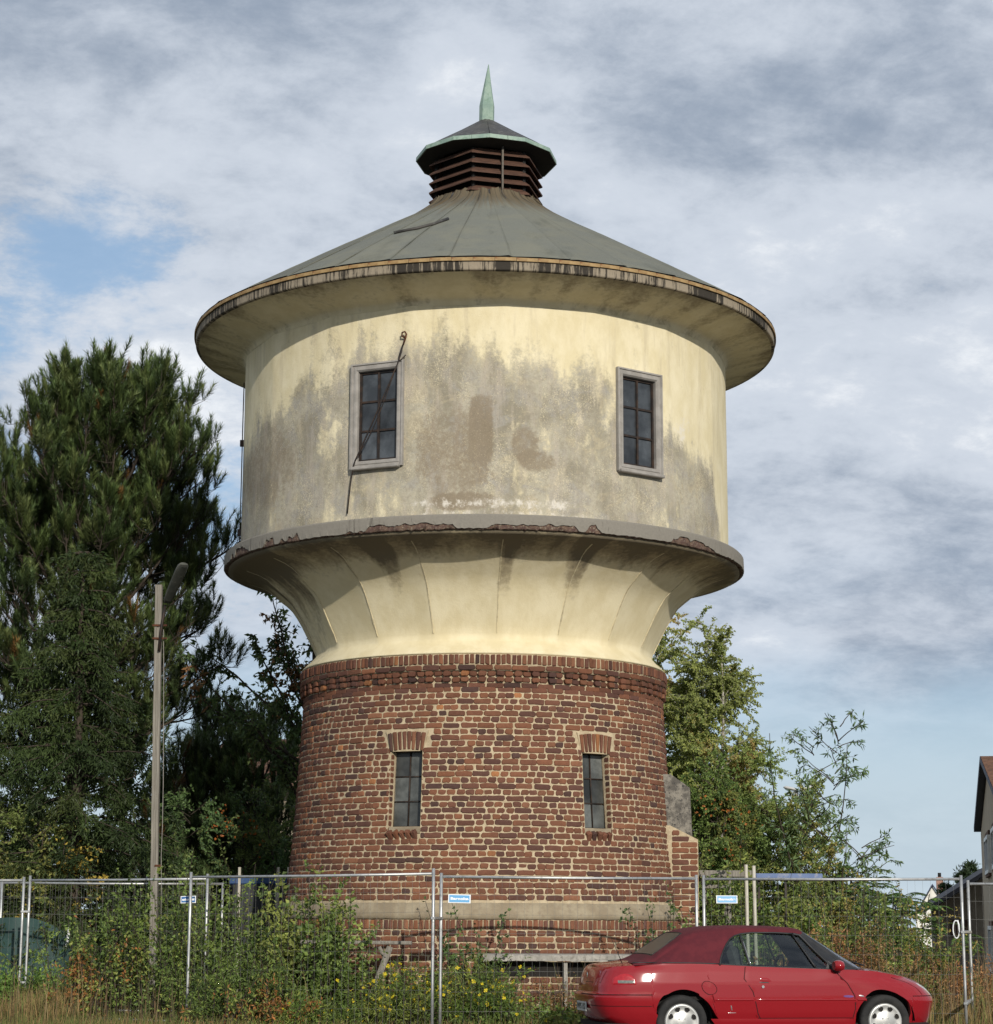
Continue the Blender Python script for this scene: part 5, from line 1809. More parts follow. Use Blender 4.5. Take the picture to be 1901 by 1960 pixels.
def fence_panel(p, q, label, group, zoff=0.0, post_over=(0.0, 0.0), seed=0, dz=(0, 0), wires=True):
    """mobile fence panel between ground points p and q (x, y)"""
    p, q = np.array(p, float), np.array(q, float)
    t = thing('fence_panel', label, 'fence', (p[0], p[1], 0), group)
    L = np.linalg.norm(q - p)
    ux = (q - p) / L
    def P(s, z, off=0.0):
        s_ = np.clip(s / L, 0, 1)
        return np.array([p[0] + ux[0] * s + ux[1] * off, p[1] + ux[1] * s - ux[0] * off, z + zoff + dz[0] * (1 - s_) + dz[1] * s_])
    r = .021
    for k, s in enumerate((0.0, L)):
        MB().tube([P(s, .02), P(s, .7), P(s, 1.4), P(s, FZ1 + .02 + post_over[k])], r, 8).build('post', M['galv'], t)
    for z in (FZ0, FZ1):
        MB().tube([P(r, z), P(L / 2, z + (-.006 if z > 1 else .004)), P(L - r, z)], r * .9, 8).build('rail', M['galv'], t)
    if wires:
        w_ = MB()
        rg = np.random.default_rng(seed)
        n = int(L / .10)
        for i in range(1, n):
            s = L * i / n
            b = rg.normal(0, .006, 3)
            w_.tube([P(s, FZ0, .0), P(s, .8, b[0]), P(s, 1.4, b[1]), P(s, FZ1, 0)], .0013, 3, cap=False)
        for z in (.35, .60, .85, 1.10, 1.35, 1.60, 1.85):
            bb = rg.normal(0, .008, 2)
            w_.tube([P(r, z, .003), P(L * .35, z + rg.normal(0, .006), .003 + bb[0]), P(L * .7, z + rg.normal(0, .006), .003 + bb[1]), P(L - r, z, .003)], .0017, 3, cap=False)
        w_.build('wire_mesh', M['wire'], t)
    return t, P, L


def clamp(p, q, z, label, cat='clamp'):
    m = MB()
    c = (np.array(p) + np.array(q)) / 2
    d_ = np.array(q) - np.array(p)
    L = np.linalg.norm(d_)
    a = math.atan2(d_[1], d_[0])
    R = Matrix.Rotation(a, 3, 'Z')
    m.box((c[0], c[1], z), (L + .05, .055, .035), R=R, bev=.006)
    m.tube([(c[0], c[1] - .05, z), (c[0], c[1] + .03, z)], .012, 6)
    o = m.build('clamp', M['galv'])
    tag(o, label, cat, 'clamps joining the fence panels')
    return o


def gx(u, Y): return float(at(u, 1770, Y).x), Y


FP = [((-12.2, 32.6), gx(42, 31.9), 'far left fence panel, cut by the left edge of the picture'),
      (gx(54, 31.9), gx(395, 30.25), 'fence panel running from the left joint to the lamp post bushes'),
      (gx(363, 29.25), gx(829, 27.9), 'fence panel with the small blue sign in its left corner'),
      (gx(844, 28.25), gx(1334, 28.75), 'fence panel in front of the tower base with a blue sign at its left'),
      (gx(1348, 28.9), gx(1843, 28.3), 'fence panel behind the red car with a blue sign at its upper left'),
      (gx(1856, 29.9), gx(2310, 30.2), 'fence panel at the far right edge beside the houses')]
FENCES = [fence_panel(a, b, lab, 'mobile fence panels along the kerb', seed=i, post_over=((0.05, .05) if i in (1, 2) else (0.03, 0.03)), dz=[(0, 0), (0, 0), (0, .03), (0, 0), (.0, 0), (-.03, -.03)][i]) for i, (a, b, lab) in enumerate(FP)]
for i, (a, b, zs_) in enumerate([(FP[0][1], FP[1][0], (.60, 1.63)), (FP[2][1], FP[3][0], (1.55,)), (FP[4][1], FP[5][0], (.48, 1.40))]):
    for j, z in enumerate(zs_):
        clamp(a, b, z, ['%s clamp on the left fence joint', 'clamp halfway up the middle fence joint', '%s clamp on the right fence joint'][i] % (('lower', 'upper')[j],) if i != 1 else 'clamp halfway up the middle fence joint')
for i, (pt, lab) in enumerate([((np.array(FP[0][1]) + FP[1][0]) / 2, 'weathered concrete foot block under the left fence joint'), ((np.array(FP[2][1]) + FP[3][0]) / 2, 'concrete foot block under the middle fence joint'),
                               ((np.array(FP[3][1]) + FP[4][0]) / 2, 'concrete foot block behind the red car'), ((np.array(FP[4][1]) + FP[5][0]) / 2, 'concrete foot block under the right fence joint')]):
    m = MB()
    m.box((pt[0], pt[1], .07), (.24, .70, .14), bev=.03)
    for s in (-.05, .05):
        m.tube([(pt[0] + s, pt[1], .13), (pt[0] + s, pt[1], .16)], .03, 8)
    tag(m.build('foot_block', M['concrete']), lab, 'foot block', 'concrete feet of the fence')

# --- blue signs
SIGN_BLUE = simple('sign_blue', (0.055, 0.27, 0.52), (0.065, 0.30, 0.55), 5, 0.35, spec=.5)
SIGN_WHITE = simple('sign_white', (0.74, 0.76, 0.76), (0.66, 0.68, 0.69), 5, 0.45, spec=.4)
SIGN_DARK = simple('sign_blue_dark', (0.018, 0.10, 0.28), (0.022, 0.12, 0.31), 5, 0.4, spec=.4)


def text_mesh(txt, size, extr=.001, align='CENTER', bold=0.0):
    cu = bpy.data.curves.new('text', 'FONT')
    cu.body = txt
    cu.size = size
    cu.extrude = extr
    cu.offset = bold
    cu.align_x = align
    cu.align_y = 'CENTER'
    cu.resolution_u = 3
    o = bpy.data.objects.new('text', cu)
    COL.objects.link(o)
    dg = bpy.context.evaluated_depsgraph_get()
    me = bpy.data.meshes.new_from_object(o.evaluated_get(dg))
    bpy.data.objects.remove(o)
    return me


def sign(u0, v0, u1, v1, Y, label, tilt=0.0, mirrored=False, blue=None):
    a, b = at(u0, v0, Y), at(u1, v1, Y)
    w_, h_ = b.x - a.x, a.z - b.z
    cx, cz = (a.x + b.x) / 2, (a.z + b.z) / 2
    t = thing('sign', label, 'sign', (cx, Y, cz), 'blue fence signs')
    R = Matrix.Rotation(tilt, 3, 'Y') @ Matrix.Rotation(-.10, 3, 'X')
    def put(m, name, mat):
        m.v = [x @ np.array(R).T + np.array([cx, Y, cz]) for x in m.v]
        return m.build(name, mat, t)
    put(MB().box((0, 0, 0), (w_, .006, h_), bev=.002), 'plate', SIGN_WHITE)
    put(MB().box((0, -.0045, .001), (w_ * .90, .003, h_ * .80)), 'panel', blue or SIGN_BLUE)
    me = text_mesh('Barnoke', h_ * .40, .0008, bold=.0022)
    xs = [v.co.x for v in me.vertices]
    sx = w_ * .80 / (max(xs) - min(xs))
    me.materials.clear()
    me.materials.append(SIGN_WHITE)
    o = place(me, 'lettering', Matrix.Translation((cx, Y, cz)) @ R.to_4x4() @ Matrix.Translation((0, -.0072, 0)) @ Matrix.Rotation(PI / 2, 4, 'X') @ Matrix.Diagonal((sx * (-1 if mirrored else 1), 1, 1, 1)), t)
    for x in (-.44, .44):
        put(MB().tube([(w_ * x, .0, h_ * .5), (w_ * x, .02, h_ * .62), (w_ * x, .03, h_ * .45)], .003, 4), 'tie', M['dark'])
    return t


sign(858, 1712, 901, 1729, 28.22, 'blue sign with white lettering just right of the middle fence joint', .02)
sign(1371, 1714, 1412, 1729.5, 28.82, 'blue sign with white lettering right of the tower pier, above the car roof', .0)
sign(346, 1715, 375, 1729, 29.55, 'darker blue sign crossed by a fence post near the lamp post', -.03, True, SIGN_DARK)

# --- second row of fence on the left with a dark green tarp
f2 = []
xa_, xb_ = float(at(4, 1700, 34).x), float(at(4, 1700, 34).x) + 3.5
t_, P_, L_ = fence_panel((xa_, 34), (xb_, 34.1), 'fence panel farther back on the left, behind the weeds', 'fence panels of the back row', seed=31)
t_, P_, L_ = fence_panel((xa_ - 3.55, 34.2), (xa_ - .05, 34.05), 'back row fence panel cut by the left picture edge', 'fence panels of the back row', seed=32)
tp_ = MB()
nx_, nz_ = 60, 14
X_ = np.linspace(xa_ - 3.3, float(at(178, 1800, 33.9).x), nx_)
Z_ = np.linspace(.12, 1.0, nz_)
G = np.zeros((nx_, nz_, 3))
for i, x in enumerate(X_):
    topz = 1.52 + .03 * math.sin(x * 3.1) - (.55 * ((i - 46) / 13) ** 2 if i > 46 else 0)
    for j, zz_ in enumerate(np.linspace(0, 1, nz_)):
        G[i, j] = (x, 33.9 - .05 * math.sin(x * 5 + zz_ * 2) * (1 - zz_) - .02 * math.sin(x * 13), .08 + zz_ * (topz - .08))
tp_.grid(G, smooth=True)
tp_.grid(G + [0, .012, 0], smooth=True, flip=True)
tag(tp_.build('tarp', simple('green_tarp', (.022, .050, .046), (.030, .066, .060), 3, .6, bmp=.2)), 'dark green tarp hanging on the back fence at the left edge', 'tarp')
rbm = MB()
pts = [at(131, 1775, 33.78), at(132, 1785, 33.76), at(129, 1795, 33.78), at(128, 1805, 33.78), at(126, 1813, 33.80)]
for a_ in range(len(pts) - 1):
    pass
G = np.array([[np.array(p) + [-w_, 0, 0], np.array(p) + [0, -.015, 0], np.array(p) + [w_, .004, 0]] for p, w_ in zip(pts, (.012, .02, .022, .018, .012))])
rbm.grid(G)
rbm.grid(G + [0, .008, 0], flip=True)
tag(rbm.build('ribbon', SIGN_WHITE), 'narrow white plastic strip hanging in front of the green tarp', 'strip')

# white wire ring hanging near the right joint
rg_ = MB()
c_ = at(1830, 1779, 28.36)
rg_.tube([np.array(c_) + [.042 * math.sin(a), -.02, .115 * math.cos(a)] for a in np.linspace(0, 2 * PI, 25)], .0085, 6)
rg_.tube([np.array(c_) + [.02, -.02, .12], np.array(c_) + [.035, -.02, .06], np.array(c_) + [.035, -.02, -.02]], .012, 6)
tag(rg_.build('ring', SIGN_WHITE), 'oval white ring hanging on the mesh left of the right fence joint', 'ring')

# ------------------------------------------------------------------ lamp post on the left
LY = 33.4
lb0, lt0 = at(299, 1770, LY), at(304.5, 1120, LY)
lamp = thing('street_lamp', 'weathered grey wooden lamp post with a long dark lamp head pointing up right', 'street lamp', (lb0.x, LY, 0))
pm = MB()
base = np.array([lb0.x - .01, LY, 0.0])
top = np.array([lt0.x, LY, lt0.z])
ns_ = 26
rgp = np.random.default_rng(8)
rows = []
for k in range(ns_ + 1):
    c = base + (top - base) * k / ns_
    w1 = .056 - .003 * k / ns_
    sec = [(-w1, -.06), (-.016, -.062), (-.010, -.048), (.012, -.048), (.018, -.062), (w1, -.06), (w1, .06), (-w1, .06)]
    rows.append([c + [x + rgp.normal(0, .0018), y, 0] for x, y in sec])
G = np.transpose(np.array(rows), (1, 0, 2))
pm.grid(G, close_u=True, smooth=False)
pm.add(np.array(rows[-1]), [(0, 1, 2, 3, 4, 5, 6, 7)])
pm.build('pole', M['oldwood'], lamp)
br = MB()
h0, h1 = at(316, 1158, LY - .05), at(312, 1205, LY - .08)
br.tube([np.array(h1) + [-.05, -.01, -.35], np.array(h1) + [-.03, -.01, 0], np.array(h1) + [.0, -.02, .2], np.array(h0)], .024, 8)
br.build('bracket', M['iron'], lamp)
for v in (1197, 1222):
    c = at(304, v, LY - .065)
    m = MB()
    m.box(c, (.20, .03, .03))
    m.tube([np.array(c) + [.09, 0, 0], np.array(c) + [.13, 0, 0]], .018, 6)
    m.build('band', M['rust'], lamp)
A0, A1 = np.array(at(319, 1154, LY - .12)), np.array(at(352, 1080, LY - .75))
dv = unit(A1 - A0)
side = unit(np.cross(dv, [0, 0, 1.0]))
upv = np.cross(side, dv)
L_ = np.linalg.norm(A1 - A0)
hd = MB()
rows = []
for t_, w_, hh in [(0, .045, .04), (.06, .068, .052), (.3, .085, .06), (.8, .096, .064), (.95, .09, .06), (1.0, .068, .04)]:
    c = A0 + dv * L_ * t_
    rows.append([c + side * (w_ * math.cos(a)) + upv * (hh * max(math.sin(a), -.25)) for a in np.linspace(0, 2 * PI, 17)[:-1]])
G = np.transpose(np.array(rows), (1, 0, 2))
hd.grid(G, close_u=True)
hd.add(np.array(rows[0]), [tuple(range(15, -1, -1))])
hd.add(np.array(rows[-1]), [tuple(range(16))])
hd.build('lamp_head', simple('lamp_shell', (.060, .062, .055), (.09, .092, .08), 5, .5), lamp)
gl = MB()
rows = []
for t_, w_ in [(.10, .058), (.35, .076), (.8, .086), (.93, .078), (.98, .05)]:
    c = A0 + dv * L_ * t_ - upv * .022
    rows.append([c + side * (w_ * math.cos(a)) - upv * (.030 * math.sin(a)) for a in np.linspace(0, PI, 9)])
gl.grid(np.transpose(np.array(rows), (1, 0, 2)))
gl.build('lens', simple('dark_lens', (.035, .038, .034), (.05, .052, .045), 6, .25, spec=.5), lamp)
cbm = MB()
pts = [np.array(at(u, v, LY - .02)) for u, v in ((313, 1205), (313.5, 1300), (313, 1420), (312.5, 1500), (311, 1580), (308.5, 1640), (309, 1690), (308, 1760))]
cbm.tube(pts, .0055, 5)
cbm.build('cable', M['frame_grey'], lamp)
tg = MB()
tg.box(np.array(at(302, 1657, LY - .066)), (.10, .012, .03))
tg.build('collar', M['rust'], lamp)

# street lamp far away on the right
SY = 62.0
s0 = at(1529, 1740, SY)
sl = thing('street_lamp', 'slim distant street lamp with a flat head, seen through the saplings on the right', 'street lamp', (s0.x, SY, 0))
MB().tube([(s0.x, SY, 0), (s0.x, SY, 3), (s0.x + .02, SY, at(1531, 1515, SY).z)], [.07, .06, .045], 8).build('pole', M['galv'], sl)
m = MB()
for u0, u1, v0, v1 in ((1532, 1566, 1512, 1503), (1528, 1500, 1512, 1507)):
    a, b = np.array(at(u0, v0, SY)), np.array(at(u1, v1, SY))
    G = []
    for t_, w_ in ((0, .05), (.3, .09), (.85, .10), (1, .03)):
        c = a + (b - a) * t_
        G.append([c + [0, w_ * math.cos(q) * 1.6, w_ * .55 * math.sin(q)] for q in np.linspace(0, 2 * PI, 9)[:-1]])
    m.grid(np.transpose(np.array(G), (1, 0, 2)), close_u=True)
m.build('lamp_head', simple('pale_lamp', (.50, .50, .48), (.42, .42, .41), 5, .5), sl)

# ------------------------------------------------------------------ odds and ends around the foot of the tower
POLE = simple('whitewashed_pole', (.50, .47, .40), (.36, .33, .27), 5, .85, bmp=.3, streak=(6, 6, .8))
for u, vt, lab in ((1428, 1655, 'left of the two whitewashed poles standing behind the car roof'), (1443, 1657, 'right of the two whitewashed poles standing behind the car roof')):
    Y = 31.4
    b, tpt = at(u + 5, 1800, Y), at(u, vt, Y)
    m = MB().tube([(b.x + .02, Y, 0), ((b.x + tpt.x) / 2, Y + .01, 1.2), (tpt.x, Y, tpt.z)], .026, 8)
    tag(m.build('pole', POLE), lab, 'pole', 'whitewashed poles behind the car')
Y = 32.6
a, b = at(1441, 1676, Y), at(1574, 1679, Y)
m = MB().box(((a.x + b.x) / 2, Y, (a.z + b.z) / 2), (b.x - a.x, .10, .085), bev=.008)
bar_ = thing('barrier', 'x', 'barrier', ((a.x + b.x) / 2, Y, 0))
m.build('beam', simple('blue_steel', (.10, .15, .29), (.13, .18, .32), 4, .6, c3=(.24, .26, .33)), bar_)
for x in (a.x + .10, b.x - .55):
    MB().box((x, Y + .09, (a.z - .05) / 2), (.035, .035, a.z - .05)).build('leg', M['iron'], bar_)
tag(bar_, 'blue painted steel barrier beam right of the whitewashed poles', 'barrier')
a, b = at(1338, 1672, Y), at(1440, 1671, Y)
fr = thing('wooden_rack', 'grey brown wooden rack between the brick pier and the whitewashed poles', 'rack', (a.x, Y, 0))
m = MB().box(((a.x + b.x) / 2, Y + .1, a.z), (b.x - a.x, .09, .10), bev=.008)
m.build('beam', M['oldwood'], fr)
c_, d_ = at(1348, 1697, Y), at(1398, 1697, Y)
MB().box(((c_.x + d_.x) / 2, Y, c_.z), (d_.x - c_.x, .06, .055), bev=.006).build('rail', M['oldwood'], fr)
for u, vt in ((1396, 1668), (1349, 1697), (1389, 1700)):
    q = at(u, vt, Y)
    MB().box((q.x, Y + .055, q.z / 2), (.055, .05, q.z), bev=.006).build('upright', M['oldwood'], fr)

# blue topped trailer left behind the tower
Y = 36.2
a, b = at(440, 1692, Y), at(556, 1692, Y)
tr = thing('trailer', 'dark trailer with a blue top edge behind the bushes, left of the tower', 'trailer', (a.x, Y, 0))
zt = at(500, 1686, Y).z
MB().box(((a.x + b.x) / 2, Y + .8, .45 + (zt - .45) / 2), (b.x - a.x, 1.6, zt - .45), bev=.05).build('body', simple('dark_tarpaulin', (.018, .020, .022), (.03, .033, .036), 3, .6), tr)
MB().box(((a.x + b.x) / 2, Y + .8, zt + .004), (b.x - a.x + .04, 1.66, .13), bev=.02).build('cover_edge', simple('blue_cover', (.02, .055, .15), (.03, .07, .17), 4, .6), tr)
for x in (a.x + .3, b.x - .35):
    MB().tube([(x, Y - .02, .3), (x, Y + .16, .3)], .30, 18).build('wheel', M['dark'], tr)
for u in (459, 533, 553):
    q = at(u, 1660, 35.4)
    m = MB().box((q.x, 35.4, q.z / 2), (.045, .045, q.z), bev=.006)
    tag(m.build('stake', POLE), {459: 'whitewashed stake farthest left of the three by the trailer', 533: 'middle thin stake of the three by the trailer', 553: 'stake touching the left edge of the tower wall'}[u], 'stake', 'stakes by the trailer')

# low brick wall with concrete coping in front of the plinth
Y = 29.55
a, b = at(925, 1833, Y), at(1214, 1835, Y)
lw = thing('low_wall', 'low broken brick wall with a grey concrete coping at the foot of the tower', 'wall', (a.x, Y, 0))
zc = a.z
m = MB()
nn = 24
rgw = np.random.default_rng(3)
xs_ = np.linspace(a.x, b.x, nn)
G = np.array([[(x, Y - .02 + rgw.normal(0, .004), zc - .045 + rgw.normal(0, .004)), (x, Y - .022 + rgw.normal(0, .004), zc + .03 + rgw.normal(0, .004)), (x, Y + .012, zc + .045), (x, Y + .42, zc + .05), (x, Y + .42, zc - .05)] for x in xs_])
m.grid(G, smooth=False)
m.grid(G[:, [4, 0]], smooth=False)
m.add(G[0], [(0, 1, 2, 3, 4)]); m.add(G[-1], [(4, 3, 2, 1, 0)])
m.build('coping', M['concrete'], lw)
zw = zc - .26
MB().box(((a.x + b.x) / 2 + .05, Y + .24, zw / 2 - .05), (b.x - a.x - .1, .30, zw + .1)).build('wall_core', M['mortar'], lw)
for row in range(int(zw / .0896) + 1):
    z = zw - .045 - row * .0896
    x = a.x + .12 + (row % 2) * .14
    while x < b.x - .02:
        if rgw.random() > .06:
            o = place(stretch[rgw.integers(len(stretch))], 'brick', Matrix.Translation((x + .1, Y + .078 + rgw.normal(0, .004), z)) @ Matrix.Rotation(rgw.normal(0, .01), 4, 'Y'), lw)
        x += .282
MB().box(((a.x + b.x) / 2, Y + .26, zc - .16), (b.x - a.x - .1, .14, .20)).build('shade_block', M['dark'], lw)  # solid dark block standing in for the shade under the coping
for u in (1083, 1208):
    q = at(u, 1850, Y)
    m = MB().box((q.x, Y + .05, (zc - .06) / 2), (.055, .05, zc - .07), bev=.006)
    m.build('support', M['concrete'], lw)
# trestle on the left of the plinth
Y = 29.75
a, b = at(575, 1803, Y), at(789, 1805, Y)
ts = thing('trestle', 'old grey wooden trestle with a slanting leg in front of the plinth', 'trestle', (b.x, Y, 0))
m = MB().box(((a.x + b.x) / 2, Y, (a.z + b.z) / 2), (b.x - a.x, .12, .05), R=Matrix.Rotation(math.atan2(a.z - b.z, b.x - a.x), 3, 'Y'), bev=.01)
m.build('beam', M['oldwood'], ts)
for (u0, v0), (u1, v1), w_ in (((747, 1812), (724, 1872), .06), ((620, 1812), (606, 1880), .05), ((726, 1812), (737, 1835), .035)):
    p0, p1 = np.array(at(u0, v0, Y)), np.array(at(u1, v1, Y))
    p1 = p0 + (p1 - p0) * (p0[2] / (p0[2] - p1[2])) if w_ > .04 else p1
    m = MB().tube([p0, p1], w_, 4, spin=PI / 4)
    m.build('leg', M['oldwood'], ts)

# ------------------------------------------------------------------ houses
TILE = simple('roof_tile', (.105, .058, .040), (.15, .085, .058), 5, .85, c3=(.075, .05, .04), bmp=.3)
WALL_B = simple('beige_render', (.42, .36, .27), (.48, .41, .31), 1.2, .92, bmp=.2, c3=(.36, .31, .24))
WHITE = simple('white_render', (.74, .72, .66), (.68, .66, .60), 2, .9)
TRIM = simple('dark_blue_trim', (.035, .045, .085), (.045, .055, .095), 3, .6)
GLASS_FAR = simple('far_glass', (.05, .06, .075), (.09, .10, .12), 1, .15, spec=.6)


def house(name, label, ctr, rot, wdt, length, eave, ridge, wall, tiles=(12, 10), over=.5, windows=(), trim=TRIM, chimney=None, tile_mat=TILE):
    """gable house: gable faces local -y, ridge along local y"""
    t = thing(name, label, 'house', ctr)
    R = Matrix.Rotation(rot, 3, 'Z')
    A = np.array(R)
    o_ = np.array(ctr, float)
    def put(m, n, mat, par=None):
        m.v = [x @ A.T + o_ for x in m.v]
        return m.build(n, mat, par or t)
    hw = wdt / 2
    m = MB()
    pts = [(-hw, -.2), (hw, -.2), (hw, eave), (0, ridge), (-hw, eave)]
    prism(m, pts, 0, length)
    wl = put(m, 'wall', wall)
    sl = math.hypot(hw, ridge - eave)
    e = (ridge - eave) / hw
    rm = MB()
    for s in (-1, 1):
        x1 = s * (hw + over)
        V = [(0, -over, ridge + .06), (0, length + over, ridge + .06), (x1, length + over, eave - e * over + .06), (x1, -over, eave - e * over + .06)]
        V2 = [(x, y, z + .12) for x, y, z in V]
        rm.add(V + V2, [(0, 1, 2, 3), (4, 7, 6, 5), (0, 4, 5, 1), (1, 5, 6, 2), (2, 6, 7, 3), (3, 7, 4, 0)])
    roof_ = put(rm, 'roof', trim)
    # tile courses
    nr, nc = tiles
    for s in (-1, 1):
        tm = MB()
        for r_ in range(nr):
            f0, f1 = r_ / nr, (r_ + 1.06) / nr
            for c_ in range(nc):
                y0 = -over + (length + 2 * over) * c_ / nc + .006
                y1 = -over + (length + 2 * over) * (c_ + 1) / nc - .006
                xx0, xx1 = s * (hw + over) * f0, s * (hw + over) * f1
                zz0, zz1 = ridge - e * abs(xx0) + .185, ridge - e * abs(xx1) + .215
                V = [(xx0, y0, zz0), (xx0, y1, zz0), (xx1, y1, zz1), (xx1, y0, zz1), (xx1, y1, zz1 - .04), (xx1, y0, zz1 - .04)]
                tm.add(V, [(0, 1, 2, 3), (3, 2, 4, 5)], np.ones(3) * rgw.uniform(.8, 1.2))
        o = put(tm, 'tiles', tile_mat, roof_)
        o['kind'] = 'stuff'
    for (x, z, w_, h_) in windows:
        fm = MB()
        for (bx, bz, bw_, bh_) in ((0, h_ / 2, w_ + .1, .08), (0, -h_ / 2, w_ + .1, .08), (-w_ / 2, 0, .08, h_), (w_ / 2, 0, .08, h_), (0, 0, .06, h_)):
            fm.box((x + bx, -.02, z + bz), (bw_, .10, bh_))
        wn = put(fm, 'window', SIGN_WHITE)
        put(MB().box((x, -.006, z), (w_, .02, h_)), 'pane', GLASS_FAR, wn)
        put(MB().box((x, -.02, z - h_ / 2 - .07), (w_ + .1, .07, .06)), 'sill', TILE, wn)
        put(MB().box((x, -.015, z + h_ / 2 + .09), (w_ + .1, .05, .10)), 'lintel', TILE, wn)
    if chimney:
        x, y, h_ = chimney
        cm = MB().box((x, y, ridge + h_ / 2 - .6), (.5, .5, h_ + .8), bev=.03)
        ch_ = put(cm, 'chimney', simple('chimney_brick', (.36, .22, .17), (.30, .18, .14), 8, .9), roof_)
        put(MB().tube([(x, y, ridge + h_ - .2), (x, y, ridge + h_ + .1)], .12, 8), 'chimney_pot', M['dark'], t)
    return t


# gable wall seen almost edge-on: it runs from a far corner to a near corner beyond the picture edge
hn, hf = np.array([9.10, 38.0]), np.array([11.89, 52.0])
hc_ = (hn + hf) / 2
hdir = (hn - hf) / np.linalg.norm(hn - hf)
house('house', 'tall beige gabled house with a brown tiled roof, cut by the right edge', (hc_[0], hc_[1], 0), math.atan2(hdir[1], hdir[0]), float(np.linalg.norm(hn - hf)), 9.0, 3.72, 4.86, WALL_B, tiles=(20, 26), over=.16,
      windows=((-1.5, 3.0, 2.3, .72), (3.2, 3.0, 2.3, .72), (-1.2, 1.0, 2.2, .9)))
HY2 = 150.0
w0 = at(1785, 1694, HY2)
house('house', 'small white gabled house far away at the right, behind the sloping annex roof', (w0.x, HY2, 0), math.radians(-12), 2.4, 4.0, w0.z - 2.1, w0.z - .1, WHITE, tiles=(7, 8), over=.2, chimney=(.5, 2.4, .9))
# annex with a lean-to roof in front
AY = 53.4
t = thing('annex', 'low grey brown annex with a sloping roof in front of the tall beige house', 'building', (at(1850, 1800, AY).x, AY, 0))
pl_, pr_ = at(1762, 1747, AY), at(1884, 1671, AY)
m = MB()
x0, x1 = at(1790, 1800, AY).x, 12.6
def rz(x): return pl_.z + (pr_.z - pl_.z) * (x - pl_.x) / (pr_.x - pl_.x)
prism(m, [(x0, -.1), (x1, -.1), (x1, rz(x1) - .1), (x0, rz(x0) - .1)], AY, AY + .4)
m.build('wall', simple('grey_brown_render', (.20, .175, .145), (.25, .22, .18), 1.5, .92, bmp=.2), t)
m = MB()
xr_ = at(1868, 1700, AY).x
V = [(pl_.x, AY - .5, pl_.z), (x1, AY - .5, rz(x1)), (x1, AY + .5, rz(x1)), (pl_.x, AY + .5, pl_.z)]
m.add(V + [(x, y, z + .1) for x, y, z in V], [(3, 2, 1, 0), (4, 5, 6, 7), (0, 1, 5, 4), (1, 2, 6, 5), (2, 3, 7, 6), (3, 0, 4, 7)])
m.build('roof', simple('dark_sheet_roof', (.055, .055, .068), (.085, .085, .095), 2, .7), t)
m = MB()
q = at(1838, 1776, AY)
m.box((q.x, AY - .01, q.z), (.5, .06, .4))
m.build('window', simple('dark_red_frame', (.06, .03, .025), (.08, .04, .03), 4, .7), t)
# small conifers by the house
for i, (u, vt, Y, w_, lab) in enumerate([(1847, 1652, 56.5, .22, 'narrow dark conifer rising beside the annex roof'), (1864, 1636, 58.6, .22, 'slim dark conifer against the left corner of the tall house'), (1811, 1676, 60, .16, 'tiny conifer tip above the annex roof, left of the others')]):
    b, tpt = at(u, 1770, Y), at(u, vt, Y)
    spruce_tree((b.x, Y, 0), tpt.z, [(0, w_ * 1.6), (tpt.z * .5, w_ * 1.4), (tpt.z * .8, w_), (tpt.z, .05)], lab, 400 + i, [(.030, .050, .024), (.04, .062, .03)], droop=-.5, dens=1.0, name='conifer', leafy=.07, tw=.35)
# brown roofed houses hidden behind the trees on the left
HY3 = 66.0
l0 = at(520, 1422, HY3)
t = thing('house', 'long house with a brown tiled roof half hidden by trees, just left of the tower', 'house', (l0.x, HY3, 0))
zr_, ze_ = l0.z, at(520, 1500, HY3 - 3).z
xa_, xb_ = at(446, 1450, HY3).x, at(690, 1450, HY3).x
MB().box(((xa_ + xb_) / 2, HY3 + .5, ze_ / 2), (xb_ - xa_ - .8, 6.4, ze_)).build('wall', WALL_B, t)
rm = MB()
for s in (-1, 1):
    V = [(xa_ - .2, HY3, zr_), (xb_, HY3, zr_), (xb_, HY3 + s * 3.6, ze_ - .15), (xa_ - .9, HY3 + s * 3.6, ze_ - .15)]
    rm.add(V + [(x, y, z + .1) for x, y, z in V], [(0, 1, 2, 3), (7, 6, 5, 4), (0, 4, 5, 1), (2, 6, 7, 3), (3, 7, 4, 0), (1, 5, 6, 2)])
ro = rm.build('roof', TILE, t)
tm = MB()
for r_ in range(16):
    for c_ in range(26):
        f0, f1 = r_ / 16, (r_ + 1.05) / 16
        y0, y1 = HY3 - 3.6 * f0, HY3 - 3.6 * f1
        z0_, z1_ = zr_ + (ze_ - .15 - zr_) * f0 + .12, zr_ + (ze_ - .15 - zr_) * f1 + .15
        xl = xa_ - .2 - .7 * f0 + (xb_ - xa_ + .2) * c_ / 26
        xr2 = xl + (xb_ - xa_ + .2) / 26 - .015
        tm.add([(xl, y0, z0_), (xr2, y0, z0_), (xr2, y1, z1_), (xl, y1, z1_), (xr2, y1, z1_ - .05), (xl, y1, z1_ - .05)], [(0, 3, 2, 1), (3, 5, 4, 2)])
tm.build('tiles', TILE, ro, kind='stuff')
l1 = at(20, 1318, 58)
house('house', 'house with a brown roof barely visible behind the pine at the left edge', (l1.x - 3.2, 56, 0), math.radians(40), 7.5, 9.0, l1.z - 3.2, l1.z + .3, WALL_B, tiles=(14, 12), over=.4)
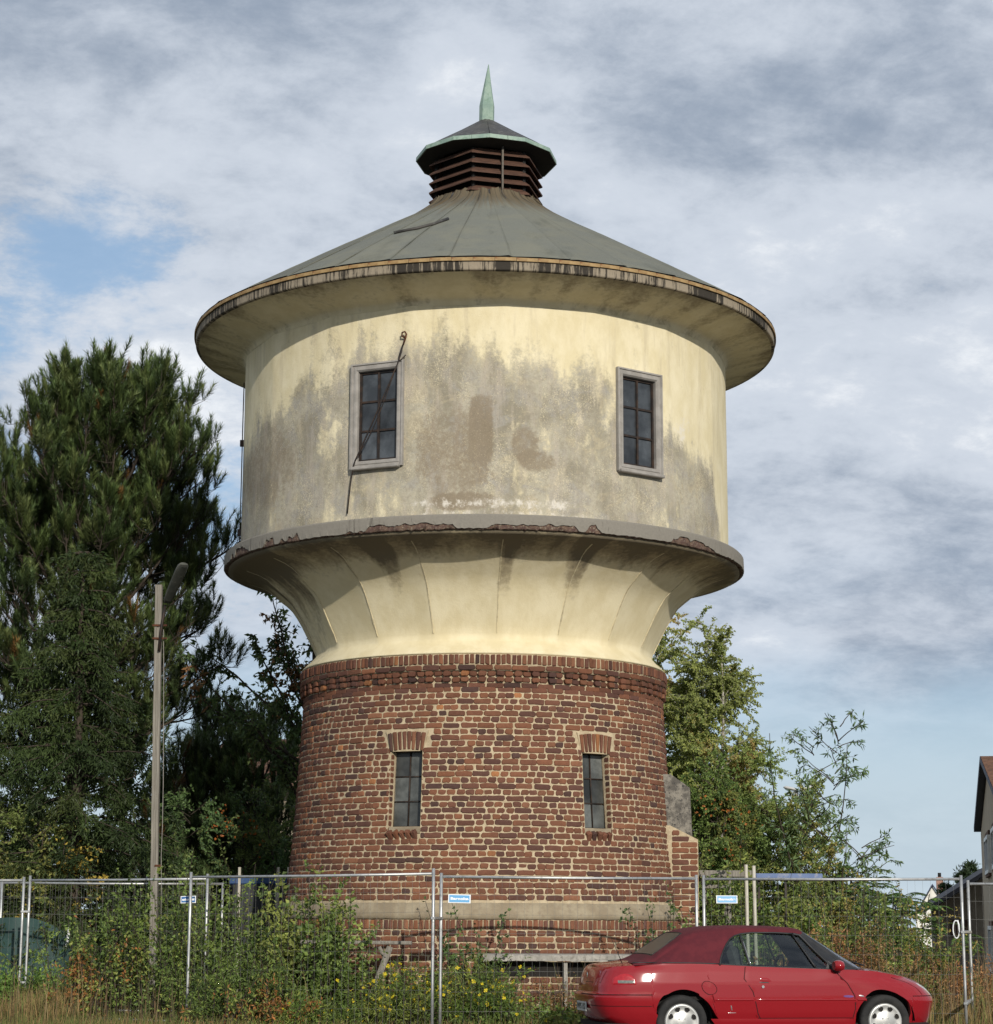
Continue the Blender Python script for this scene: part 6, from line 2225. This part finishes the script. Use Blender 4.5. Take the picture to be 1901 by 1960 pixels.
# far ground line: one wood and roofs far away read as a mass
# ------------------------------------------------------------------ red convertible
PSI = math.radians(9.7)
car = thing('car', 'red convertible with a dark red soft top parked in front of the fence', 'car', (0, 0, 0))
car.location = (2.224 + .845 * -math.sin(PSI) * 1.0, 25.5 + .845 * math.cos(PSI), 0.0)
car.rotation_euler = (0, 0, PSI)
ORG[car] = np.zeros(3)                      # its parts are built in the car's own space: x forward from the rear axle
CM = Matrix.Translation(car.location) @ Matrix.Rotation(PSI, 4, 'Z')
CMn = np.array(CM)


def car_world(P):
    P = np.asarray(P, float)
    return P @ CMn[:3, :3].T + CMn[:3, 3]


def paint_fn(nt, bs):
    tc_ = nt.node('ShaderNodeTexCoord').outputs['Object']
    n = nt.noise(tc_, 900, 2, .5)
    n2 = nt.noise(tc_, 3, 4, .6)
    col = nt.mix(n, (.205, .005, .009), (.26, .008, .013))
    nt.put(bs.inputs['Base Color'], col)
    nt.put(bs.inputs['Roughness'], nt.math('ADD', .30, nt.math('MULTIPLY', n2, .12)))
    bs.inputs['Coat Weight'].default_value = 0.95
    nt.put(bs.inputs['Coat Roughness'], nt.math('ADD', .03, nt.math('MULTIPLY', n2, .06)))
PAINT = material('red_car_paint', paint_fn, .45, 0.0, .08)
FABRIC = simple('dark_red_soft_top', (.078, .010, .016), (.100, .014, .020), 8, .9, bmp=.25)
RUBBER = simple('tyre_rubber', (.018, .018, .018), (.03, .029, .028), 9, .85)
BLACK = simple('black_trim', (.012, .012, .013), (.02, .02, .021), 6, .5, spec=.4)
SEAM = simple('panel_gap', (.030, .002, .003), (.03, .002, .003), 4, .8)
SILVER = simple('silver_wheel_trim', (.48, .48, .46), (.40, .40, .385), 8, .34, metal=.5, spec=.5)
CHROME = simple('bright_metal', (.70, .70, .69), (.62, .62, .60), 4, .18, metal=.9)
SEAT = simple('grey_seat_cloth', (.045, .047, .050), (.065, .067, .07), 8, .9)
m_ = bpy.data.materials.new('car_glass')
m_.use_nodes = True
nt_ = NT(m_.node_tree)
nt_.n.clear()
o_ = nt_.node('ShaderNodeOutputMaterial')
tr_ = nt_.node('ShaderNodeBsdfTransparent'); tr_.inputs[0].default_value = (.74, .82, .77, 1)
gs_ = nt_.node('ShaderNodeBsdfGlossy'); gs_.inputs['Roughness'].default_value = .04; gs_.inputs[0].default_value = (.9, .95, 1, 1)
fr_ = nt_.node('ShaderNodeFresnel'); fr_.inputs[0].default_value = 1.5
mx_ = nt_.node('ShaderNodeMixShader')
nt_.l.new(nt_.math('MULTIPLY_ADD', fr_.outputs[0], .9, .03), mx_.inputs[0])
nt_.l.new(tr_.outputs[0], mx_.inputs[1]); nt_.l.new(gs_.outputs[0], mx_.inputs[2])
nt_.l.new(mx_.outputs[0], o_.inputs[0])
CGLASS = m_

WH = 0.845
X_REAR = lambda z: np.interp(z, [.22, .31, .39, .50, .60, .645, .66, .675, .76, .86, .95, 1.0], [-.70, -.84, -.955, -1.015, -1.05, -1.055, -1.05, -1.005, -.995, -.965, -.925, -.87])
X_FRONT = lambda z: np.interp(z, [.20, .28, .40, .58, .62, .66, .74, .80, .86], [3.16, 3.24, 3.29, 3.335, 3.32, 3.29, 3.22, 3.14, 3.00])
W_Z = lambda z: np.interp(z, [.18, .30, .45, .60, .62, .80, .92, 1.02], [.735, .785, .825, .845, .845, .842, .822, .795])
Z_SH = lambda x: np.interp(x, [-1.1, -.98, -.85, -.6, -.25, .3, .85, 1.87, 2.13, 2.42, 2.80, 3.0, 3.13, 3.25, 3.36], [.945, .965, .985, 1.005, 1.025, 1.025, .992, .958, .955, .938, .872, .832, .795, .755, .70])
NSs = 420
_rear = np.array([(0, 0), (.006, .25), (.022, .45), (.055, .60), (.115, .70), (.21, .765), (.36, .81), (.58, .836), (.9, .845)])
_front = np.array([(.95, .842), (.70, .826), (.48, .79), (.30, .725), (.17, .63), (.085, .50), (.035, .33), (.008, .16), (0, 0)])


def plan(z):
    """outline of the body at height z, from rear centre round the right side to front centre; y positive = towards the viewer side"""
    xr, xf = X_REAR(z), X_FRONT(z)
    k = W_Z(z) / WH
    pts = np.concatenate([np.c_[xr + _rear[:, 0], _rear[:, 1] * k], [[x, WH * k] for x in (.3, .8, 1.2, 1.6, 2.0)], np.c_[xf - _front[:, 0], _front[:, 1] * k]])
    d_ = np.concatenate([[0], np.cumsum(np.hypot(*np.diff(pts, axis=0).T))])
    return pts, d_


# sample positions: a fixed set of arc fractions, dense at the corners and wheel arches
s_ref = np.linspace(0, 1, NSs)


def plan_at(z, s):
    pts, d_ = plan(z)
    t_ = s * d_[-1]
    # smooth (Catmull-Rom style) interpolation through cubic Hermite
    out_ = np.zeros((len(np.atleast_1d(t_)), 2))
    for c in range(2):
        v = pts[:, c]
        mgrad = np.gradient(v, d_)
        i = np.clip(np.searchsorted(d_, t_) - 1, 0, len(d_) - 2)
        h = d_[i + 1] - d_[i]
        f = (t_ - d_[i]) / h
        out_[:, c] = ((2 * f ** 3 - 3 * f ** 2 + 1) * v[i] + (f ** 3 - 2 * f ** 2 + f) * h * mgrad[i] + (-2 * f ** 3 + 3 * f ** 2) * v[i + 1] + (f ** 3 - f ** 2) * h * mgrad[i + 1])
    return out_


ARCH = [(0.0, .352, .375), (2.515, .352, .372)]
def z_low(x, y):
    base = np.interp(x, [-1.1, -.7, -.4, 2.9, 3.3], [.33, .29, .235, .225, .235])
    for xc, zc, r in ARCH:
        inside = (np.abs(x - xc) < r)
        base = np.where(inside, np.maximum(base, zc + np.sqrt(np.maximum(0, r * r - (x - xc) ** 2))), base)
    return base


xy_mid = plan_at(.62, s_ref)
zl_s = z_low(xy_mid[:, 0], xy_mid[:, 1])
xy_top = plan_at(.93, s_ref)
zt_s = Z_SH(xy_top[:, 0])
NZ = 40
BODY = np.zeros((NSs, NZ, 3))
zgrid = np.linspace(.18, 1.04, 130)
PL = np.stack([plan_at(z, s_ref) for z in zgrid], 1)         # (s, z, 2)


def body_pt(s, z, out_=0.0):
    """point of the body skin at arc fraction s and height z, moved outwards by out_"""
    s = np.clip(s, 0, 1) * (NSs - 1)
    i = np.clip(np.floor(s).astype(int), 0, NSs - 2)
    fs = (s - i)[..., None]
    zz_ = (np.clip(z, .181, 1.039) - zgrid[0]) / (zgrid[1] - zgrid[0])
    j = np.clip(np.floor(zz_).astype(int), 0, 128)
    fz = (zz_ - j)[..., None]
    p = (PL[i, j] * (1 - fs) + PL[i + 1, j] * fs) * (1 - fz) + (PL[i, j + 1] * (1 - fs) + PL[i + 1, j + 1] * fs) * fz
    tg = PL[i + 1, j] - PL[i, j]
    tg = tg / (np.linalg.norm(tg, axis=-1, keepdims=True) + 1e-9)
    nrm = np.stack([-tg[..., 1], tg[..., 0]], -1)
    p = p + nrm * np.asarray(out_)[..., None] if np.ndim(out_) else p + nrm * out_
    return np.stack([p[..., 0], -p[..., 1], np.broadcast_to(z, p[..., 0].shape)], -1)


for i in range(NSs):
    zz_ = zl_s[i] + (zt_s[i] - zl_s[i]) * np.linspace(0, 1, NZ) ** .9
    BODY[i] = body_pt(np.full(NZ, s_ref[i]), zz_)
# pressed crease above the strip and rounded shoulder
mir = np.array([1, -1, 1])
bd = MB()
bd.grid(BODY, flip=True)
bd.grid(BODY * mir)
# arch lips turned inwards
lip = BODY[:, 0].copy()
lip2 = lip.copy(); lip2[:, 1] *= .90
bd.grid(np.stack([lip2, lip], 1), flip=True)
bd.grid(np.stack([lip2 * mir, lip * mir], 1))
# top skin between the shoulders (left open over the cabin)
top = BODY[:, -1]
NT2 = 22
wv = np.linspace(-1, 1, NT2)
xt = top[:, 0]
crown = np.interp(xt, [-1.1, -.9, -.4, .3, 2.2, 2.5, 3.0, 3.2, 3.3], [.0, .030, .045, .05, .035, .045, .035, .012, 0])
G = np.stack([np.tile(xt[:, None], (1, NT2)), top[:, 1][:, None] * -wv[None], top[:, 2][:, None] + crown[:, None] * (1 - np.abs(wv) ** 2.2)[None]], -1)
op = (xt[:-1] > -.30) & (xt[1:] < 2.22)
bd.grid(G, skip=np.tile(op[:, None], (1, NT2 - 1)))
body = bd.build('body', PAINT, car)

# dark inside: floor pan, wheel houses
fl = MB()
fl.box((1.1, 0, .30), (4.0, 1.46, .06))
for xc in (0, 2.515):
    for s in (-1, 1):
        fl.box((xc, s * .42, .52), (.80, .36, .5))
        a = np.linspace(0, PI, 15)
        Gw = np.array([[(xc + .385 * math.cos(q), s * y, .352 + .385 * math.sin(q)) for y in (.50, .79)] for q in a])
        fl.grid(Gw)
fl.box((1.1, 0, .62), (2.2, 1.5, .04))
fl.build('underbody', M['dark'], car)


def find_s(u, z, lo=0.0, hi=1.0):
    """arc fraction whose point at height z is seen at picture column u"""
    ss = np.linspace(lo, hi, 600)
    uu, _ = project(car_world(body_pt(ss, np.full(600, z))))
    return ss[np.argmin(np.abs(uu - u))]


def s_of_x(x, z, side=True):
    ss = np.linspace(.14, .90, 1200)
    p = body_pt(ss, np.full(1200, z))
    return ss[np.argmin(np.abs(p[:, 0] - x))]


def skin_patch(name, mat, s0, s1, z0f, z1f, out_=.003, ns=24, nz=8, parent=None, mirror=False, thick=True):
    ss = np.linspace(s0, s1, ns)
    z0 = np.array([z0f(q) if callable(z0f) else z0f for q in ss])
    z1 = np.array([z1f(q) if callable(z1f) else z1f for q in ss])
    tt = np.linspace(0, 1, nz)
    Z = z0[:, None] + (z1 - z0)[:, None] * tt
    Sg = np.tile(ss[:, None], (1, nz))
    P = body_pt(Sg, Z, out_)
    if thick:
        P[0] = body_pt(Sg[0], Z[0], 0.0); P[-1] = body_pt(Sg[-1], Z[-1], 0.0)
        P[:, 0] = body_pt(Sg[:, 0], Z[:, 0], 0.0); P[:, -1] = body_pt(Sg[:, -1], Z[:, -1], 0.0)
    m = MB().grid(P, flip=True)
    if mirror:
        m.grid(P * mir)
    return m.build(name, mat, parent or car)


def skin_line(m, pts, w_=.0045, out_=.0038):
    """thin strip along skin points [(s, z)]"""
    pts = np.array(pts, float)
    d_ = np.gradient(pts * [4.6, 1], axis=0)
    d_ /= np.linalg.norm(d_, axis=1, keepdims=True)
    nn = np.c_[-d_[:, 1] / 4.6, d_[:, 0]] * w_
    P = np.stack([body_pt(pts[:, 0] - nn[:, 0], pts[:, 1] - nn[:, 1], out_), body_pt(pts[:, 0] + nn[:, 0], pts[:, 1] + nn[:, 1], out_)], 1)
    m.grid(P, smooth=False)


sx = s_of_x
sm = MB()
# door gaps, bumper joints, sill joint
skin_line(sm, [(sx(x, .6), z) for x, z in ((.838, .99), (.855, .85), (.875, .70), (.895, .55), (.905, .44), (.925, .385))])
skin_line(sm, [(sx(x, .6), z) for x, z in ((2.10, .95), (2.135, .90), (2.15, .80), (2.152, .65), (2.142, .50), (2.12, .40))])
skin_line(sm, [(q, .392) for q in np.linspace(sx(.93, .4), sx(2.12, .4), 30)], .0035)
skin_line(sm, [(q, .664) for q in np.linspace(0, sx(-.37, .66), 60)], .0055)
skin_line(sm, [(q, .532) for q in np.linspace(0, sx(-.37, .53), 60)], .0035)
skin_line(sm, [(q, .645) for q in np.linspace(sx(2.89, .64), 1, 50)], .0045)
skin_line(sm, [(sx(x, .75), z) for x, z in ((2.80, .865), (2.90, .80), (2.95, .74), (2.965, .66))], .003)
a = np.linspace(0, 2 * PI, 33)
skin_line(sm, [(sx(.333, .745) + .078 * math.cos(q) / 4.75, .745 + .078 * math.sin(q)) for q in a], .0028)
sm.build('panel_gaps', SEAM, car)
# boot lid shut lines on the rear face
bl_ = MB()
skin_line(bl_, [(.0, .80), (.06, .80), (.112, .80), (.118, .86), (.122, .94)], .003)
bl_.build('boot_gap', SEAM, car)

door = skin_patch('door', PAINT, sx(.865, .6) + .002, sx(2.13, .6) - .002, lambda q: .40, lambda q: Z_SH(body_pt(np.array([q]), np.array([.9]))[0, 0]) - .012, .0010, ns=40, nz=18)
strip_segs = ((sx(.30 + .10, .61), sx(.872, .61)), (sx(.902, .61), sx(2.138, .61)), (sx(2.162, .61), sx(2.28, .61)))
for i, (a_, b_) in enumerate(strip_segs):
    skin_patch('trim_strip', PAINT, a_, b_, .592, .622, .012, ns=20, nz=5, parent=(door if i == 1 else car))
skin_patch('sill_trim', PAINT, sx(.40, .33), sx(2.13, .33), .24, .385, .008, ns=30, nz=6)
hd_ = skin_patch('handle', PAINT, sx(.945, .84), sx(1.085, .84), .815, .863, .006, ns=8, nz=5, parent=door)
skin_patch('handle_shade_strip', BLACK, sx(.95, .8), sx(1.08, .8), .800, .815, .0045, ns=6, nz=3, parent=door)  # raised black strip standing in for the shaded hollow under the handle
q_ = body_pt(np.array([sx(.99, .757)]), np.array([.757]), .004)[0]
MB().tube([q_, q_ + [0, -.010, 0]], .017, 12).build('lock', CHROME, door)
def oval_patch(name, mat, x, z, rx, rz_, out_=.002, parent=None):
    s_c = sx(x, z)
    m = MB()
    n = 20
    V = [body_pt(np.array([s_c]), np.array([z]), out_)[0]] + [body_pt(np.array([s_c + rx * math.cos(q) / 4.75]), np.array([z + rz_ * math.sin(q)]), out_)[0] for q in np.linspace(0, 2 * PI, n + 1)[:-1]]
    m.add(V, [(0, 1 + i, 1 + (i + 1) % n) for i in range(n)])
    return m.build(name, mat, parent or car)
oval_patch('badge', simple('purple_badge', (.10, .035, .16), (.13, .05, .2), 9, .4), 2.05, .645, .055, .014, .005, door)
skin_patch('badge', CHROME, sx(2.19, .65), sx(2.245, .65), .640, .658, .003, ns=4, nz=3)
skin_patch('emblem', CHROME, sx(.595, .50), sx(.612, .50), .484, .540, .003, ns=4, nz=4)
skin_patch('emblem', CHROME, sx(.56, .47), sx(.655, .47), .452, .457, .002, ns=6, nz=3)
oval_patch('fuel_flap', PAINT, .333, .745, .074, .074, .002)

# tail lights, number plate, emblem on the boot
for mm in (False,):
    s_r = find_s(1218, .81, .0, .35)
    s_l = find_s(1172, .81, .0, .35)
    def ztop(q):
        f = (q - s_l) / (s_r - s_l)
        return .795 + .112 * math.sin(PI * min(1, max(0, .10 + .80 * f))) ** .7
    tl_ = skin_patch('tail_light', simple('red_tail_lens', (.30, .008, .014), (.36, .012, .018), 30, .22, spec=.6), s_l, s_r, .782, ztop, .008, ns=26, nz=10, mirror=False)
    s_l2 = find_s(1182, .80, .0, .35)
    skin_patch('indicator', simple('smoky_lens', (.11, .12, .11), (.17, .18, .16), 40, .22, spec=.6), s_l2, s_r - .003, .788, .838, .011, ns=20, nz=6, parent=tl_)
    Pm = MB()
    ss = np.linspace(s_l, s_r, 26)
    P = np.array([body_pt(np.full(10, q), np.linspace(.782, ztop(q), 10), .008) for q in ss])
    Pm.grid(P * mir)
    Pm.build('tail_light', bpy.data.materials['red_tail_lens'], car)
plate_c = body_pt(np.array([0.0]), np.array([.51]), .012)[0]
pm = MB().box((plate_c[0] - .006, 0, .51), (.012, .52, .112), bev=.004)
plate = pm.build('number_plate', simple('plate_white', (.42, .42, .40), (.36, .36, .34), 12, .6), car)
me = text_mesh('WPS 152', .095, .0008, bold=.001)
me.materials.clear(); me.materials.append(BLACK)
xs_ = [v.co.x for v in me.vertices]
o = place(me, 'lettering', Matrix.Translation((plate_c[0] - .0135, 0, .508)) @ Matrix.Rotation(-PI / 2, 4, 'Z') @ Matrix.Rotation(PI / 2, 4, 'X') @ Matrix.Diagonal((.46 / (max(xs_) - min(xs_)), 1, 1, 1)), plate)
ec = body_pt(np.array([0.0]), np.array([.87]), .004)[0]
m = MB()
G = []
for z_, w_ in ((.835, .008), (.85, .022), (.87, .026), (.89, .020), (.905, .012)):
    G.append([(ec[0] - .001 - .008 * (1 - abs(y)), w_ * y, z_) for y in (-1, -.5, 0, .5, 1)])
m.grid(np.array(G))
m.build('emblem', CHROME, car)
# headlight on the near front corner
s0h, s1h = find_s(1764, .74, .7, 1.0), find_s(1788, .70, .7, 1.0)
for mirror in (False,):
    def zb_h(q):
        f = (q - s0h) / (s1h - s0h)
        return .765 - .115 * f
    def zt_h(q):
        f = (q - s0h) / (s1h - s0h)
        return .800 - .040 * f
    hl = skin_patch('headlight', simple('clear_headlight', (.40, .43, .44), (.55, .57, .57), 25, .12, spec=.8), s0h, s1h + .02, zb_h, zt_h, .006, ns=18, nz=8)
    hm = MB()
    P = np.array([body_pt(np.full(8, q), np.linspace(zb_h(q), zt_h(q), 8), .006) for q in np.linspace(s0h, s1h + .02, 18)])
    hm.grid(P * mir)
    hm.build('headlight', bpy.data.materials['clear_headlight'], car)
    skin_patch('reflector', CHROME, s0h + .004, s1h + .012, lambda q: zb_h(q) + .018, lambda q: zt_h(q) - .02, .0085, ns=12, nz=5, parent=hl)

# wheels
def wheel(x, y, s):
    tm = MB()
    prof = [(.205, .06), (.225, .09), (.27, .098), (.300, .085), (.309, .06), (.310, 0), (.309, -.06), (.300, -.085), (.27, -.098), (.205, -.06)]
    a = np.linspace(0, 2 * PI, 49)[:-1]
    G = np.array([[(x + r_ * math.sin(q), y + s * o2, .352 + r_ * math.cos(q)) for r_, o2 in prof] for q in a])
    tm.grid(G, close_u=True)
    tr = tm.build('tyre', RUBBER, car)
    hb = MB()
    prof = [(.212, .070), (.206, .088), (.196, .094), (.178, .090), (.15, .084), (.11, .088), (.07, .097), (.035, .101), (0.0005, .102)]
    G = np.array([[(x + r_ * math.sin(q), y + s * o2, .352 + r_ * math.cos(q)) for r_, o2 in prof] for q in a])
    hb.grid(G, close_u=True)
    hub = hb.build('hub_cap', SILVER, tr)
    hole, rim_ = MB(), MB()
    for k in range(8):
        q0 = (k + .5) * PI / 4 + .02
        c = np.array([x + .150 * math.sin(q0), 0, .352 + .150 * math.cos(q0)])
        rad = np.array([math.sin(q0), 0, math.cos(q0)])
        tan = np.array([math.cos(q0), 0, -math.sin(q0)])
        el = []
        for e in np.linspace(0, 2 * PI, 15)[:-1]:
            p = c + rad * .030 * math.cos(e) + tan * (.036 + .006 * math.cos(e)) * math.sin(e)
            rr_ = math.hypot(p[0] - x, p[2] - .352)
            off = np.interp(rr_, [0, .035, .07, .11, .15, .178, .196], [.102, .101, .097, .088, .084, .090, .094])
            el.append(np.array([p[0], y + s * (off + .0022), p[2]]))
        ctr = np.mean(el, 0)
        hole.add(el + [ctr], [(i, (i + 1) % 14, 14) for i in range(14)])
        rim_.tube(el + [el[0]], .0038, 4, cap=False)
    for k in range(4):
        q0 = k * PI / 2 + .75
        p = np.array([x + .052 * math.sin(q0), y + s * .099, .352 + .052 * math.cos(q0)])
        rim_.tube([p, p + [0, s * .010, 0]], .011, 8)
    hole.build('dark_vent_disc', M['dark'], hub)  # dark discs on the cap surface, painted in place of shaded holes
    rim_.build('rim_beads', SILVER, hub)


for x in (0.0, 2.515):
    wheel(x, -.735, -1)
    wheel(x, .735, 1)

# ---- soft top, windows
ZC = lambda x: np.interp(x, [-.56, -.50, -.40, -.28, -.10, .09, .20, .32, .49, .70, .90, 1.25, 1.50, 1.60, 1.67, 1.72, 2.00, 2.30, 2.46], [1.035, 1.048, 1.075, 1.135, 1.255, 1.378, 1.420, 1.446, 1.464, 1.474, 1.477, 1.472, 1.458, 1.440, 1.408, 1.378, 1.222, 1.052, .962])
WR = lambda x: np.interp(x, [-.56, -.3, 0, .4, .8, 1.5, 1.7, 2.46], [.70, .665, .61, .575, .57, .555, .56, .69])
WB = .792
NXg = 300
xg = np.linspace(-.56, 2.46, NXg)
NA = 46


def section(x):
    zb = Z_SH(x) - .004
    zc = ZC(x)
    ze = max(zb + .006, zc - .085)
    wr = WR(x)
    pts = []
    # right half from belt to centre: straight side then rounded shoulder then flat crown
    for t_ in np.linspace(0, 1, 24):
        z = zb + (ze - zb) * t_
        y = WB + (wr - WB) * t_ + .020 * math.sin(PI * t_)
        pts.append((y, z))
    for t_ in np.linspace(0, 1, NA - 23)[1:]:
        a_ = t_ * PI / 2
        # super-ellipse quarter
        y = wr * (math.cos(a_)) ** .62 if t_ < 1 else 0
        z = ze + (zc - ze) * (math.sin(a_)) ** .75
        pts.append((y, z))
    return np.array(pts)


SEC = np.array([section(x) for x in xg])              # (NX, NA, 2)
def smooth_rows(a, n=2):
    for _ in range(n):
        b = a.copy()
        b[:, 1:-1] = (a[:, :-2] + 2 * a[:, 1:-1] + a[:, 2:]) / 4
        a = b
    return a
SEC = smooth_rows(SEC, 3)
for _ in range(3):
    b = SEC.copy(); b[1:-1] = (SEC[:-2] + 2 * SEC[1:-1] + SEC[2:]) / 4; SEC = b
def sweep(x):
    return .25 * np.clip((x - 1.45) / .75, 0, 1) ** 1.2
R_ = np.stack([xg[:, None] - sweep(xg)[:, None] * (SEC[..., 0] / WB) ** 2, -SEC[..., 0], SEC[..., 1]], -1)
FULL = np.concatenate([R_, (R_ * mir)[:, ::-1][:, 1:]], 1)

WIN = [(.475, 1.0), (.50, 1.09), (.545, 1.175), (.60, 1.255), (.655, 1.312), (.72, 1.350), (.80, 1.374), (.95, 1.388), (1.25, 1.388), (1.46, 1.378), (1.535, 1.362), (1.905, .94)]


def inside(px_, pz_, poly):
    c = np.zeros(px_.shape, bool)
    n = len(poly)
    for i in range(n):
        x1, z1 = poly[i]
        x2, z2 = poly[(i + 1) % n]
        cond = ((z1 > pz_) != (z2 > pz_)) & (px_ < (x2 - x1) * (pz_ - z1) / (z2 - z1 + 1e-12) + x1)
        c ^= cond
    return c


C_ = (FULL[:-1, :-1] + FULL[1:, :-1] + FULL[1:, 1:] + FULL[:-1, 1:]) / 4
cx, cy, cz = C_[..., 0], C_[..., 1], C_[..., 2]
slope_side = np.abs(cy) > np.interp(cx, [-.6, .3, 1.5, 2.5], [.62, .54, .52, .50])
side_win = inside(cx, cz, WIN) & (cz > 0) & slope_side
hdr = np.interp(cz, [.9, 1.36, 1.42, 1.5], [2.5, 1.715, 1.64, 1.60])
front_zone = cx > np.interp(cz, [.94, 1.362, 1.40, 1.5], [1.93, 1.56, 1.60, 1.60])
pillar_w = np.interp(cx, [1.6, 2.46], [.50, .655])
shield = front_zone & (np.abs(cy) < pillar_w) & (cz < 1.40)
pillar = front_zone & ~shield & ~side_win
rearwin = (cx > -.30) & (cx < .115) & (np.abs(cy) < np.interp(cx, [-.3, .12], [.50, .44])) & (cz > 1.1)
rearwin &= (np.hypot(np.maximum(0, np.abs(cy) - .38) / 1.0, 0) < .12)
fabric = ~(side_win | shield | pillar | rearwin)


def part_from(mask, name, mat, parent, inset=0.0):
    m = MB()
    P = FULL.copy()
    if inset:
        P = P * [1, 1 - inset / .7, 1]
        P[..., 2] -= inset * .3
    m.grid(P, skip=~mask)
    o = m.build(name, mat, parent)
    return o


soft = part_from(fabric, 'soft_top', FABRIC, car)
part_from(side_win, 'side_window', CGLASS, car, .010)
part_from(shield, 'windscreen', CGLASS, car, .004)
part_from(pillar, 'windscreen_pillar', BLACK, car)
part_from(rearwin, 'rear_window', simple('dull_rear_window', (.045, .050, .042), (.075, .08, .068), 3, .30, spec=.5), soft, .006)


def side_y(x, z):
    x0 = x
    for _ in range(6):
        x = x0 + sweep(x) * .8
    i = int(np.clip((x + .56) / 3.02 * (NXg - 1), 0, NXg - 1))
    zz_ = SEC[i, :30, 1]
    return float(np.interp(z, zz_, SEC[i, :30, 0]))


def side_tube(pts, r, mat, name, parent, both=True, n=6, out_=.004):
    for s in ((-1, 1) if both else (-1,)):
        MB().tube([(x, s * (side_y(x, z) + out_), z) for x, z in pts], r, n).build(name, mat, parent)


def dense(pts, k=5):
    P = np.array(pts, float)
    out_ = []
    for a_, b_ in zip(P[:-1], P[1:]):
        for t_ in np.linspace(0, 1, k)[:-1]:
            out_.append(a_ + (b_ - a_) * t_)
    out_.append(P[-1])
    return out_


side_tube(dense(WIN[:10] , 4), .010, BLACK, 'window_seal', car)
side_tube(dense([(1.46, 1.376), (1.545, 1.36), (1.72, 1.16), (1.91, .955)], 6), .016, BLACK, 'window_seal', car)
side_tube(dense([(.455, 1.022), (.84, .997), (1.3, .980), (1.90, .957)], 6), .010, BLACK, 'belt_moulding', car)
side_tube(dense([(.785, 1.362), (.80, 1.27), (.825, 1.12), (.848, 1.0)], 4), .013, BLACK, 'centre_pillar', car)
side_tube(dense([(.812, 1.30), (.838, 1.12), (.862, 1.0)], 4), .004, CHROME, 'pillar_trim', car)
side_tube(dense([(1.455, 1.37), (1.55, 1.19), (1.675, .97)], 4), .011, BLACK, 'quarter_light_bar', car)
side_tube(dense([(-.56, 1.032), (-.2, 1.035), (.25, 1.03), (.46, 1.022)], 5), .008, BLACK, 'top_edge', soft)
# rear window seal
rw = [(-.285, .48), (-.285, 0), (-.285, -.48), (-.2, -.49), (.06, -.43), (.112, -.38), (.112, 0), (.112, .38), (.06, .43), (-.2, .49), (-.285, .48)]
def roof_z(x, y):
    i = int(np.clip((x + .56) / 3.02 * (NXg - 1), 0, NXg - 1))
    return float(np.interp(-abs(y), -SEC[i, :, 0], SEC[i, :, 1]))
MB().tube([(x, y, roof_z(x, y) + .003) for x, y in dense(rw, 6)], .006, 5).build('window_seal', BLACK, soft)
# wing mirrors
for s in (-1, 1):
    mm = MB()
    G = []
    for t_, r1, r2 in ((0, .02, .02), (.15, .062, .046), (.45, .078, .058), (.8, .072, .054), (1, .055, .042)):
        c = np.array([1.99 - .13 * t_, s * .895, 1.005])
        G.append([c + [0, s * r1 * 1.25 * math.cos(q), r2 * 1.15 * math.sin(q)] for q in np.linspace(0, 2 * PI, 17)[:-1]])
    mm.grid(np.transpose(np.array(G), (1, 0, 2)), close_u=True)
    mm.add(np.array(G[-1]), [tuple(range(16))])
    mir_o = mm.build('wing_mirror', PAINT, car)
    MB().tube([(1.90, s * .77, .962), (1.905, s * .83, .962), (1.93, s * .88, .972)], [.05, .045, .035], 8).build('mirror_foot', BLACK, mir_o)
    MB().add([(1.80, s * .775, .965), (1.98, s * .775, .955), (1.84, s * .745, 1.06), (1.80, s * .77, .965)], [(0, 1, 2)]).build('mirror_triangle', BLACK, mir_o)

# cabin: seats, dashboard, steering wheel
def seat(x, y, hgt, back=-.30):
    m = MB()
    m.box((x, y, .70), (.48, .46, .20), bev=.06)
    R = Matrix.Rotation(-.28, 3, 'Y')
    m.box((x - .25, y, .98), (.16, .44, .52), R=R, bev=.06)
    m.box((x - .33, y, 1.27 + hgt), (.10, .26, .15), R=R, bev=.04)
    return m.build('seat', SEAT, car)
seat(1.02, -.36, .0); seat(1.02, .36, .0); seat(.30, -.30, -.14); seat(.30, .30, -.14)
m = MB()
m.box((1.86, 0, .86), (.42, 1.42, .22), bev=.08)
m.build('dashboard', BLACK, car)
MB().tube([(1.56 + .04 * math.sin(q), .36 + .19 * math.cos(q), .93 + .18 * math.sin(q)) for q in np.linspace(0, 2 * PI, 25)], .014, 6).build('steering_wheel', BLACK, car)
MB().box((1.40, 0, 1.395), (.25, 1.0, .03)).build('headliner', BLACK, soft)
# aerial on the boot
ap = np.array([-.66, -.56, 1.02])
MB().tube([ap, ap + [-.06, 0, .14], ap + [-.13, 0, .29]], [.006, .004, .003], 5).build('aerial', BLACK, car)
wp_ = MB().tube([(2.40, -.45, 1.0), (2.36, -.1, 1.035), (2.36, .2, 1.04)], .010, 4)
wp_.build('wiper', BLACK, car)
